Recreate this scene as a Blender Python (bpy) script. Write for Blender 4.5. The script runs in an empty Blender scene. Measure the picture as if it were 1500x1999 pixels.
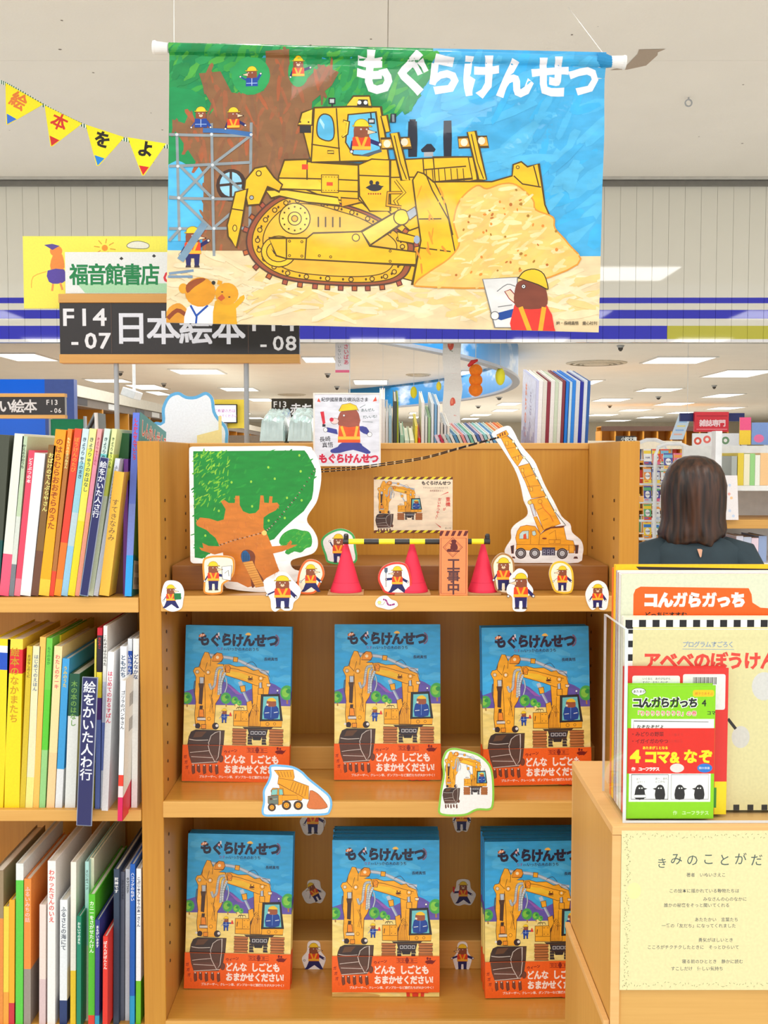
import bpy, bmesh, math, random
from mathutils import Vector, Matrix
from mathutils.geometry import tessellate_polygon
random.seed(7)
R = math.radians
scn = bpy.context.scene
COL = scn.collection
# ---------------------------------------------------------------- camera
CAMZ = 1.5
TH = math.atan(109.5 / 2000.0)
cam_d = bpy.data.cameras.new('camera')
cam_d.sensor_fit = 'VERTICAL'; cam_d.sensor_height = 36.0
cam_d.lens = 36.0 * 2000.0 / 1999.0
cam_d.clip_start = 0.02; cam_d.clip_end = 200
cam = bpy.data.objects.new('camera', cam_d); COL.objects.link(cam)
cam.location = (0, 0, CAMZ); cam.rotation_euler = (math.pi / 2 - TH, 0, 0)
scn.camera = cam
# ---------------------------------------------------------------- world + light
scn.view_settings.view_transform = 'Standard'; scn.view_settings.look = 'None'
scn.view_settings.gamma = 1.0; scn.view_settings.use_curve_mapping = False
scn.view_settings.exposure = 0.24
scn.cycles.max_bounces = 8
world = bpy.data.worlds.new('store_ambient'); scn.world = world; world.use_nodes = True
bg = world.node_tree.nodes['Background']
bg.inputs[0].default_value = (1.0, 0.99, 0.975, 1); bg.inputs[1].default_value = 1.0

def area(name, loc, size, power, rot=(0, 0, 0), col=(1, 0.99, 0.965)):
    d = bpy.data.lights.new(name, 'AREA'); d.shape = 'RECTANGLE'; d.size = size[0]; d.size_y = size[1]
    d.energy = power; d.color = col
    o = bpy.data.objects.new(name, d); COL.objects.link(o); o.location = loc; o.rotation_euler = rot
    return o
# fluorescent panels of the ceiling above and behind the photographer
LAMPS = [(x, y) for y in (2.5, 0.42, -1.67) for x in (-3.65, -1.86, -0.07, 1.72, 3.51)]
for lx, ly in LAMPS: area('ceiling_lamp', (lx, ly, 2.778), (0.6, 0.55), 7.0)
area('ceiling_lamp_far', (-1, 8, 2.76), (8, 3), 170)
area('ceiling_lamp_far', (0, 16, 2.76), (12, 6), 300)
area('ceiling_lamp_far', (2, 28, 2.76), (16, 10), 600)

def P(u, v, D):
    """point on the plane y = D seen at photograph pixel (u, v)"""
    x = (u - 750) / 2000.0; y = (999.5 - v) / 2000.0
    dy = math.cos(TH) + y * math.sin(TH); dz = -math.sin(TH) + y * math.cos(TH)
    t = D / dy
    return Vector((x * t, D, CAMZ + dz * t))
def PZ(u, v, z):
    x = (u - 750) / 2000.0; y = (999.5 - v) / 2000.0
    dy = math.cos(TH) + y * math.sin(TH); dz = -math.sin(TH) + y * math.cos(TH)
    t = (z - CAMZ) / dz
    return Vector((x * t, dy * t, z))

def lin(c):
    out = []
    for k in c[:3]:
        k = max(0, min(255, k)) / 255.0
        out.append(k / 12.92 if k <= 0.04045 else ((k + 0.055) / 1.055) ** 2.4)
    return (out[0], out[1], out[2], 1.0)
# ---------------------------------------------------------------- materials
MATS = {}
def mat(name, col=(200, 200, 200), rough=0.5, metal=0.0, emit=0.0, noise=0.06, nscale=30, attr=False,
        stretch=(1, 1, 1), bump=0.0, trans=0.0, ior=1.45, spec=0.5, alpha=1.0, coat=0.0, obj_coord=True):
    if name in MATS: return MATS[name]
    m = bpy.data.materials.new(name); m.use_nodes = True; nt = m.node_tree; N = nt.nodes; L = nt.links
    b = N['Principled BSDF']
    b.inputs['Roughness'].default_value = rough; b.inputs['Metallic'].default_value = metal
    b.inputs['Specular IOR Level'].default_value = spec
    b.inputs['IOR'].default_value = ior
    b.inputs['Transmission Weight'].default_value = trans
    b.inputs['Coat Weight'].default_value = coat; b.inputs['Coat Roughness'].default_value = 0.12
    tc = N.new('ShaderNodeTexCoord'); mp = N.new('ShaderNodeMapping')
    mp.inputs['Scale'].default_value = stretch
    L.new(tc.outputs['Object'], mp.inputs[0])
    nz = N.new('ShaderNodeTexNoise'); nz.inputs['Scale'].default_value = nscale; nz.inputs['Detail'].default_value = 4
    L.new(mp.outputs[0], nz.inputs['Vector'])
    mr = N.new('ShaderNodeMapRange'); mr.inputs['From Min'].default_value = 0.3; mr.inputs['From Max'].default_value = 0.7
    mr.inputs['To Min'].default_value = 1 - noise; mr.inputs['To Max'].default_value = 1 + noise
    L.new(nz.outputs['Fac'], mr.inputs['Value'])
    vm = N.new('ShaderNodeVectorMath'); vm.operation = 'SCALE'
    if attr:
        at = N.new('ShaderNodeAttribute'); at.attribute_name = 'Col'; L.new(at.outputs['Color'], vm.inputs[0])
    else:
        vm.inputs[0].default_value = lin(col)[:3]
    L.new(mr.outputs[0], vm.inputs['Scale'])
    L.new(vm.outputs[0], b.inputs['Base Color'])
    if emit:
        L.new(vm.outputs[0], b.inputs['Emission Color']); b.inputs['Emission Strength'].default_value = emit
    if bump:
        bp = N.new('ShaderNodeBump'); bp.inputs['Strength'].default_value = bump; bp.inputs['Distance'].default_value = 0.002
        L.new(nz.outputs['Fac'], bp.inputs['Height']); L.new(bp.outputs[0], b.inputs['Normal'])
    MATS[name] = m
    return m

def wood(name, c1, c2, axis='z', rough=0.42, sc=1.0, coat=0.0):
    m = bpy.data.materials.new(name); m.use_nodes = True; nt = m.node_tree; N = nt.nodes; L = nt.links
    b = N['Principled BSDF']; b.inputs['Roughness'].default_value = rough; b.inputs['Coat Weight'].default_value = coat
    b.inputs['Coat Roughness'].default_value = 0.2
    tc = N.new('ShaderNodeTexCoord')
    st = {'z': (1, 1, 0.06), 'x': (0.06, 1, 1), 'y': (1, 0.06, 1)}[axis]
    def noise(scale, stc, det=5):
        mp = N.new('ShaderNodeMapping'); mp.inputs['Scale'].default_value = stc
        nz = N.new('ShaderNodeTexNoise'); nz.inputs['Scale'].default_value = scale; nz.inputs['Detail'].default_value = det
        L.new(tc.outputs['Object'], mp.inputs[0]); L.new(mp.outputs[0], nz.inputs['Vector']); return nz
    n1 = noise(12 * sc, st); n2 = noise(230 * sc, tuple(0.03 if s < 0.5 else 1 for s in st), 3)
    cr = N.new('ShaderNodeValToRGB'); cr.color_ramp.elements[0].color = lin(c1); cr.color_ramp.elements[1].color = lin(c2)
    cr.color_ramp.elements[0].position = 0.32; cr.color_ramp.elements[1].position = 0.68
    mx = N.new('ShaderNodeMath'); mx.operation = 'MULTIPLY_ADD'; mx.inputs[1].default_value = 0.6
    L.new(n1.outputs['Fac'], mx.inputs[0])
    m2 = N.new('ShaderNodeMath'); m2.operation = 'MULTIPLY'; m2.inputs[1].default_value = 0.4
    L.new(n2.outputs['Fac'], m2.inputs[0]); L.new(m2.outputs[0], mx.inputs[2])
    L.new(mx.outputs[0], cr.inputs[0]); L.new(cr.outputs[0], b.inputs['Base Color'])
    bp = N.new('ShaderNodeBump'); bp.inputs['Strength'].default_value = 0.08; bp.inputs['Distance'].default_value = 0.001
    L.new(n2.outputs['Fac'], bp.inputs['Height']); L.new(bp.outputs[0], b.inputs['Normal'])
    return m

WOODV = wood('beech_vertical_grain', (188, 126, 30), (206, 148, 48), 'z')
WOODX = wood('beech_horizontal_grain', (208, 152, 70), (224, 172, 90), 'x')
WOODY = wood('beech_shelf_top', (196, 136, 50), (212, 156, 68), 'x', rough=0.28, coat=0.3)
WOODP = wood('beech_panel_side', (188, 134, 56), (204, 152, 74), 'z')
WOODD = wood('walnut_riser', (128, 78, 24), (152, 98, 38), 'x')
PAPER = mat('printed_paper', attr=True, rough=0.42, noise=0.05, nscale=300)
PAINT = mat('painted_print', attr=True, rough=0.4, noise=0.13, nscale=70, stretch=(0.5, 1, 1.6), coat=0.15)
CLOTH = mat('printed_cloth', attr=True, rough=0.6, noise=0.12, nscale=38, stretch=(0.6, 1, 1.3), coat=0.35, spec=.3)
CLOTH.node_tree.nodes['Principled BSDF'].inputs['Coat Roughness'].default_value = .05
MATTE = mat('coloured_card', attr=True, rough=0.6, noise=0.04, nscale=200)
PAGES = mat('book_page_edges', (238, 232, 214), rough=0.8, noise=0.10, nscale=500, stretch=(8, 1, 1))
WHITEP = mat('white_plastic', (235, 235, 232), rough=0.35)
BOARD = mat('white_foam_board', (240, 238, 234), rough=0.6, noise=0.02)
METAL = mat('grey_painted_metal', (170, 174, 178), rough=0.35, metal=0.3)
BLACK = mat('black_plastic', (26, 26, 28), rough=0.4)
PIN = mat('brass_dark_pin', (92, 66, 40), rough=0.4, metal=0.6)
PINK = mat('red_pink_card', (238, 46, 78), rough=0.55, noise=0.03)
CARDB = mat('corrugated_cardboard', (196, 152, 100), rough=0.8)
SHOP = mat('lit_panel', (255, 252, 246), emit=2.2, noise=0.0)
ACRY = mat('clear_acrylic', (245, 250, 250), rough=0.03, trans=1.0, ior=1.35, noise=0)
nt = ACRY.node_tree; b_ = nt.nodes['Principled BSDF']; b_.inputs['Transmission Weight'].default_value = 0; b_.inputs['Base Color'].default_value = (.9, .95, .95, 1); tb = nt.nodes.new('ShaderNodeBsdfTransparent'); tb.inputs[0].default_value = (.985, .992, .992, 1)
fr_ = nt.nodes.new('ShaderNodeFresnel'); fr_.inputs[0].default_value = 1.14; gb = nt.nodes.new('ShaderNodeBsdfGlossy'); gb.inputs['Roughness'].default_value = .03; ms = nt.nodes.new('ShaderNodeMixShader')
ge = nt.nodes.new('ShaderNodeNewGeometry'); m_ = nt.nodes.new('ShaderNodeMath'); m_.operation = 'SUBTRACT'; m_.use_clamp = True; nt.links.new(fr_.outputs[0], m_.inputs[0]); nt.links.new(ge.outputs['Backfacing'], m_.inputs[1]); nt.links.new(m_.outputs[0], ms.inputs[0]); nt.links.new(tb.outputs[0], ms.inputs[1]); nt.links.new(gb.outputs[0], ms.inputs[2]); nt.links.new(ms.outputs[0], nt.nodes['Material Output'].inputs[0])
AEDGE = mat('acrylic_cut_edge', (214, 220, 222), rough=.25, noise=.05)
# ---------------------------------------------------------------- object helpers
def link(o, parent=None):
    COL.objects.link(o)
    if parent is not None: o.parent = parent
    return o
def tag(o, label=None, cat=None, group=None, kind=None):
    if label: o['label'] = label
    if cat: o['category'] = cat
    if group: o['group'] = group
    if kind: o['kind'] = kind
    return o
def empty(name, loc=(0, 0, 0), rot=(0, 0, 0), label=None, cat=None, group=None):
    o = bpy.data.objects.new(name, None); o.empty_display_size = 0.02; link(o)
    o.location = loc; o.rotation_euler = rot
    return tag(o, label, cat, group)
def copy_tree(o, parent=None):
    c = o.copy(); COL.objects.link(c)
    if parent is not None: c.parent = parent
    for ch in list(o.children): copy_tree(ch, c)
    return c
class MB:
    """mesh collector with per-face colour and material index"""
    def __init__(s): s.v = []; s.f = []; s.c = []
    def add(s, vs, fs, col=(200, 200, 200)):
        n = len(s.v); s.v += [tuple(p) for p in vs]; s.f += [tuple(i + n for i in f) for f in fs]
        s.c += [lin(col)] * len(fs) if not isinstance(col, list) else [lin(k) for k in col]; return s
    def box(s, a, b, col=(200, 200, 200), M=None):
        x0, y0, z0 = a; x1, y1, z1 = b
        vs = [Vector(p) for p in ((x0, y0, z0), (x1, y0, z0), (x1, y1, z0), (x0, y1, z0), (x0, y0, z1), (x1, y0, z1), (x1, y1, z1), (x0, y1, z1))]
        if M is not None: vs = [M @ p for p in vs]
        return s.add(vs, [(0, 3, 2, 1), (4, 5, 6, 7), (0, 1, 5, 4), (1, 2, 6, 5), (2, 3, 7, 6), (3, 0, 4, 7)], col)
    def lathe(s, prof, n=20, c=(0, 0, 0), col=(200, 200, 200), ax='z'):
        vs = []
        for (r, h) in prof:
            for i in range(n):
                a = 2 * math.pi * i / n; x, y = r * math.cos(a), r * math.sin(a)
                p = {'z': (x, y, h), 'y': (x, h, y), 'x': (h, x, y)}[ax]
                vs.append((p[0] + c[0], p[1] + c[1], p[2] + c[2]))
        fs = [(j * n + i, j * n + (i + 1) % n, (j + 1) * n + (i + 1) % n, (j + 1) * n + i) for j in range(len(prof) - 1) for i in range(n)]
        fs.append(tuple(range(n))[::-1]); fs.append(tuple(range((len(prof) - 1) * n, len(prof) * n)))
        return s.add(vs, fs, col)
    def tube(s, pts, r, n=8, col=(200, 200, 200)):
        pts = [Vector(p) for p in pts]; vs = []
        for i, p in enumerate(pts):
            t = (pts[min(i + 1, len(pts) - 1)] - pts[max(i - 1, 0)]).normalized()
            a = t.cross(Vector((0, 0, 1)));
            if a.length < 0.1: a = t.cross(Vector((0, 1, 0)))
            a.normalize(); b = t.cross(a); rr = r[i] if isinstance(r, (list, tuple)) else r
            for k in range(n):
                w = 2 * math.pi * k / n; vs.append(p + a * rr * math.cos(w) + b * rr * math.sin(w))
        m = len(pts)
        fs = [(j * n + i, j * n + (i + 1) % n, (j + 1) * n + (i + 1) % n, (j + 1) * n + i) for j in range(m - 1) for i in range(n)]
        fs.append(tuple(range(n))[::-1]); fs.append(tuple(range((m - 1) * n, m * n)))
        return s.add(vs, fs, col)
    def mesh(s, name):
        me = bpy.data.meshes.new(name); me.from_pydata(s.v, [], s.f)
        at = me.attributes.new('Col', 'FLOAT_COLOR', 'FACE')
        buf = []
        for c in s.c: buf += c
        at.data.foreach_set('color', buf); me.update(); return me
    def build(s, name, m, parent=None, smooth=False, bevel=0.0, recalc=True):
        me = s.mesh(name)
        if recalc or bevel:
            bm = bmesh.new(); bm.from_mesh(me); bmesh.ops.recalc_face_normals(bm, faces=bm.faces)
            if bevel: bmesh.ops.bevel(bm, geom=bm.edges[:], offset=bevel, segments=2, profile=0.5, affect='EDGES')
            bm.to_mesh(me); bm.free()
        if smooth: me.polygons.foreach_set('use_smooth', [True] * len(me.polygons))
        me.materials.append(m)
        return link(bpy.data.objects.new(name, me), parent)
def spline(pts, n=5, closed=True):
    out = []; m = len(pts)
    rng = range(m) if closed else range(m - 1)
    for i in rng:
        g = (lambda k: pts[k % m]) if closed else (lambda k: pts[max(0, min(m - 1, k))])
        p0, p1, p2, p3 = g(i - 1), g(i), g(i + 1), g(i + 2)
        for j in range(n):
            t = j / n
            out.append(tuple(0.5 * (2 * p1[k] + (p2[k] - p0[k]) * t + (2 * p0[k] - 5 * p1[k] + 4 * p2[k] - p3[k]) * t * t + (3 * p1[k] - p0[k] - 3 * p2[k] + p3[k]) * t ** 3) for k in (0, 1)))
    if not closed: out.append(pts[-1])
    return out
GLY = {}
def glyph(ch, off):
    k = (ch, off)
    if k not in GLY:
        c = bpy.data.curves.new('glyph', 'FONT'); c.body = ch; c.size = 1; c.resolution_u = 2; c.fill_mode = 'FRONT'; c.offset = off
        o = bpy.data.objects.new('glyph', c); me = bpy.data.meshes.new_from_object(o)
        vs = [(v.co.x, v.co.y) for v in me.vertices]; fs = [tuple(p.vertices) for p in me.polygons]
        bpy.data.objects.remove(o); bpy.data.curves.remove(c); bpy.data.meshes.remove(me)
        GLY[k] = (vs, fs)
    return GLY[k]
class Art:
    """flat print: coloured shapes in drawing units, y down, each stroke laid on the one before"""
    def __init__(s): s.v = []; s.f = []; s.c = []; s.L = 0; s.B = []
    def _add(s, pts, fs, col):
        # each shape lies one step above whatever it overlaps
        xs_ = [p[0] for p in pts]; ys_ = [p[1] for p in pts]; a, b, c, d = min(xs_), min(ys_), max(xs_), max(ys_)
        L = 1 + max([q[4] for q in s.B if q[0] < c and q[2] > a and q[1] < d and q[3] > b], default=-1)
        s.B.append((a, b, c, d, L))
        n = len(s.v); s.v += [(p[0], p[1], L) for p in pts]; s.f += [tuple(i + n for i in f) for f in fs]
        s.c += [lin(col)] * len(fs)
    def poly(s, pts, col, ol=None, w=2, sm=0):
        if sm: pts = spline(pts, sm)
        tr = tessellate_polygon([[Vector((p[0], p[1], 0)) for p in pts]])
        s._add(pts, tr, col)
        if ol: s.line(list(pts), w, ol, True)
        return s
    def line(s, pts, w, col, closed=False, sm=0):
        if sm: pts = spline(pts, sm, closed)
        P2 = [Vector((p[0], p[1])) for p in pts]; m = len(P2)
        if m < 2: return s
        vs = []
        for i in range(m):
            a = P2[(i - 1) % m] if (closed or i > 0) else P2[i]; b = P2[(i + 1) % m] if (closed or i < m - 1) else P2[i]
            t = b - a
            if t.length < 1e-6: t = Vector((1, 0))
            t.normalize(); d1 = (P2[i] - a); nrm = Vector((-t.y, t.x)); k = 1.0
            if d1.length > 1e-6:
                k = abs(Vector((-d1.y, d1.x)).normalized().dot(nrm)); k = 1 / max(k, 0.6)
            vs += [P2[i] + nrm * w / 2 * k, P2[i] - nrm * w / 2 * k]
        q = m if closed else m - 1
        fs = [(2 * i, 2 * i + 1, (2 * i + 3) % (2 * m), (2 * i + 2) % (2 * m)) for i in range(q)]
        s._add(vs, fs, col); return s
    def ell(s, cx, cy, rx, ry=None, col=(0, 0, 0), ol=None, w=2, rot=0, n=18, a0=0, a1=360):
        ry = rx if ry is None else ry; c, d = math.cos(R(rot)), math.sin(R(rot)); full = (a1 - a0) >= 360
        pts = []
        for i in range(n if full else n + 1):
            a = R(a0 + (a1 - a0) * i / n); x, y = rx * math.cos(a), ry * math.sin(a)
            pts.append((cx + x * c - y * d, cy + x * d + y * c))
        if col is not None: s.poly(pts, col)
        if ol: s.line(pts, w, ol, full)
        return s
    def rect(s, x0, y0, x1, y1, col, ol=None, w=2, rot=0):
        cx, cy = (x0 + x1) / 2, (y0 + y1) / 2; c, d = math.cos(R(rot)), math.sin(R(rot))
        pts = [(cx + (x - cx) * c - (y - cy) * d, cy + (x - cx) * d + (y - cy) * c) for x, y in ((x0, y0), (x1, y0), (x1, y1), (x0, y1))]
        s._add(pts, [(0, 1, 2, 3)], col)
        if ol: s.line(pts, w, ol, True)
        return s
    def rrect(s, x0, y0, x1, y1, r, col, ol=None, w=2):
        pts = []
        for (cx, cy, a) in ((x1 - r, y0 + r, -90), (x1 - r, y1 - r, 0), (x0 + r, y1 - r, 90), (x0 + r, y0 + r, 180)):
            for k in range(5): q = R(a + k * 22.5); pts.append((cx + r * math.cos(q), cy + r * math.sin(q)))
        return s.poly(pts, col, ol, w)
    def text(s, t, x, y, em, col, bold=0.0, sp=1.0, vert=False, sx=1.0, sy=1.0, rot=0, jit=0, rnd=None, crot=0):
        """x = left, y = vertical centre (horizontal text); x = centre, y = top (vertical text)"""
        rnd = rnd or random.Random(3); c, d = math.cos(R(rot)), math.sin(R(rot)); px, py = 0.0, 0.0
        vs = [[], [], [], []]; fs = [[], [], [], []]
        for ch in t:
            adv = em * (1.0 if ord(ch) > 255 else 0.58) * sp
            if ch not in ' 　':
                kan = (ord(ch) > 0x3400 or ord(ch) < 128 or (bold > .03 and ch in 'どなぞザ') or (.03 < bold < .1 and ch in 'ガ')) and bold > 0.018
                passes = [(0, 0)] if not kan else [(-1, -1), (1, 1), (-1, 1), (1, -1)]
                g, gf = glyph(ch, 0 if kan else round(bold, 3)); jy = rnd.uniform(-jit, jit) * em; ja = R(rnd.uniform(-jit, jit) * 60 + crot)
                ca, sa = math.cos(ja), math.sin(ja)
                ex = bold * 0.62 * em if kan else 0
                for pi_, (qx, qy) in enumerate(passes):
                    V_ = vs[pi_]; n = len(V_)
                    for (gx, gy) in g:
                        lx = (gx - (0.5 if ord(ch) > 255 else 0.29)) * em * sx; ly = -(gy - 0.37) * em * sy
                        lx, ly = lx * ca - ly * sa, lx * sa + ly * ca
                        if vert: X = lx; Y = py + em * 0.5 + ly
                        else: X = px + adv / 2 + lx; Y = ly
                        X += qx * ex; Y += qy * ex + jy
                        V_.append((x + X * c - Y * d, y + X * d + Y * c))
                    fs[pi_] += [tuple(i + n for i in f) for f in gf]
            if vert: py += adv
            else: px += adv
        for k in range(4):
            if vs[k]: s._add(vs[k], fs[k], col)
        return s
    def build(s, name, sc, org, m=None, parent=None, dl=5e-6, clip=None, warp=None, grid=0, scz=None, base=0.0, planes=(), ycuts=()):
        me = bpy.data.meshes.new(name)
        me.from_pydata([(a, b, c) for a, b, c in s.v], [], s.f)
        at = me.attributes.new('Col', 'FLOAT_COLOR', 'FACE'); buf = []
        for c in s.c: buf += c
        at.data.foreach_set('color', buf)
        if clip or grid:
            bm = bmesh.new(); bm.from_mesh(me)
            def cut(co, no, co_=False):
                bmesh.ops.bisect_plane(bm, geom=bm.verts[:] + bm.edges[:] + bm.faces[:], dist=1e-5, plane_co=co, plane_no=no, clear_outer=co_)
            if clip:
                x0, y0, x1, y1 = clip
                cut((x0, 0, 0), (-1, 0, 0), True); cut((x1, 0, 0), (1, 0, 0), True)
                cut((0, y0, 0), (0, -1, 0), True); cut((0, y1, 0), (0, 1, 0), True)
            for co, no in planes: cut(co, no, True)
            for k in ycuts: cut((0, k, 0), (0, 1, 0))
            if grid:
                k = x0 + grid
                while k < x1: cut((k, 0, 0), (1, 0, 0)); k += grid
                k = y0 + grid
                while k < y1: cut((0, k, 0), (0, 1, 0)); k += grid
            bm.to_mesh(me); bm.free()
        scz = scz or sc
        for vt in me.vertices:
            a, b, l = vt.co
            if warp: vt.co = warp(a, b, l)
            else: vt.co = ((a - org[0]) * sc, -base - (l + 1) * dl, -(b - org[1]) * scz)
        me.materials.append(m or PAPER); me.update()
        return link(bpy.data.objects.new(name, me), parent)
def slab(pts, sc, org, t, col, name, m, parent=None, scz=None, sm=0):
    """board cut along an outline, thickness t behind its printed face"""
    if sm: pts = spline(pts, sm)
    scz = scz or sc; n = len(pts)
    q = [((a - org[0]) * sc, -(b - org[1]) * scz) for a, b in pts]
    tr = tessellate_polygon([[Vector((a, b, 0)) for a, b in q]])
    mb = MB(); vs = [(a, 0, b) for a, b in q] + [(a, t, b) for a, b in q]
    fs = [tuple(f) for f in tr] + [tuple(i + n for i in f) for f in tr] + [(i, (i + 1) % n, (i + 1) % n + n, i + n) for i in range(n)]
    mb.add(vs, fs, col); return mb.build(name, m, parent)
def offset_outline(pts, d):
    """move a closed outline outwards by d"""
    n = len(pts); A = sum(pts[i][0] * pts[(i + 1) % n][1] - pts[(i + 1) % n][0] * pts[i][1] for i in range(n)); sg = 1 if A > 0 else -1
    out = []
    for i in range(n):
        a, b = pts[i - 1], pts[(i + 1) % n]; tx, ty = b[0] - a[0], b[1] - a[1]; l = math.hypot(tx, ty) or 1
        out.append((pts[i][0] + sg * ty / l * d, pts[i][1] - sg * tx / l * d))
    return out
# ================================================================= STRUCTURE
CZ = 2.80
FD = 4.90
def structure(o): o['kind'] = 'structure'; return o
floor = MB().box((-9, -2, -0.1), (14, 40, 0), (200, 190, 175)).build('floor', mat('vinyl_floor', (226, 222, 212), rough=0.3, nscale=3), recalc=True); structure(floor)
CEIL = mat('painted_ceiling', (246, 242, 234), rough=0.75, noise=0.02, nscale=3)
_nt = CEIL.node_tree; _N = _nt.nodes; _L = _nt.links
_b = _N['Principled BSDF']; _src = _b.inputs['Base Color'].links[0].from_socket
_tc = _N.new('ShaderNodeTexCoord'); _vo = _N.new('ShaderNodeTexVoronoi'); _vo.inputs['Scale'].default_value = 9; _L.new(_tc.outputs['Object'], _vo.inputs['Vector'])
_n2 = _N.new('ShaderNodeTexNoise'); _n2.inputs['Scale'].default_value = 60; _L.new(_tc.outputs['Object'], _n2.inputs['Vector'])
_ad = _N.new('ShaderNodeMath'); _ad.operation = 'MULTIPLY_ADD'; _ad.inputs[1].default_value = 0.09; _L.new(_n2.outputs['Fac'], _ad.inputs[0]); _L.new(_vo.outputs['Distance'], _ad.inputs[2])
_mr = _N.new('ShaderNodeMapRange'); _mr.inputs['From Min'].default_value = 0.072; _mr.inputs['From Max'].default_value = 0.092; _L.new(_ad.outputs[0], _mr.inputs['Value'])
_mx = _N.new('ShaderNodeMix'); _mx.data_type = 'RGBA'; _mx.inputs[6].default_value = lin((120, 108, 96)); _L.new(_mr.outputs[0], _mx.inputs[0]); _L.new(_src, _mx.inputs[7]); _L.new(_mx.outputs[2], _b.inputs['Base Color'])
_bp = _N.new('ShaderNodeBump'); _bp.inputs['Strength'].default_value = 0.25; _bp.inputs['Distance'].default_value = 0.004
_n3 = _N.new('ShaderNodeTexNoise'); _n3.inputs['Scale'].default_value = 130; _L.new(_tc.outputs['Object'], _n3.inputs['Vector']); _L.new(_n3.outputs['Fac'], _bp.inputs['Height']); _L.new(_bp.outputs[0], _b.inputs['Normal'])
ceil = empty('ceiling'); structure(ceil)
xs = [-9, -5.45, -3.63, -1.808, 0.012, 1.832, 3.652, 5.47, 9]; ys = [1.95, 3.45, FD]
for i in range(len(xs) - 1):
    for j in range(2):
        MB().box((xs[i] + 0.0012, ys[j] + 0.0012, CZ), (xs[i + 1] - 0.0012, ys[j + 1] - 0.0012, CZ + 0.02)).build('panel', CEIL, ceil)
MB().box((-9, 1.95, CZ + 0.006), (9, FD, CZ + 0.05)).build('backing', CEIL, ceil)
MB().box((-9, FD + 0.06, CZ), (14, 40, CZ + 0.05)).build('far_ceiling', CEIL, ceil)
# bulkhead of glossy vertical boards with blue stripes
fz = P(750, 668, FD).z
wf = empty('wall_bulkhead', (0, FD, 0)); structure(wf)
GLOSS = mat('glossy_painted_board', attr=True, rough=0.03, noise=0.01, nscale=4, spec=.75)
lev = [CZ - 0.03] + [P(750, v, FD).z for v in (581, 592, 605, 622, 636, 662, 668)]
cols = [(222, 220, 208), (0, 0, 186), (222, 220, 208), (0, 0, 186), (222, 220, 208), (0, 0, 190), (235, 235, 238)]
bw = 0.0762
for band in (0, 1):
    cc = list(cols)
    if band: cc[5] = (190, 185, 40)
    mb = MB()
    for k in range(7):
        mb.box((0.0006, 0, lev[k + 1]), (bw - 0.0006, 0.02, lev[k]), cc[k])
    first = None
    for i in range(120):
        x = -4.60 + i * bw
        if (x > 1.34) != bool(band): continue
        if first is None:
            o = mb.build('board', GLOSS, wf); first = o
        else:
            o = first.copy(); COL.objects.link(o)
        o.location = (x, 0, 0)
MB().box((-9, 0.02, fz), (9, 0.06, CZ)).build('backing', mat('bulkhead_backing', (150, 150, 145)), wf)
for s_ in (-1, 1):
    MB().box((-9 if s_ < 0 else 4.55, 0, fz), (-4.61 if s_ < 0 else 9, 0.02, CZ), (222, 220, 208)).build('end_panel', GLOSS, wf)
tr = empty('trim_1', (0, FD, 0)); structure(tr)
TRIM = mat('satin_trim', (196, 194, 188), rough=0.3, metal=0.4)
z0 = P(0, 353, FD).z
MB().box((-6, -0.05, CZ - 0.012), (6, 0.0, CZ + 0.004)).build('lip', TRIM, tr, bevel=0.003)
MB().box((-6, -0.028, CZ - 0.034), (6, 0.0, CZ - 0.014)).build('channel', mat('trim_shadow_gap', (120, 118, 112), rough=0.4), tr)
# walls that close the shop
WALL = mat('cream_wall', (232, 224, 206), rough=0.8)
structure(MB().box((-9, 40, 0), (14, 40.1, CZ)).build('wall_back', WALL))
structure(MB().box((-9.1, 5, 0), (-9, 40, CZ)).build('wall_left', WALL))
structure(MB().box((14, 5, 0), (14.1, 40, CZ)).build('wall_right', WALL))
# ceiling lights
for lx, ly in LAMPS[:5]:
    t = empty('ceiling_light', (lx, ly, CZ - 0.001), label='near ceiling light panel in the row mirrored by the glossy bulkhead', cat='ceiling light', group='near ceiling light panels')
    MB().box((-.33, -.305, -.014), (.33, .305, -.0)).build('frame', WHITEP, t); MB().box((-.3, -.275, -.016), (.3, .275, -.0142)).build('diffuser', SHOP, t)
def ceiling_light(u0, v0, u1, v1, label, group=None):
    a = PZ((u0 + u1) / 2, v0, CZ - 0.008); b = PZ((u0 + u1) / 2, v1, CZ - 0.008)
    if a.y < FD + 0.2: return
    yc = (a.y + b.y) / 2; dpt = min(max(abs(a.y - b.y), 0.5), 1.3); w = (u1 - u0) * 0.9 / 2000.0 * yc
    w = min(w, 1.1)
    t = empty('ceiling_light', ((a.x + b.x) / 2, yc, CZ - 0.004), label=label, cat='ceiling light', group=group or 'recessed ceiling lights of the far hall')
    mb = MB()
    for (x0, x1, y0, y1) in ((-w / 2 - .03, w / 2 + .03, -dpt / 2 - .03, -dpt / 2), (-w / 2 - .03, w / 2 + .03, dpt / 2, dpt / 2 + .03), (-w / 2 - .03, -w / 2, -dpt / 2, dpt / 2), (w / 2, w / 2 + .03, -dpt / 2, dpt / 2)):
        mb.box((x0, y0, -0.012), (x1, y1, 0.004))
    mb.build('frame', WHITEP, t); MB().box((-w / 2, -dpt / 2, -0.006), (w / 2, dpt / 2, 0.002)).build('diffuser', SHOP, t)
ceiling_light(1264, 709, 1384, 697, 'large bright ceiling panel between round air vent and right edge')
ceiling_light(1390, 737, 1493, 721, 'bright ceiling panel at the right, behind the largest right one')
ceiling_light(1248, 764, 1325, 758, 'narrow ceiling panel directly above the reddish shelf signs')
ceiling_light(338, 730, 436, 721, 'bright ceiling panel seen between the two grey sign posts')
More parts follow.
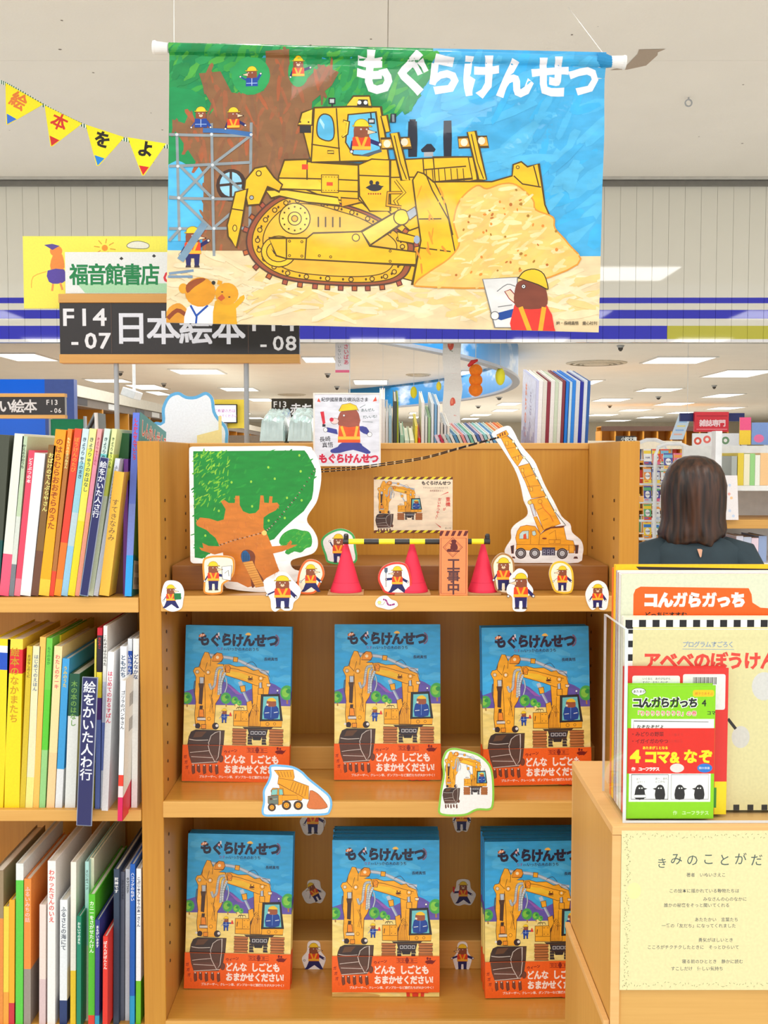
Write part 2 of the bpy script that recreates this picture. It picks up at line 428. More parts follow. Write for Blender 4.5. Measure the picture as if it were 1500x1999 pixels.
ceiling_light(433, 763, 503, 757, 'ceiling panel crossing the right grey sign post')
ceiling_light(591, 707, 656, 697, 'ceiling panel just right of the black section sign')
ceiling_light(689, 750, 759, 742, 'ceiling panel just above the framed character poster')
ceiling_light(172, 746, 252, 740, 'ceiling panel crossing the left grey sign post')
ceiling_light(5, 704, 95, 690, 'ceiling panel at far left above the blue wall')
ORD = 'first second third fourth fifth sixth seventh eighth ninth tenth eleventh twelfth thirteenth fourteenth fifteenth sixteenth seventeenth eighteenth nineteenth twentieth'.split() + ['third from last', 'next to last', 'last']
for qi, q in enumerate(sorted([(1146, 750, 1168, 742), (1163, 783, 1225, 778), (1286, 792, 1346, 785), (1385, 777, 1437, 767), (1390, 801, 1444, 792), (1215, 803, 1265, 798), (1150, 812, 1203, 808),
          (1248, 817, 1289, 812), (1185, 823, 1228, 819), (1310, 808, 1350, 803), (898, 732, 925, 724), (974, 791, 1014, 786), (964, 803, 1009, 799), (919, 812, 958, 808),
          (901, 819, 935, 816), (798, 816, 818, 813), (800, 808, 813, 805), (487, 783, 532, 778), (484, 818, 514, 814), (466, 809, 486, 803), (295, 771, 325, 764), (258, 760, 319, 751), (354, 786, 384, 775)])):
    ceiling_light(*q, 'small recessed ceiling light deep in the far hall, %s counted from the left' % ORD[qi])
# ceiling fittings
def diffuser(u, v, r, label):
    p = PZ(u, v, CZ)
    t = empty('air_diffuser', p, label=label, cat='air vent')
    for k, rr in enumerate((1.0, 0.78, 0.56)):
        MB().lathe([(r * rr, 0.0), (r * rr, -0.012 - k * 0.006), (r * rr * 0.88, -0.02 - k * 0.006), (r * rr * 0.86, 0)], 32).build('ring', mat('vent_plastic', (206, 196, 176), rough=.5), t, smooth=False)
    MB().lathe([(r * .42, -0.005), (r * .42, -0.03), (r * .1, -0.036)], 24).build('cone', mat('vent_plastic'), t)
diffuser(1165, 708, 0.42, 'round ceiling air vent right of the tall stack of blue books')
diffuser(817, 731, 0.20, 'small round ceiling air vent inside the sky printed ring')
diffuser(570, 770, 0.30, 'round ceiling air vent above the baby books sign')
def detector(u, v, s=1.0, nm=''):
    p = PZ(u, v, CZ); k = 0.05 * s
    t = empty('ceiling_sensor', p, label='small grey ceiling sensor ' + nm, cat='sensor', group='ceiling sensors')
    MB().lathe([(k, 0), (k, -0.01), (k * .7, -0.03)], 14).build('base', METAL, t); MB().lathe([(k * .65, -0.03), (k * .6, -0.05), (k * .25, -0.07)], 14).build('dome', mat('dark_dome', (70, 66, 62), rough=.2), t)
for u, v, s, n in ((1212, 674, .9, 'just under the bulkhead at right'), (1286, 774, 1.3, 'beside a dark vent slot'), (1191, 791, 1.3, 'behind the blue book stack'), (1395, 752, 1, 'at the far right'), (235, 725, 1, 'beside the left sign post'),
                   (320, 748, 1, 'left of the white board'), (640, 729, 1, 'left of the pink paper tag'), (658, 754, 1, 'above the framed poster'), (975, 775, 1.5, 'under the sky ring'), (934, 792, 1.5, 'below the orange plush')):
    detector(u, v, s, n)
# round eye hook near the right of the near ceiling, tape scrap and stain
p = PZ(1345, 190, CZ)
hk = empty('ceiling_hook', p, label='small grey eye hook screwed into the near ceiling', cat='hook')
pts = [(0.012 * math.cos(a), 0, -0.02 + 0.012 * math.sin(a)) for a in [i * math.pi / 8 for i in range(17)]]
MB().tube(pts, 0.0028, 6).build('ring', METAL, hk); MB().tube([(0, 0, 0), (0, 0, -0.009)], 0.003, 6).build('stem', METAL, hk)
a = Art(); a.poly([(1192, 137), (1222, 130), (1245, 106), (1248, 97), (1300, 96), (1285, 102), (1284, 108), (1262, 128), (1225, 136)], (176, 158, 140))
o = a.build('tape_scrap', 1, (0, 0), MATTE, warp=lambda u, v, l: tuple(PZ(u, v, CZ - 0.0012))); tag(o, 'brown curled tape scrap stuck to the ceiling beside the banner rod', 'tape')
# sky ring valance
rc = Vector((-8.35, 13.7, 0)); RR = 10.05
SKY = mat('sky_print', (38, 160, 226), rough=0.35, noise=0.0)
nt = SKY.node_tree; N = nt.nodes; L = nt.links; b_ = N['Principled BSDF']
tc_ = N.new('ShaderNodeTexCoord'); mp_ = N.new('ShaderNodeMapping'); mp_.inputs['Scale'].default_value = (1, 1, 2.6); L.new(tc_.outputs['Object'], mp_.inputs[0])
nz_ = N.new('ShaderNodeTexNoise'); nz_.inputs['Scale'].default_value = 1.3; nz_.inputs['Detail'].default_value = 7; L.new(mp_.outputs[0], nz_.inputs['Vector'])
cr_ = N.new('ShaderNodeValToRGB'); e = cr_.color_ramp.elements; e[0].color = lin((14, 140, 214)); e[0].position = 0.56; e[1].color = lin((235, 246, 252)); e[1].position = 0.72
L.new(nz_.outputs['Fac'], cr_.inputs[0]); L.new(cr_.outputs[0], b_.inputs['Base Color'])
ring = empty('curved_valance', (0, 0, 0), label='curved ceiling valance printed with blue sky and clouds', cat='valance')
n = 60; a0, a1 = R(-52), R(40); vs = []; 
for i in range(n + 1):
    t = a0 + (a1 - a0) * i / n
    for rr in (RR, RR - 0.05):
        for z in (2.415, CZ): vs.append((rc.x + rr * math.cos(t), rc.y + rr * math.sin(t), z))
fs = []
for i in range(n):
    k = 4 * i; j = k + 4
    fs += [(k, j, j + 1, k + 1), (k + 2, k + 3, j + 3, j + 2), (k, k + 2, j + 2, j)]
fs += [(0, 1, 3, 2), (4 * n, 4 * n + 2, 4 * n + 3, 4 * n + 1)]
MB().add(vs, fs).build('band', SKY, ring)
EDGE = mat('valance_edge', (150, 158, 172), rough=.4)
vs = []; fs = []
for i in range(n + 1):
    t = a0 + (a1 - a0) * i / n
    for rr in (RR + 0.02, RR - 0.07):
        for z in (2.385, 2.415): vs.append((rc.x + rr * math.cos(t), rc.y + rr * math.sin(t), z))
for i in range(n):
    k = 4 * i; j = k + 4; fs += [(k, j, j + 1, k + 1), (k + 2, k + 3, j + 3, j + 2), (k, k + 2, j + 2, j), (k + 1, j + 1, j + 3, k + 3)]
MB().add(vs, fs).build('edging', EDGE, ring)
# ================================================================= BOOKCASES
FY, BY = 1.70, 1.96          # front and back planes of the display bookcase
XL, XR = -0.372, 0.391       # inner faces
case = empty('bookcase', (0, FY, 0), label='wooden display bookcase with three open shelves of the same blue picture book', cat='bookcase')
def cbox(name, a, b, m, par=case, bev=0.0015):
    o = MB().box((a[0], a[1] - par.location.y, a[2]), (b[0], b[1] - par.location.y, b[2])).build(name, m, par, bevel=bev); return o
TOPZ = P(0, 861, FY).z
cbox('side_panel', (XL - 0.036, FY, 0), (XL, BY + 0.02, TOPZ), WOODP)
cbox('side_panel', (XR, FY, 0), (XR + 0.032, BY + 0.02, TOPZ), WOODP)
cbox('edge_strip', (XL - 0.0365, FY - 0.004, 0), (XL + 0.0005, FY + 0.0, TOPZ), WOODV)
cbox('edge_strip', (XR - 0.0005, FY - 0.004, 0), (XR + 0.0325, FY + 0.0, TOPZ), WOODV)
cbox('back_panel', (XL, BY, 0), (XR, BY + 0.018, TOPZ), WOODV)
cbox('cap_rail', (XL, BY - 0.003, TOPZ - 0.012), (XR, BY, TOPZ), WOODX)
S1, S1b = P(0, 1163, FY).z, P(0, 1193, FY).z
S2, S2b = P(0, 1563, FY).z, P(0, 1594, FY).z
S3 = P(0, 1990, FY).z
for zt, zb in ((S1, S1b), (S2, S2b), (S3, S3 - 0.027)):
    cbox('shelf', (XL, FY + 0.002, zb), (XR, BY, zt), WOODY)
    cbox('shelf_edge', (XL - 0.0005 if zt != S1 else XL - 0.0, FY - 0.006, zb), (XR, FY + 0.002, zt + 0.0003), WOODX)
RD = 1.872                    # front face of the stepped riser on each shelf
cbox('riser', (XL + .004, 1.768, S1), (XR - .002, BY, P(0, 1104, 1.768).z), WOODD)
for zt, vt in ((S2, 1457), (S3, 1836)):
    cbox('riser', (XL, RD, zt), (XR, BY, P(0, vt, RD).z), WOODX)
# shelf pin holes drilled up both side panels
for sx, x in ((1, XL), (-1, XR)):
    for y in (FY + 0.035, BY - 0.045):
        for k in range(26):
            z = TOPZ - 0.10 - k * 0.032
            if min(abs(z - S1 + .012), abs(z - S2 + .012)) < 0.022: continue
            MB().lathe([(0.0028, 0), (0.0028, 0.0012), (0.0015, 0.0014)], 8, ax='x', c=(x if sx > 0 else x - 0.0013, y - FY, z)).build('pin_hole', PIN, case)
cbox('plinth', (XL, FY + .02, 0), (XR, FY + .04, 0.08), WOODX)
# small ledge and lower strip on the outer front edge at the right
end = empty('end_bracket', (XR + 0.033, FY + 0.0, 0), label='narrow wooden strip with a ledge on the right side of the display bookcase', cat='bracket')
zl = P(0, 981, FY).z
MB().box((0.0, 0.03, 0.0), (0.006, 0.18, zl)).build('strip', WOODV, end); MB().box((0.0, 0.02, zl), (0.013, 0.19, zl + 0.009)).build('ledge', WOODX, end, bevel=0.001)
# rear case, standing back to back, carries the books and the section sign
rear = empty('bookcase', (0, 1.985, 0), label='wooden bookcase standing behind the display bookcase and carrying the sign posts', cat='bookcase')
RT = 1.42
cbox('side_panel', (-1.01, 1.985, 0), (-0.975, 2.33, RT), WOODP, rear); cbox('side_panel', (0.395, 1.985, 0), (0.43, 2.33, RT), WOODP, rear)
cbox('top_board', (-1.005, 1.985, RT), (0.425, 2.33, RT + 0.022), WOODY, rear)
cbox('back_panel', (-0.974, 1.985, 0), (0.394, 2.0, RT), WOODV, rear)
for z in (0.3, 0.65, 1.0): cbox('shelf', (-0.974, 2.001, z), (0.394, 2.33, z + .025), WOODY, rear)
# rounded end panel of that case
zt = P(1250, 880, 2.0).z
prof = [(1.99, 0), (1.99, zt), (2.04, zt + .0), (2.10, zt - 0.012), (2.16, zt - 0.045), (2.2, zt - .1), (2.22, zt - .18), (2.22, 0)]
mb = MB(); nn = len(prof); xx0, xx1 = 0.470, 0.494
mb.add([(xx0, a - 1.99, b) for a, b in prof] + [(xx1, a - 1.99, b) for a, b in prof], [tuple(range(nn)), tuple(range(nn, 2 * nn))] + [(i, (i + 1) % nn, (i + 1) % nn + nn, i + nn) for i in range(nn)])
o = mb.build('rounded_side_board', WOODP); o.location = (0, 1.99, 0); tag(o, 'wooden end panel with rounded top corner just left of the person', 'panel')
# left bookcase
lc = empty('bookcase', (0, 1.70, 0), label='wooden bookcase at the left packed with upright picture books', cat='bookcase')
LX0, LX1 = -1.25, XL - 0.037
def lz(v): return P(0, v, 1.70).z
cbox('back_panel', (LX0, 1.96, 0), (LX1, 1.978, TOPZ - .03), WOODV, lc)
cbox('side_panel', (LX0 - .03, 1.70, 0), (LX0, 1.97, TOPZ), WOODP, lc)
LS = [lz(1166), lz(1579), lz(2000)]
for zt, zb in ((LS[0], lz(1195)), (LS[1], lz(1601)), (LS[2], LS[2] - .025)):
    cbox('shelf', (LX0, 1.702, zb), (LX1, 1.96, zt), WOODY, lc); cbox('shelf_edge', (LX0, 1.694, zb), (LX1, 1.702, zt), WOODX, lc)
# ================================================================= BOOKS
def book(row, h, w, d, cc, pos, lean=0.0, yaw=0.0, tilt=0.0, bands=None, text=None, tcol=(30, 30, 30), label='', group='', tsz=0.6, hard=True, coverart=None, cat='book', t0=0.05, bold=.02, name='picture_book', cover_r=None):
    """upright book, spine towards the camera; origin bottom centre of the spine"""
    t = empty(name, pos, (R(tilt), R(lean), R(yaw)), label, cat, group)
    th = 0.0018 if hard else 0.0007; pg = 0.003 if hard else 0.0008
    mb = MB(); zs = [0.0]; cs = []
    for (f, c) in (bands or []): zs.append(h * f); cs.append(c)
    zs.append(h); cs.append(cc)
    for i in range(len(cs)):
        a, b = zs[i], zs[i + 1]
        mb.box((-w / 2, 0, a), (w / 2, th, b), cs[i])
        mb.box((-w / 2, th, a), (-w / 2 + th, d, b), cs[i]); mb.box((w / 2 - th, th, a), (w / 2, d, b), cover_r or cs[i])
    mb.build('cover', MATTE if not hard else PAPER, t)
    MB().box((-w / 2 + th, th, pg), (w / 2 - th, d - pg, h - pg)).build('page_block', PAGES, t)
    if text:
        A = Art(); em = min(w * 1000 * tsz, h * 1000 * (0.95 - t0) / max(1, len(text)))
        A.text(text, 0, h * 1000 * t0, em, tcol, bold=bold, vert=True, sp=1.02)
        # y down from the top of the spine
        A.build('spine_title', 0.001, (0, h * 1000), PAPER, t, base=0.0002)
    return t
def row_book(x0, x1, vb, vt, xt, D, d, cc, **k):
    """spine between pixels x0..x1 at its foot (v = vb), its head centred at xt, vt"""
    a = P(x0, vb, D); b = P(x1, vb, D); c = P(xt, vt, D); m = (a + b) / 2
    w = b.x - a.x; h = math.hypot(c.x - m.x, c.z - m.z); lean = math.degrees(math.atan2(c.x - m.x, c.z - m.z))
    # keep the lower corner of a leaning book on the shelf
    m = Vector((m.x, D, m.z + abs(math.sin(R(lean))) * w / 2))
    return book(None, h, max(w - 0.0006, 0.003), d, cc, m, lean=lean, **k)
WH, CR, YE, OR_, RE, GR, BL, NV, TE, PK, LB, BR, GY = (240, 240, 238), (238, 226, 190), (246, 214, 30), (240, 150, 30), (224, 56, 40), (60, 170, 50), (30, 110, 205), (28, 34, 82), (40, 140, 130), (236, 130, 150), (140, 200, 220), (110, 66, 36), (150, 156, 160)
G1 = 'picture books on the upper left shelf'; G2 = 'picture books on the middle left shelf'; G3 = 'picture books on the lower left shelf'
rows1 = [(-24, -2, 850, 8, (70, 74, 60), 'dark olive picture book at the far left of the upper left shelf', [(.35, (10, 80, 76))], None, None),
 (-2, 17, 848, 38, (224, 228, 214), 'pale green-white book with pink foot on the upper left shelf', [(.26, (236, 90, 120))], None, None),
 (17, 27, 852, 49, (186, 205, 170), 'thin pale green book between the pink-footed book and the red-pink one', [(.2, (120, 124, 130)), (.5, (210, 216, 205))], 'かえるのおうち', (60, 70, 60)),
 (27, 39, 880, 62, (232, 70, 96), 'red-pink book with white lettering on the upper left shelf', [(.12, (240, 120, 140))], 'どうぶつの本', (250, 240, 240)),
 (39, 60, 886, 78, (240, 240, 240), 'thick white book beside the red-pink book on the upper left shelf', None, None, None),
 (60, 75, 870, 102, (128, 92, 44), 'dark brown book with pale yellow lettering on the upper left shelf', [(.3, (110, 70, 50))], 'おばけのてんぷらやさん', (236, 226, 130)),
 (75, 96, 840, 119, (244, 156, 26), 'thick orange book with brown lettering on the upper left shelf', [(.1, (250, 200, 60)), (.45, (248, 170, 20))], 'のはらむらおおぞらのうた', (150, 70, 20)),
 (96, 105, 838, 137, (236, 132, 40), 'thin brown-orange book with pale lettering beside the thick orange book', [(.15, (228, 70, 40)), (.85, (176, 110, 50))], 'ももいろのきつねさん', (238, 236, 150)),
 (105, 119, 838, 153, (232, 76, 48), 'red book with orange head on the upper left shelf', [(.1, (246, 150, 30)), (.32, (236, 120, 40)), (.84, (228, 66, 46))], 'ぼうけんのたび', (236, 150, 60)),
 (119, 132, 838, 168, (200, 222, 226), 'light blue book with brown lettering on the upper left shelf', [(.3, (150, 200, 228)), (.5, (186, 208, 214)), (.8, (150, 204, 216))], 'きょうりゅうのまき', (60, 90, 110)),
 (132, 146, 838, 182, (238, 224, 150), 'yellow book with dark lettering next to the light blue one', [(.45, (246, 222, 40)), (.88, (246, 232, 90))], 'きょうりゅうのおはなし', (70, 110, 90)),
 (146, 155, 838, 195, (240, 160, 160), 'pink book behind the upper navy shelf divider', [(.5, (244, 160, 130)), (.85, (240, 150, 170))], 'きょうりゅうとおに', (170, 50, 90)),
 (155, 167, 838, 210, (206, 226, 216), 'teal and white book behind the upper navy shelf divider', [(.85, (110, 196, 196))], 'きょうりゅうのたび', (40, 80, 90)),
 (172, 182, 838, 224, (226, 232, 160), 'lime yellow book right of the upper navy shelf divider', [(.6, (222, 232, 200)), (.85, (226, 236, 110))], 'きょうりゅうのうみ', (70, 90, 60)),
 (182, 192, 896, 230, (226, 232, 244), 'white and pale blue book leaning on the yellow slipcase book', None, 'ふしぎなもののおはなし', (70, 80, 110))]
for x0, x1, vt, xt, c, lab, bands, tx, tc in rows1:
    row_book(x0, x1, 1164, vt, xt, 1.708, 0.20, c, label=lab, group=G1, bands=bands, text=tx, tcol=tc or (0, 0, 0), tsz=.72)
row_book(222, 242, 1164, 846, 243, 1.745, 0.19, (36, 92, 50), label='dark green picture book behind the yellow slipcase book', group=G1, bands=[(.6, (96, 60, 40))])
row_book(240, 249, 1164, 896, 246, 1.732, 0.15, (116, 60, 150), label='small purple and white book behind the yellow slipcase book', group=G1, bands=[(.9, (120, 60, 150))])
b = row_book(193, 213, 1164, 922, 233, 1.70, 0.20, (246, 190, 66), label='golden yellow slipcase book with thin brown lettering on the upper left shelf', group=G1, text='すてきなみみ', tcol=(120, 90, 60), tsz=.7, t0=.22, bold=0)
b = row_book(243, 257, 1164, 800, 254, 1.700, 0.215, (96, 120, 214), tilt=-8, label='tall blue and teal train book leaning against the display bookcase', group=G1, bands=[(.22, (40, 160, 230)), (.5, (120, 140, 214))], text='しんかんせんでいこう', tcol=(214, 40, 66), tsz=.62, t0=.03, bold=.045, cover_r=(56, 140, 140))
hb = 0.312
A = Art()   # front board of the train book faces right
A.rect(0, 0, 214, 312, (56, 140, 140)); A.poly([(0, 90), (60, 110), (90, 200), (40, 250), (0, 240)], (110, 170, 90)); A.text('しんかんせんで いこう', 14, 24, 30, (240, 220, 200), bold=.06); A.text('しんかんせんで いこう', 14, 24, 30, (206, 60, 50), bold=.02)
A.rect(6, 252, 60, 300, (240, 238, 230)); 
for i in range(16): A.rect(12 + i * 2.6, 258, 13 + i * 2.6, 272, (60, 60, 60)); A.rect(12 + i * 2.6, 280, 13 + i * 2.6, 292, (60, 60, 60))
A.build('front_print', 1, (0, 0), PAPER, b, warp=lambda a_, b_, l: (0.0058 + l * 1.2e-5 + 0.0003, a_ * .001, hb * 1.0 - b_ * .001), clip=(0, 0, 214, 311))
DIV = mat('divider_plastic', attr=True, rough=.25, noise=.02, coat=.3)
def divider(x0, x1, vb, vt, xt, D, text, label):
    a = P(x0, vb, D); b = P(x1, vb, D); c = P(xt, vt, D); m = (a + b) / 2
    w = b.x - a.x; h = math.hypot(c.x - m.x, c.z - m.z); lean = math.degrees(math.atan2(c.x - m.x, c.z - m.z))
    t = empty('shelf_divider', m, (0, R(lean), 0), label, 'shelf divider', 'navy author dividers on the left bookcase')
    MB().box((-w / 2, 0, 0), (w / 2, 0.003, h), (150, 160, 180)).box((-.001, .003, 0.004), (.001, .12, h - .01), (30, 36, 80)).build('plate', DIV, t)
    MB().box((-w / 2 + .0012, -0.0004, 0.001), (w / 2 - .0012, 0, h - .001), (26, 30, 92)).build('label_face', DIV, t)
    A = Art(); A.text(text, 0, 6, min(w * 1000 * .82, (h * 1000 - 12) / len(text)), (226, 230, 240), bold=.02, vert=True); A.build('lettering', .001, (0, h * 1000), PAPER, t, base=.0006)
divider(155, 172, 1163, 893, 204, 1.682, '絵をかいた人さ行', 'navy divider with white lettering on the upper left shelf')
divider(149, 179, 1612, 1322, 176, 1.660, '絵をかいた人わ行', 'navy divider with white lettering jutting from the middle left shelf')
rows2 = [(-28, 6, 1248, 4, 12, (246, 214, 20), 'thick yellow book with blue and white head at far left of the middle left shelf', [(.82, (246, 214, 20)), (.92, (30, 80, 190)), (.96, (236, 236, 236))], None, None),
 (8, 38, 1248, 30, 0, (248, 216, 70), 'thick yellow book with red title block on the middle left shelf', [(.80, (248, 216, 20)), (.94, (220, 40, 50))], '絵本のなかまたち', (200, 150, 20)),
 (38, 49, 1262, 58, 0, (214, 186, 40), 'olive yellow book next to the red-blocked yellow book', None, 'おはなしのくに', (120, 100, 30)),
 (49, 64, 1262, 72, 0, (236, 226, 180), 'cream book with grey-blue lettering on the middle left shelf', [(.2, (244, 226, 130))], 'はじめてのえほん', (110, 130, 150)),
 (64, 76, 1244, 84, 0, (244, 190, 90), 'pale orange book left of the bright green one', None, None, None),
 (76, 88, 1246, 97, 0, (110, 200, 70), 'bright green book on the middle left shelf', [(.35, (150, 206, 130)), (.7, (90, 200, 50))], 'もりのなか', (60, 150, 60)),
 (90, 106, 1262, 114, 0, (246, 220, 160), 'pale peach book with pink lettering on the middle left shelf', [(.35, (246, 206, 150))], 'わたしのケーキ', (230, 90, 100)),
 (107, 121, 1286, 129, 0, (60, 160, 220), 'sky blue book with white foot on the middle left shelf', [(.27, (230, 232, 232))], 'うみのうた', (230, 200, 60)),
 (126, 147, 1316, 146, 0, (24, 84, 60), 'white book with dark green title block left of the lower navy divider', [(.69, (232, 234, 228))], '木の本のはなし', (120, 170, 80))]
for x0, x1, vt, xt, e_, c, lab, bands, tx, tc in rows2:
    row_book(x0, x1, 1581, vt, xt, 1.706, 0.20, c, label=lab, group=G2, bands=bands, text=tx, tcol=tc or (0, 0, 0), tsz=.62)
row_book(96, 104, 1581, 1240, 116, 1.745, .2, (226, 200, 40), label='tall yellow book behind the pale peach book', group=G2)
row_book(124, 146, 1581, 1275, 150, 1.80, .14, (70, 74, 76), label='dark grey book behind the green-titled white book', group=G2)
row_book(180, 184, 1581, 1248, 187, 1.706, .2, (240, 226, 90), label='very thin yellow book right of the lower navy divider', group=G2)
row_book(185, 195, 1583, 1226, 195, 1.700, .21, (206, 30, 50), bands=[(.5, (110, 130, 200)), (.62, (90, 60, 130)), (.76, (240, 220, 60)), (.96, (40, 30, 40))], label='slim red, black and violet book on the middle left shelf', group=G2, text='おにのこ', tcol=(220, 50, 50))
row_book(196, 204, 1583, 1222, 206, 1.700, .21, (238, 236, 230), bands=[(.22, (226, 232, 244)), (.48, (120, 140, 210)), (.7, (214, 218, 236))], text='これはのはらのうた', tcol=(20, 20, 20), tsz=.9, label='tall white book with black brush lettering on the middle left shelf', group=G2)
row_book(198, 211, 1583, 1273, 217, 1.692, .21, (246, 246, 246), text='はじめてのおるすばん', tcol=(226, 70, 100), tsz=.82, t0=.12, label='white book with pink title lettering on the middle left shelf', group=G2)
row_book(232, 245, 1583, 1262, 241, 1.70, .21, (238, 240, 242), text='ともだち', tcol=(36, 74, 110), tsz=.9, label='white book with navy title standing behind the bakery book', group=G2)
row_book(246, 255, 1583, 1247, 254, 1.712, .21, (226, 230, 234), bands=[(.93, (24, 80, 180))], text='いちねんせい', tcol=(240, 244, 250), tsz=.95, t0=.09, label='royal blue spined book with white head on the middle left shelf', group=G2)
row_book(256, 268, 1583, 1247, 266, 1.706, .21, (244, 244, 240), text='どんなかな', tcol=(30, 60, 120), tsz=.85, t0=.09, label='white book with blue title against the display bookcase side', group=G2)
b = row_book(229, 239, 1603, 1329, 241, 1.655, .20, (246, 246, 244), bands=[(.17, (214, 24, 90)), (.25, (236, 210, 210)), (.33, (238, 60, 40))], text='ゴリラのパンやさん', tcol=(50, 66, 90), tsz=.9, t0=.07, label='white bakery picture book with pink-red band jutting from the middle left shelf', group=G2, cover_r=(240, 236, 226))
A = Art(); H = 236.0
A.rect(0, 0, 199, H, (240, 238, 228)); 
for q in (30, 72):
    for i in range(18): A.rect(26 + i * 2.8, q, 27 + i * 2.8 + (i % 3) * .5, q + 22, (70, 60, 56))
A.poly([(90, 200), (120, 120), (150, 150), (170, 90), (199, 120), (199, 200)], (240, 200, 40), sm=3); A.poly([(130, 200), (150, 150), (175, 130), (190, 200)], (236, 120, 30), sm=3)
A.poly([(0, H), (0, 196), (80, 176), (199, 130), (199, H)], (222, 28, 60)); A.ell(110, 200, 16, 24, (244, 130, 120)); A.text('匠に', 140, 176, 30, (250, 240, 240), bold=.03)
A.build('front_print', 1, (0, 0), PAPER, b, warp=lambda a_, b_, l: (0.0045 + l * 1.2e-5, a_ * .001, (H - b_) * .001), clip=(0, 0, 199, H))
rows3 = [(-14, 6, 1700, 1700, (150, 130, 100), 'brown and orange book at far left of the lower left shelf', [(.7, (226, 140, 60))], None, None),
 (6, 17, 1770, 0, (240, 206, 70), 'narrow yellow book on the lower left shelf', [(.3, (240, 160, 60))], None, None),
 (17, 28, 1757, 0, (246, 170, 40), 'narrow orange book with red foot on the lower left shelf', [(.2, (200, 50, 60))], None, None),
 (30, 45, 1686, 0, (226, 232, 228), 'bright green book with white head on the lower left shelf', [(.9, (90, 200, 70))], None, None),
 (46, 60, 1716, 0, (236, 140, 60), 'orange covered book with pale pink lettering on the lower left shelf', [(.4, (150, 140, 130))], 'ふるいみちの話', (250, 200, 190)),
 (76, 89, 1766, 0, (232, 214, 204), 'cream pink low book on the lower left shelf', [(.4, (214, 190, 190))], None, None),
 (92, 108, 1681, 0, (240, 236, 232), 'tall white book with red lettering on the lower left shelf', None, 'わかったさんのいえ', (226, 90, 80)),
 (116, 131, 1757, 0, (232, 236, 238), 'white book with grey lettering and navy foot on the lower left shelf', [(.22, (40, 60, 110))], 'ふるさとの海にて', (90, 96, 110)),
 (137, 148, 1683, 0, (240, 234, 220), 'cream white book with yellow foot on the lower left shelf', [(.35, (240, 200, 40)), (.6, (240, 234, 220))], None, None),
 (149, 158, 1789, 0, (20, 130, 100), 'low deep teal book with white lettering on the lower left shelf', None, 'おもいでのまち', (220, 240, 230)),
 (165, 173, 1682, 0, (170, 216, 210), 'slim aqua book on the lower left shelf', [(.5, (210, 226, 190))], 'さいごのページ', (60, 60, 60)),
 (174, 183, 1675, 0, (238, 238, 206), 'slim cream book behind the green one on the lower left shelf', None, None, None),
 (172, 185, 1746, 0, (84, 186, 40), 'vivid green book with white lettering on the lower left shelf', [(.1, (226, 60, 40))], 'カニーをさがせたんけん', (240, 250, 230)),
 (185, 194, 1796, 0, (46, 56, 130), 'low indigo book with white lettering on the lower left shelf', [(.12, (40, 150, 180))], 'まるがいきます', (240, 240, 240)),
 (200, 210, 1828, 0, (222, 50, 36), 'low red book with white lettering on the lower left shelf', None, 'ばえんがばんとん', (250, 236, 230)),
 (221, 232, 1697, 0, (50, 66, 88), 'dark slate book with white lettering on the lower left shelf', None, '死神です', (240, 240, 240)),
 (235, 243, 1702, 0, (96, 100, 116), 'slim grey book beside the dark slate book', None, 'なかよしのまち', (50, 54, 66)),
 (244, 253, 1697, 0, (206, 210, 216), 'slim light grey book with black lettering on the lower left shelf', None, 'タマゴ王子', (30, 30, 30)),
 (253, 263, 1687, 0, (20, 90, 180), 'royal blue book with white lettering on the lower left shelf', [(.2, (30, 150, 200))], 'ハコフグのねがい', (240, 244, 250)),
 (265, 275, 1696, 0, (240, 240, 240), 'white book with green foot beside the display bookcase side', [(.3, (110, 190, 30))], 'こぶじゅうしゅうのあーさくん', (30, 40, 80))]
DD = {'vivid': 1.68, 'low i': 1.672, 'low r': 1.668, 'white': 1.702, 'low d': 1.68, 'slim ': 1.712}
for i, (x0, x1, vt, e_, c, lab, bands, tx, tc) in enumerate(rows3):
    D = DD.get(lab[:5], 1.70)
    if 'slim cream' in lab: D = 1.725
    row_book(x0, x1, 2008, vt, (x0 + x1) / 2 + 1, D, 0.215, c, label=lab, group=G3, bands=bands, text=tx, tcol=tc or (0, 0, 0), tsz=.75)
# books standing on the rear case
G4 = 'picture books standing on top of the rear bookcase'
def top_book(x0, x1, vt, D, d, c, lab, lean=0, yaw=0, bands=None, **k):
    a = P(x0, 868, D); b_ = P(x1, 868, D); h = P(x0, vt, D).z - (RT + .0225)
    return book(None, h, b_.x - a.x - .0004, d, c, ((a.x + b_.x) / 2, D, RT + .0225 + abs(math.sin(R(lean))) * (b_.x - a.x) / 2), lean=lean, yaw=yaw, bands=bands, label=lab, group=G4, hard=True, name='picture_book', tilt=11, **k)
tb = [(1046, 1054, WH, 'first white book of the tall stack at right, next to its cover'), (1054, 1062, (222, 220, 210), 'ivory book second in the tall stack at right'), (1062, 1069, (140, 50, 66), 'maroon book in the tall stack between ivory and white'), (1069, 1077, (232, 230, 226), 'white book right of the first maroon book'),
      (1077, 1084, (200, 214, 190), 'pale green book in the tall stack at right'), (1084, 1091, (226, 224, 214), 'cream book between pale green and second maroon'), (1091, 1097, (128, 54, 66), 'second maroon book in the tall stack at right'), (1098, 1104, (30, 120, 214), 'bright blue book right of the second maroon one'),
      (1105, 1110, (190, 214, 230), 'pale blue book between two bright blue ones'), (1110, 1117, (40, 130, 220), 'second bright blue book of the tall stack'), (1117, 1125, (206, 210, 216), 'silver grey book in the tall stack at right'), (1125, 1132, (24, 40, 150), 'navy book near the right end of the tall stack'),
      (1132, 1139, (206, 214, 226), 'pale grey-blue book right of the navy one'), (1139, 1145, (40, 90, 160), 'last dark blue book at the right end of the tall stack')]
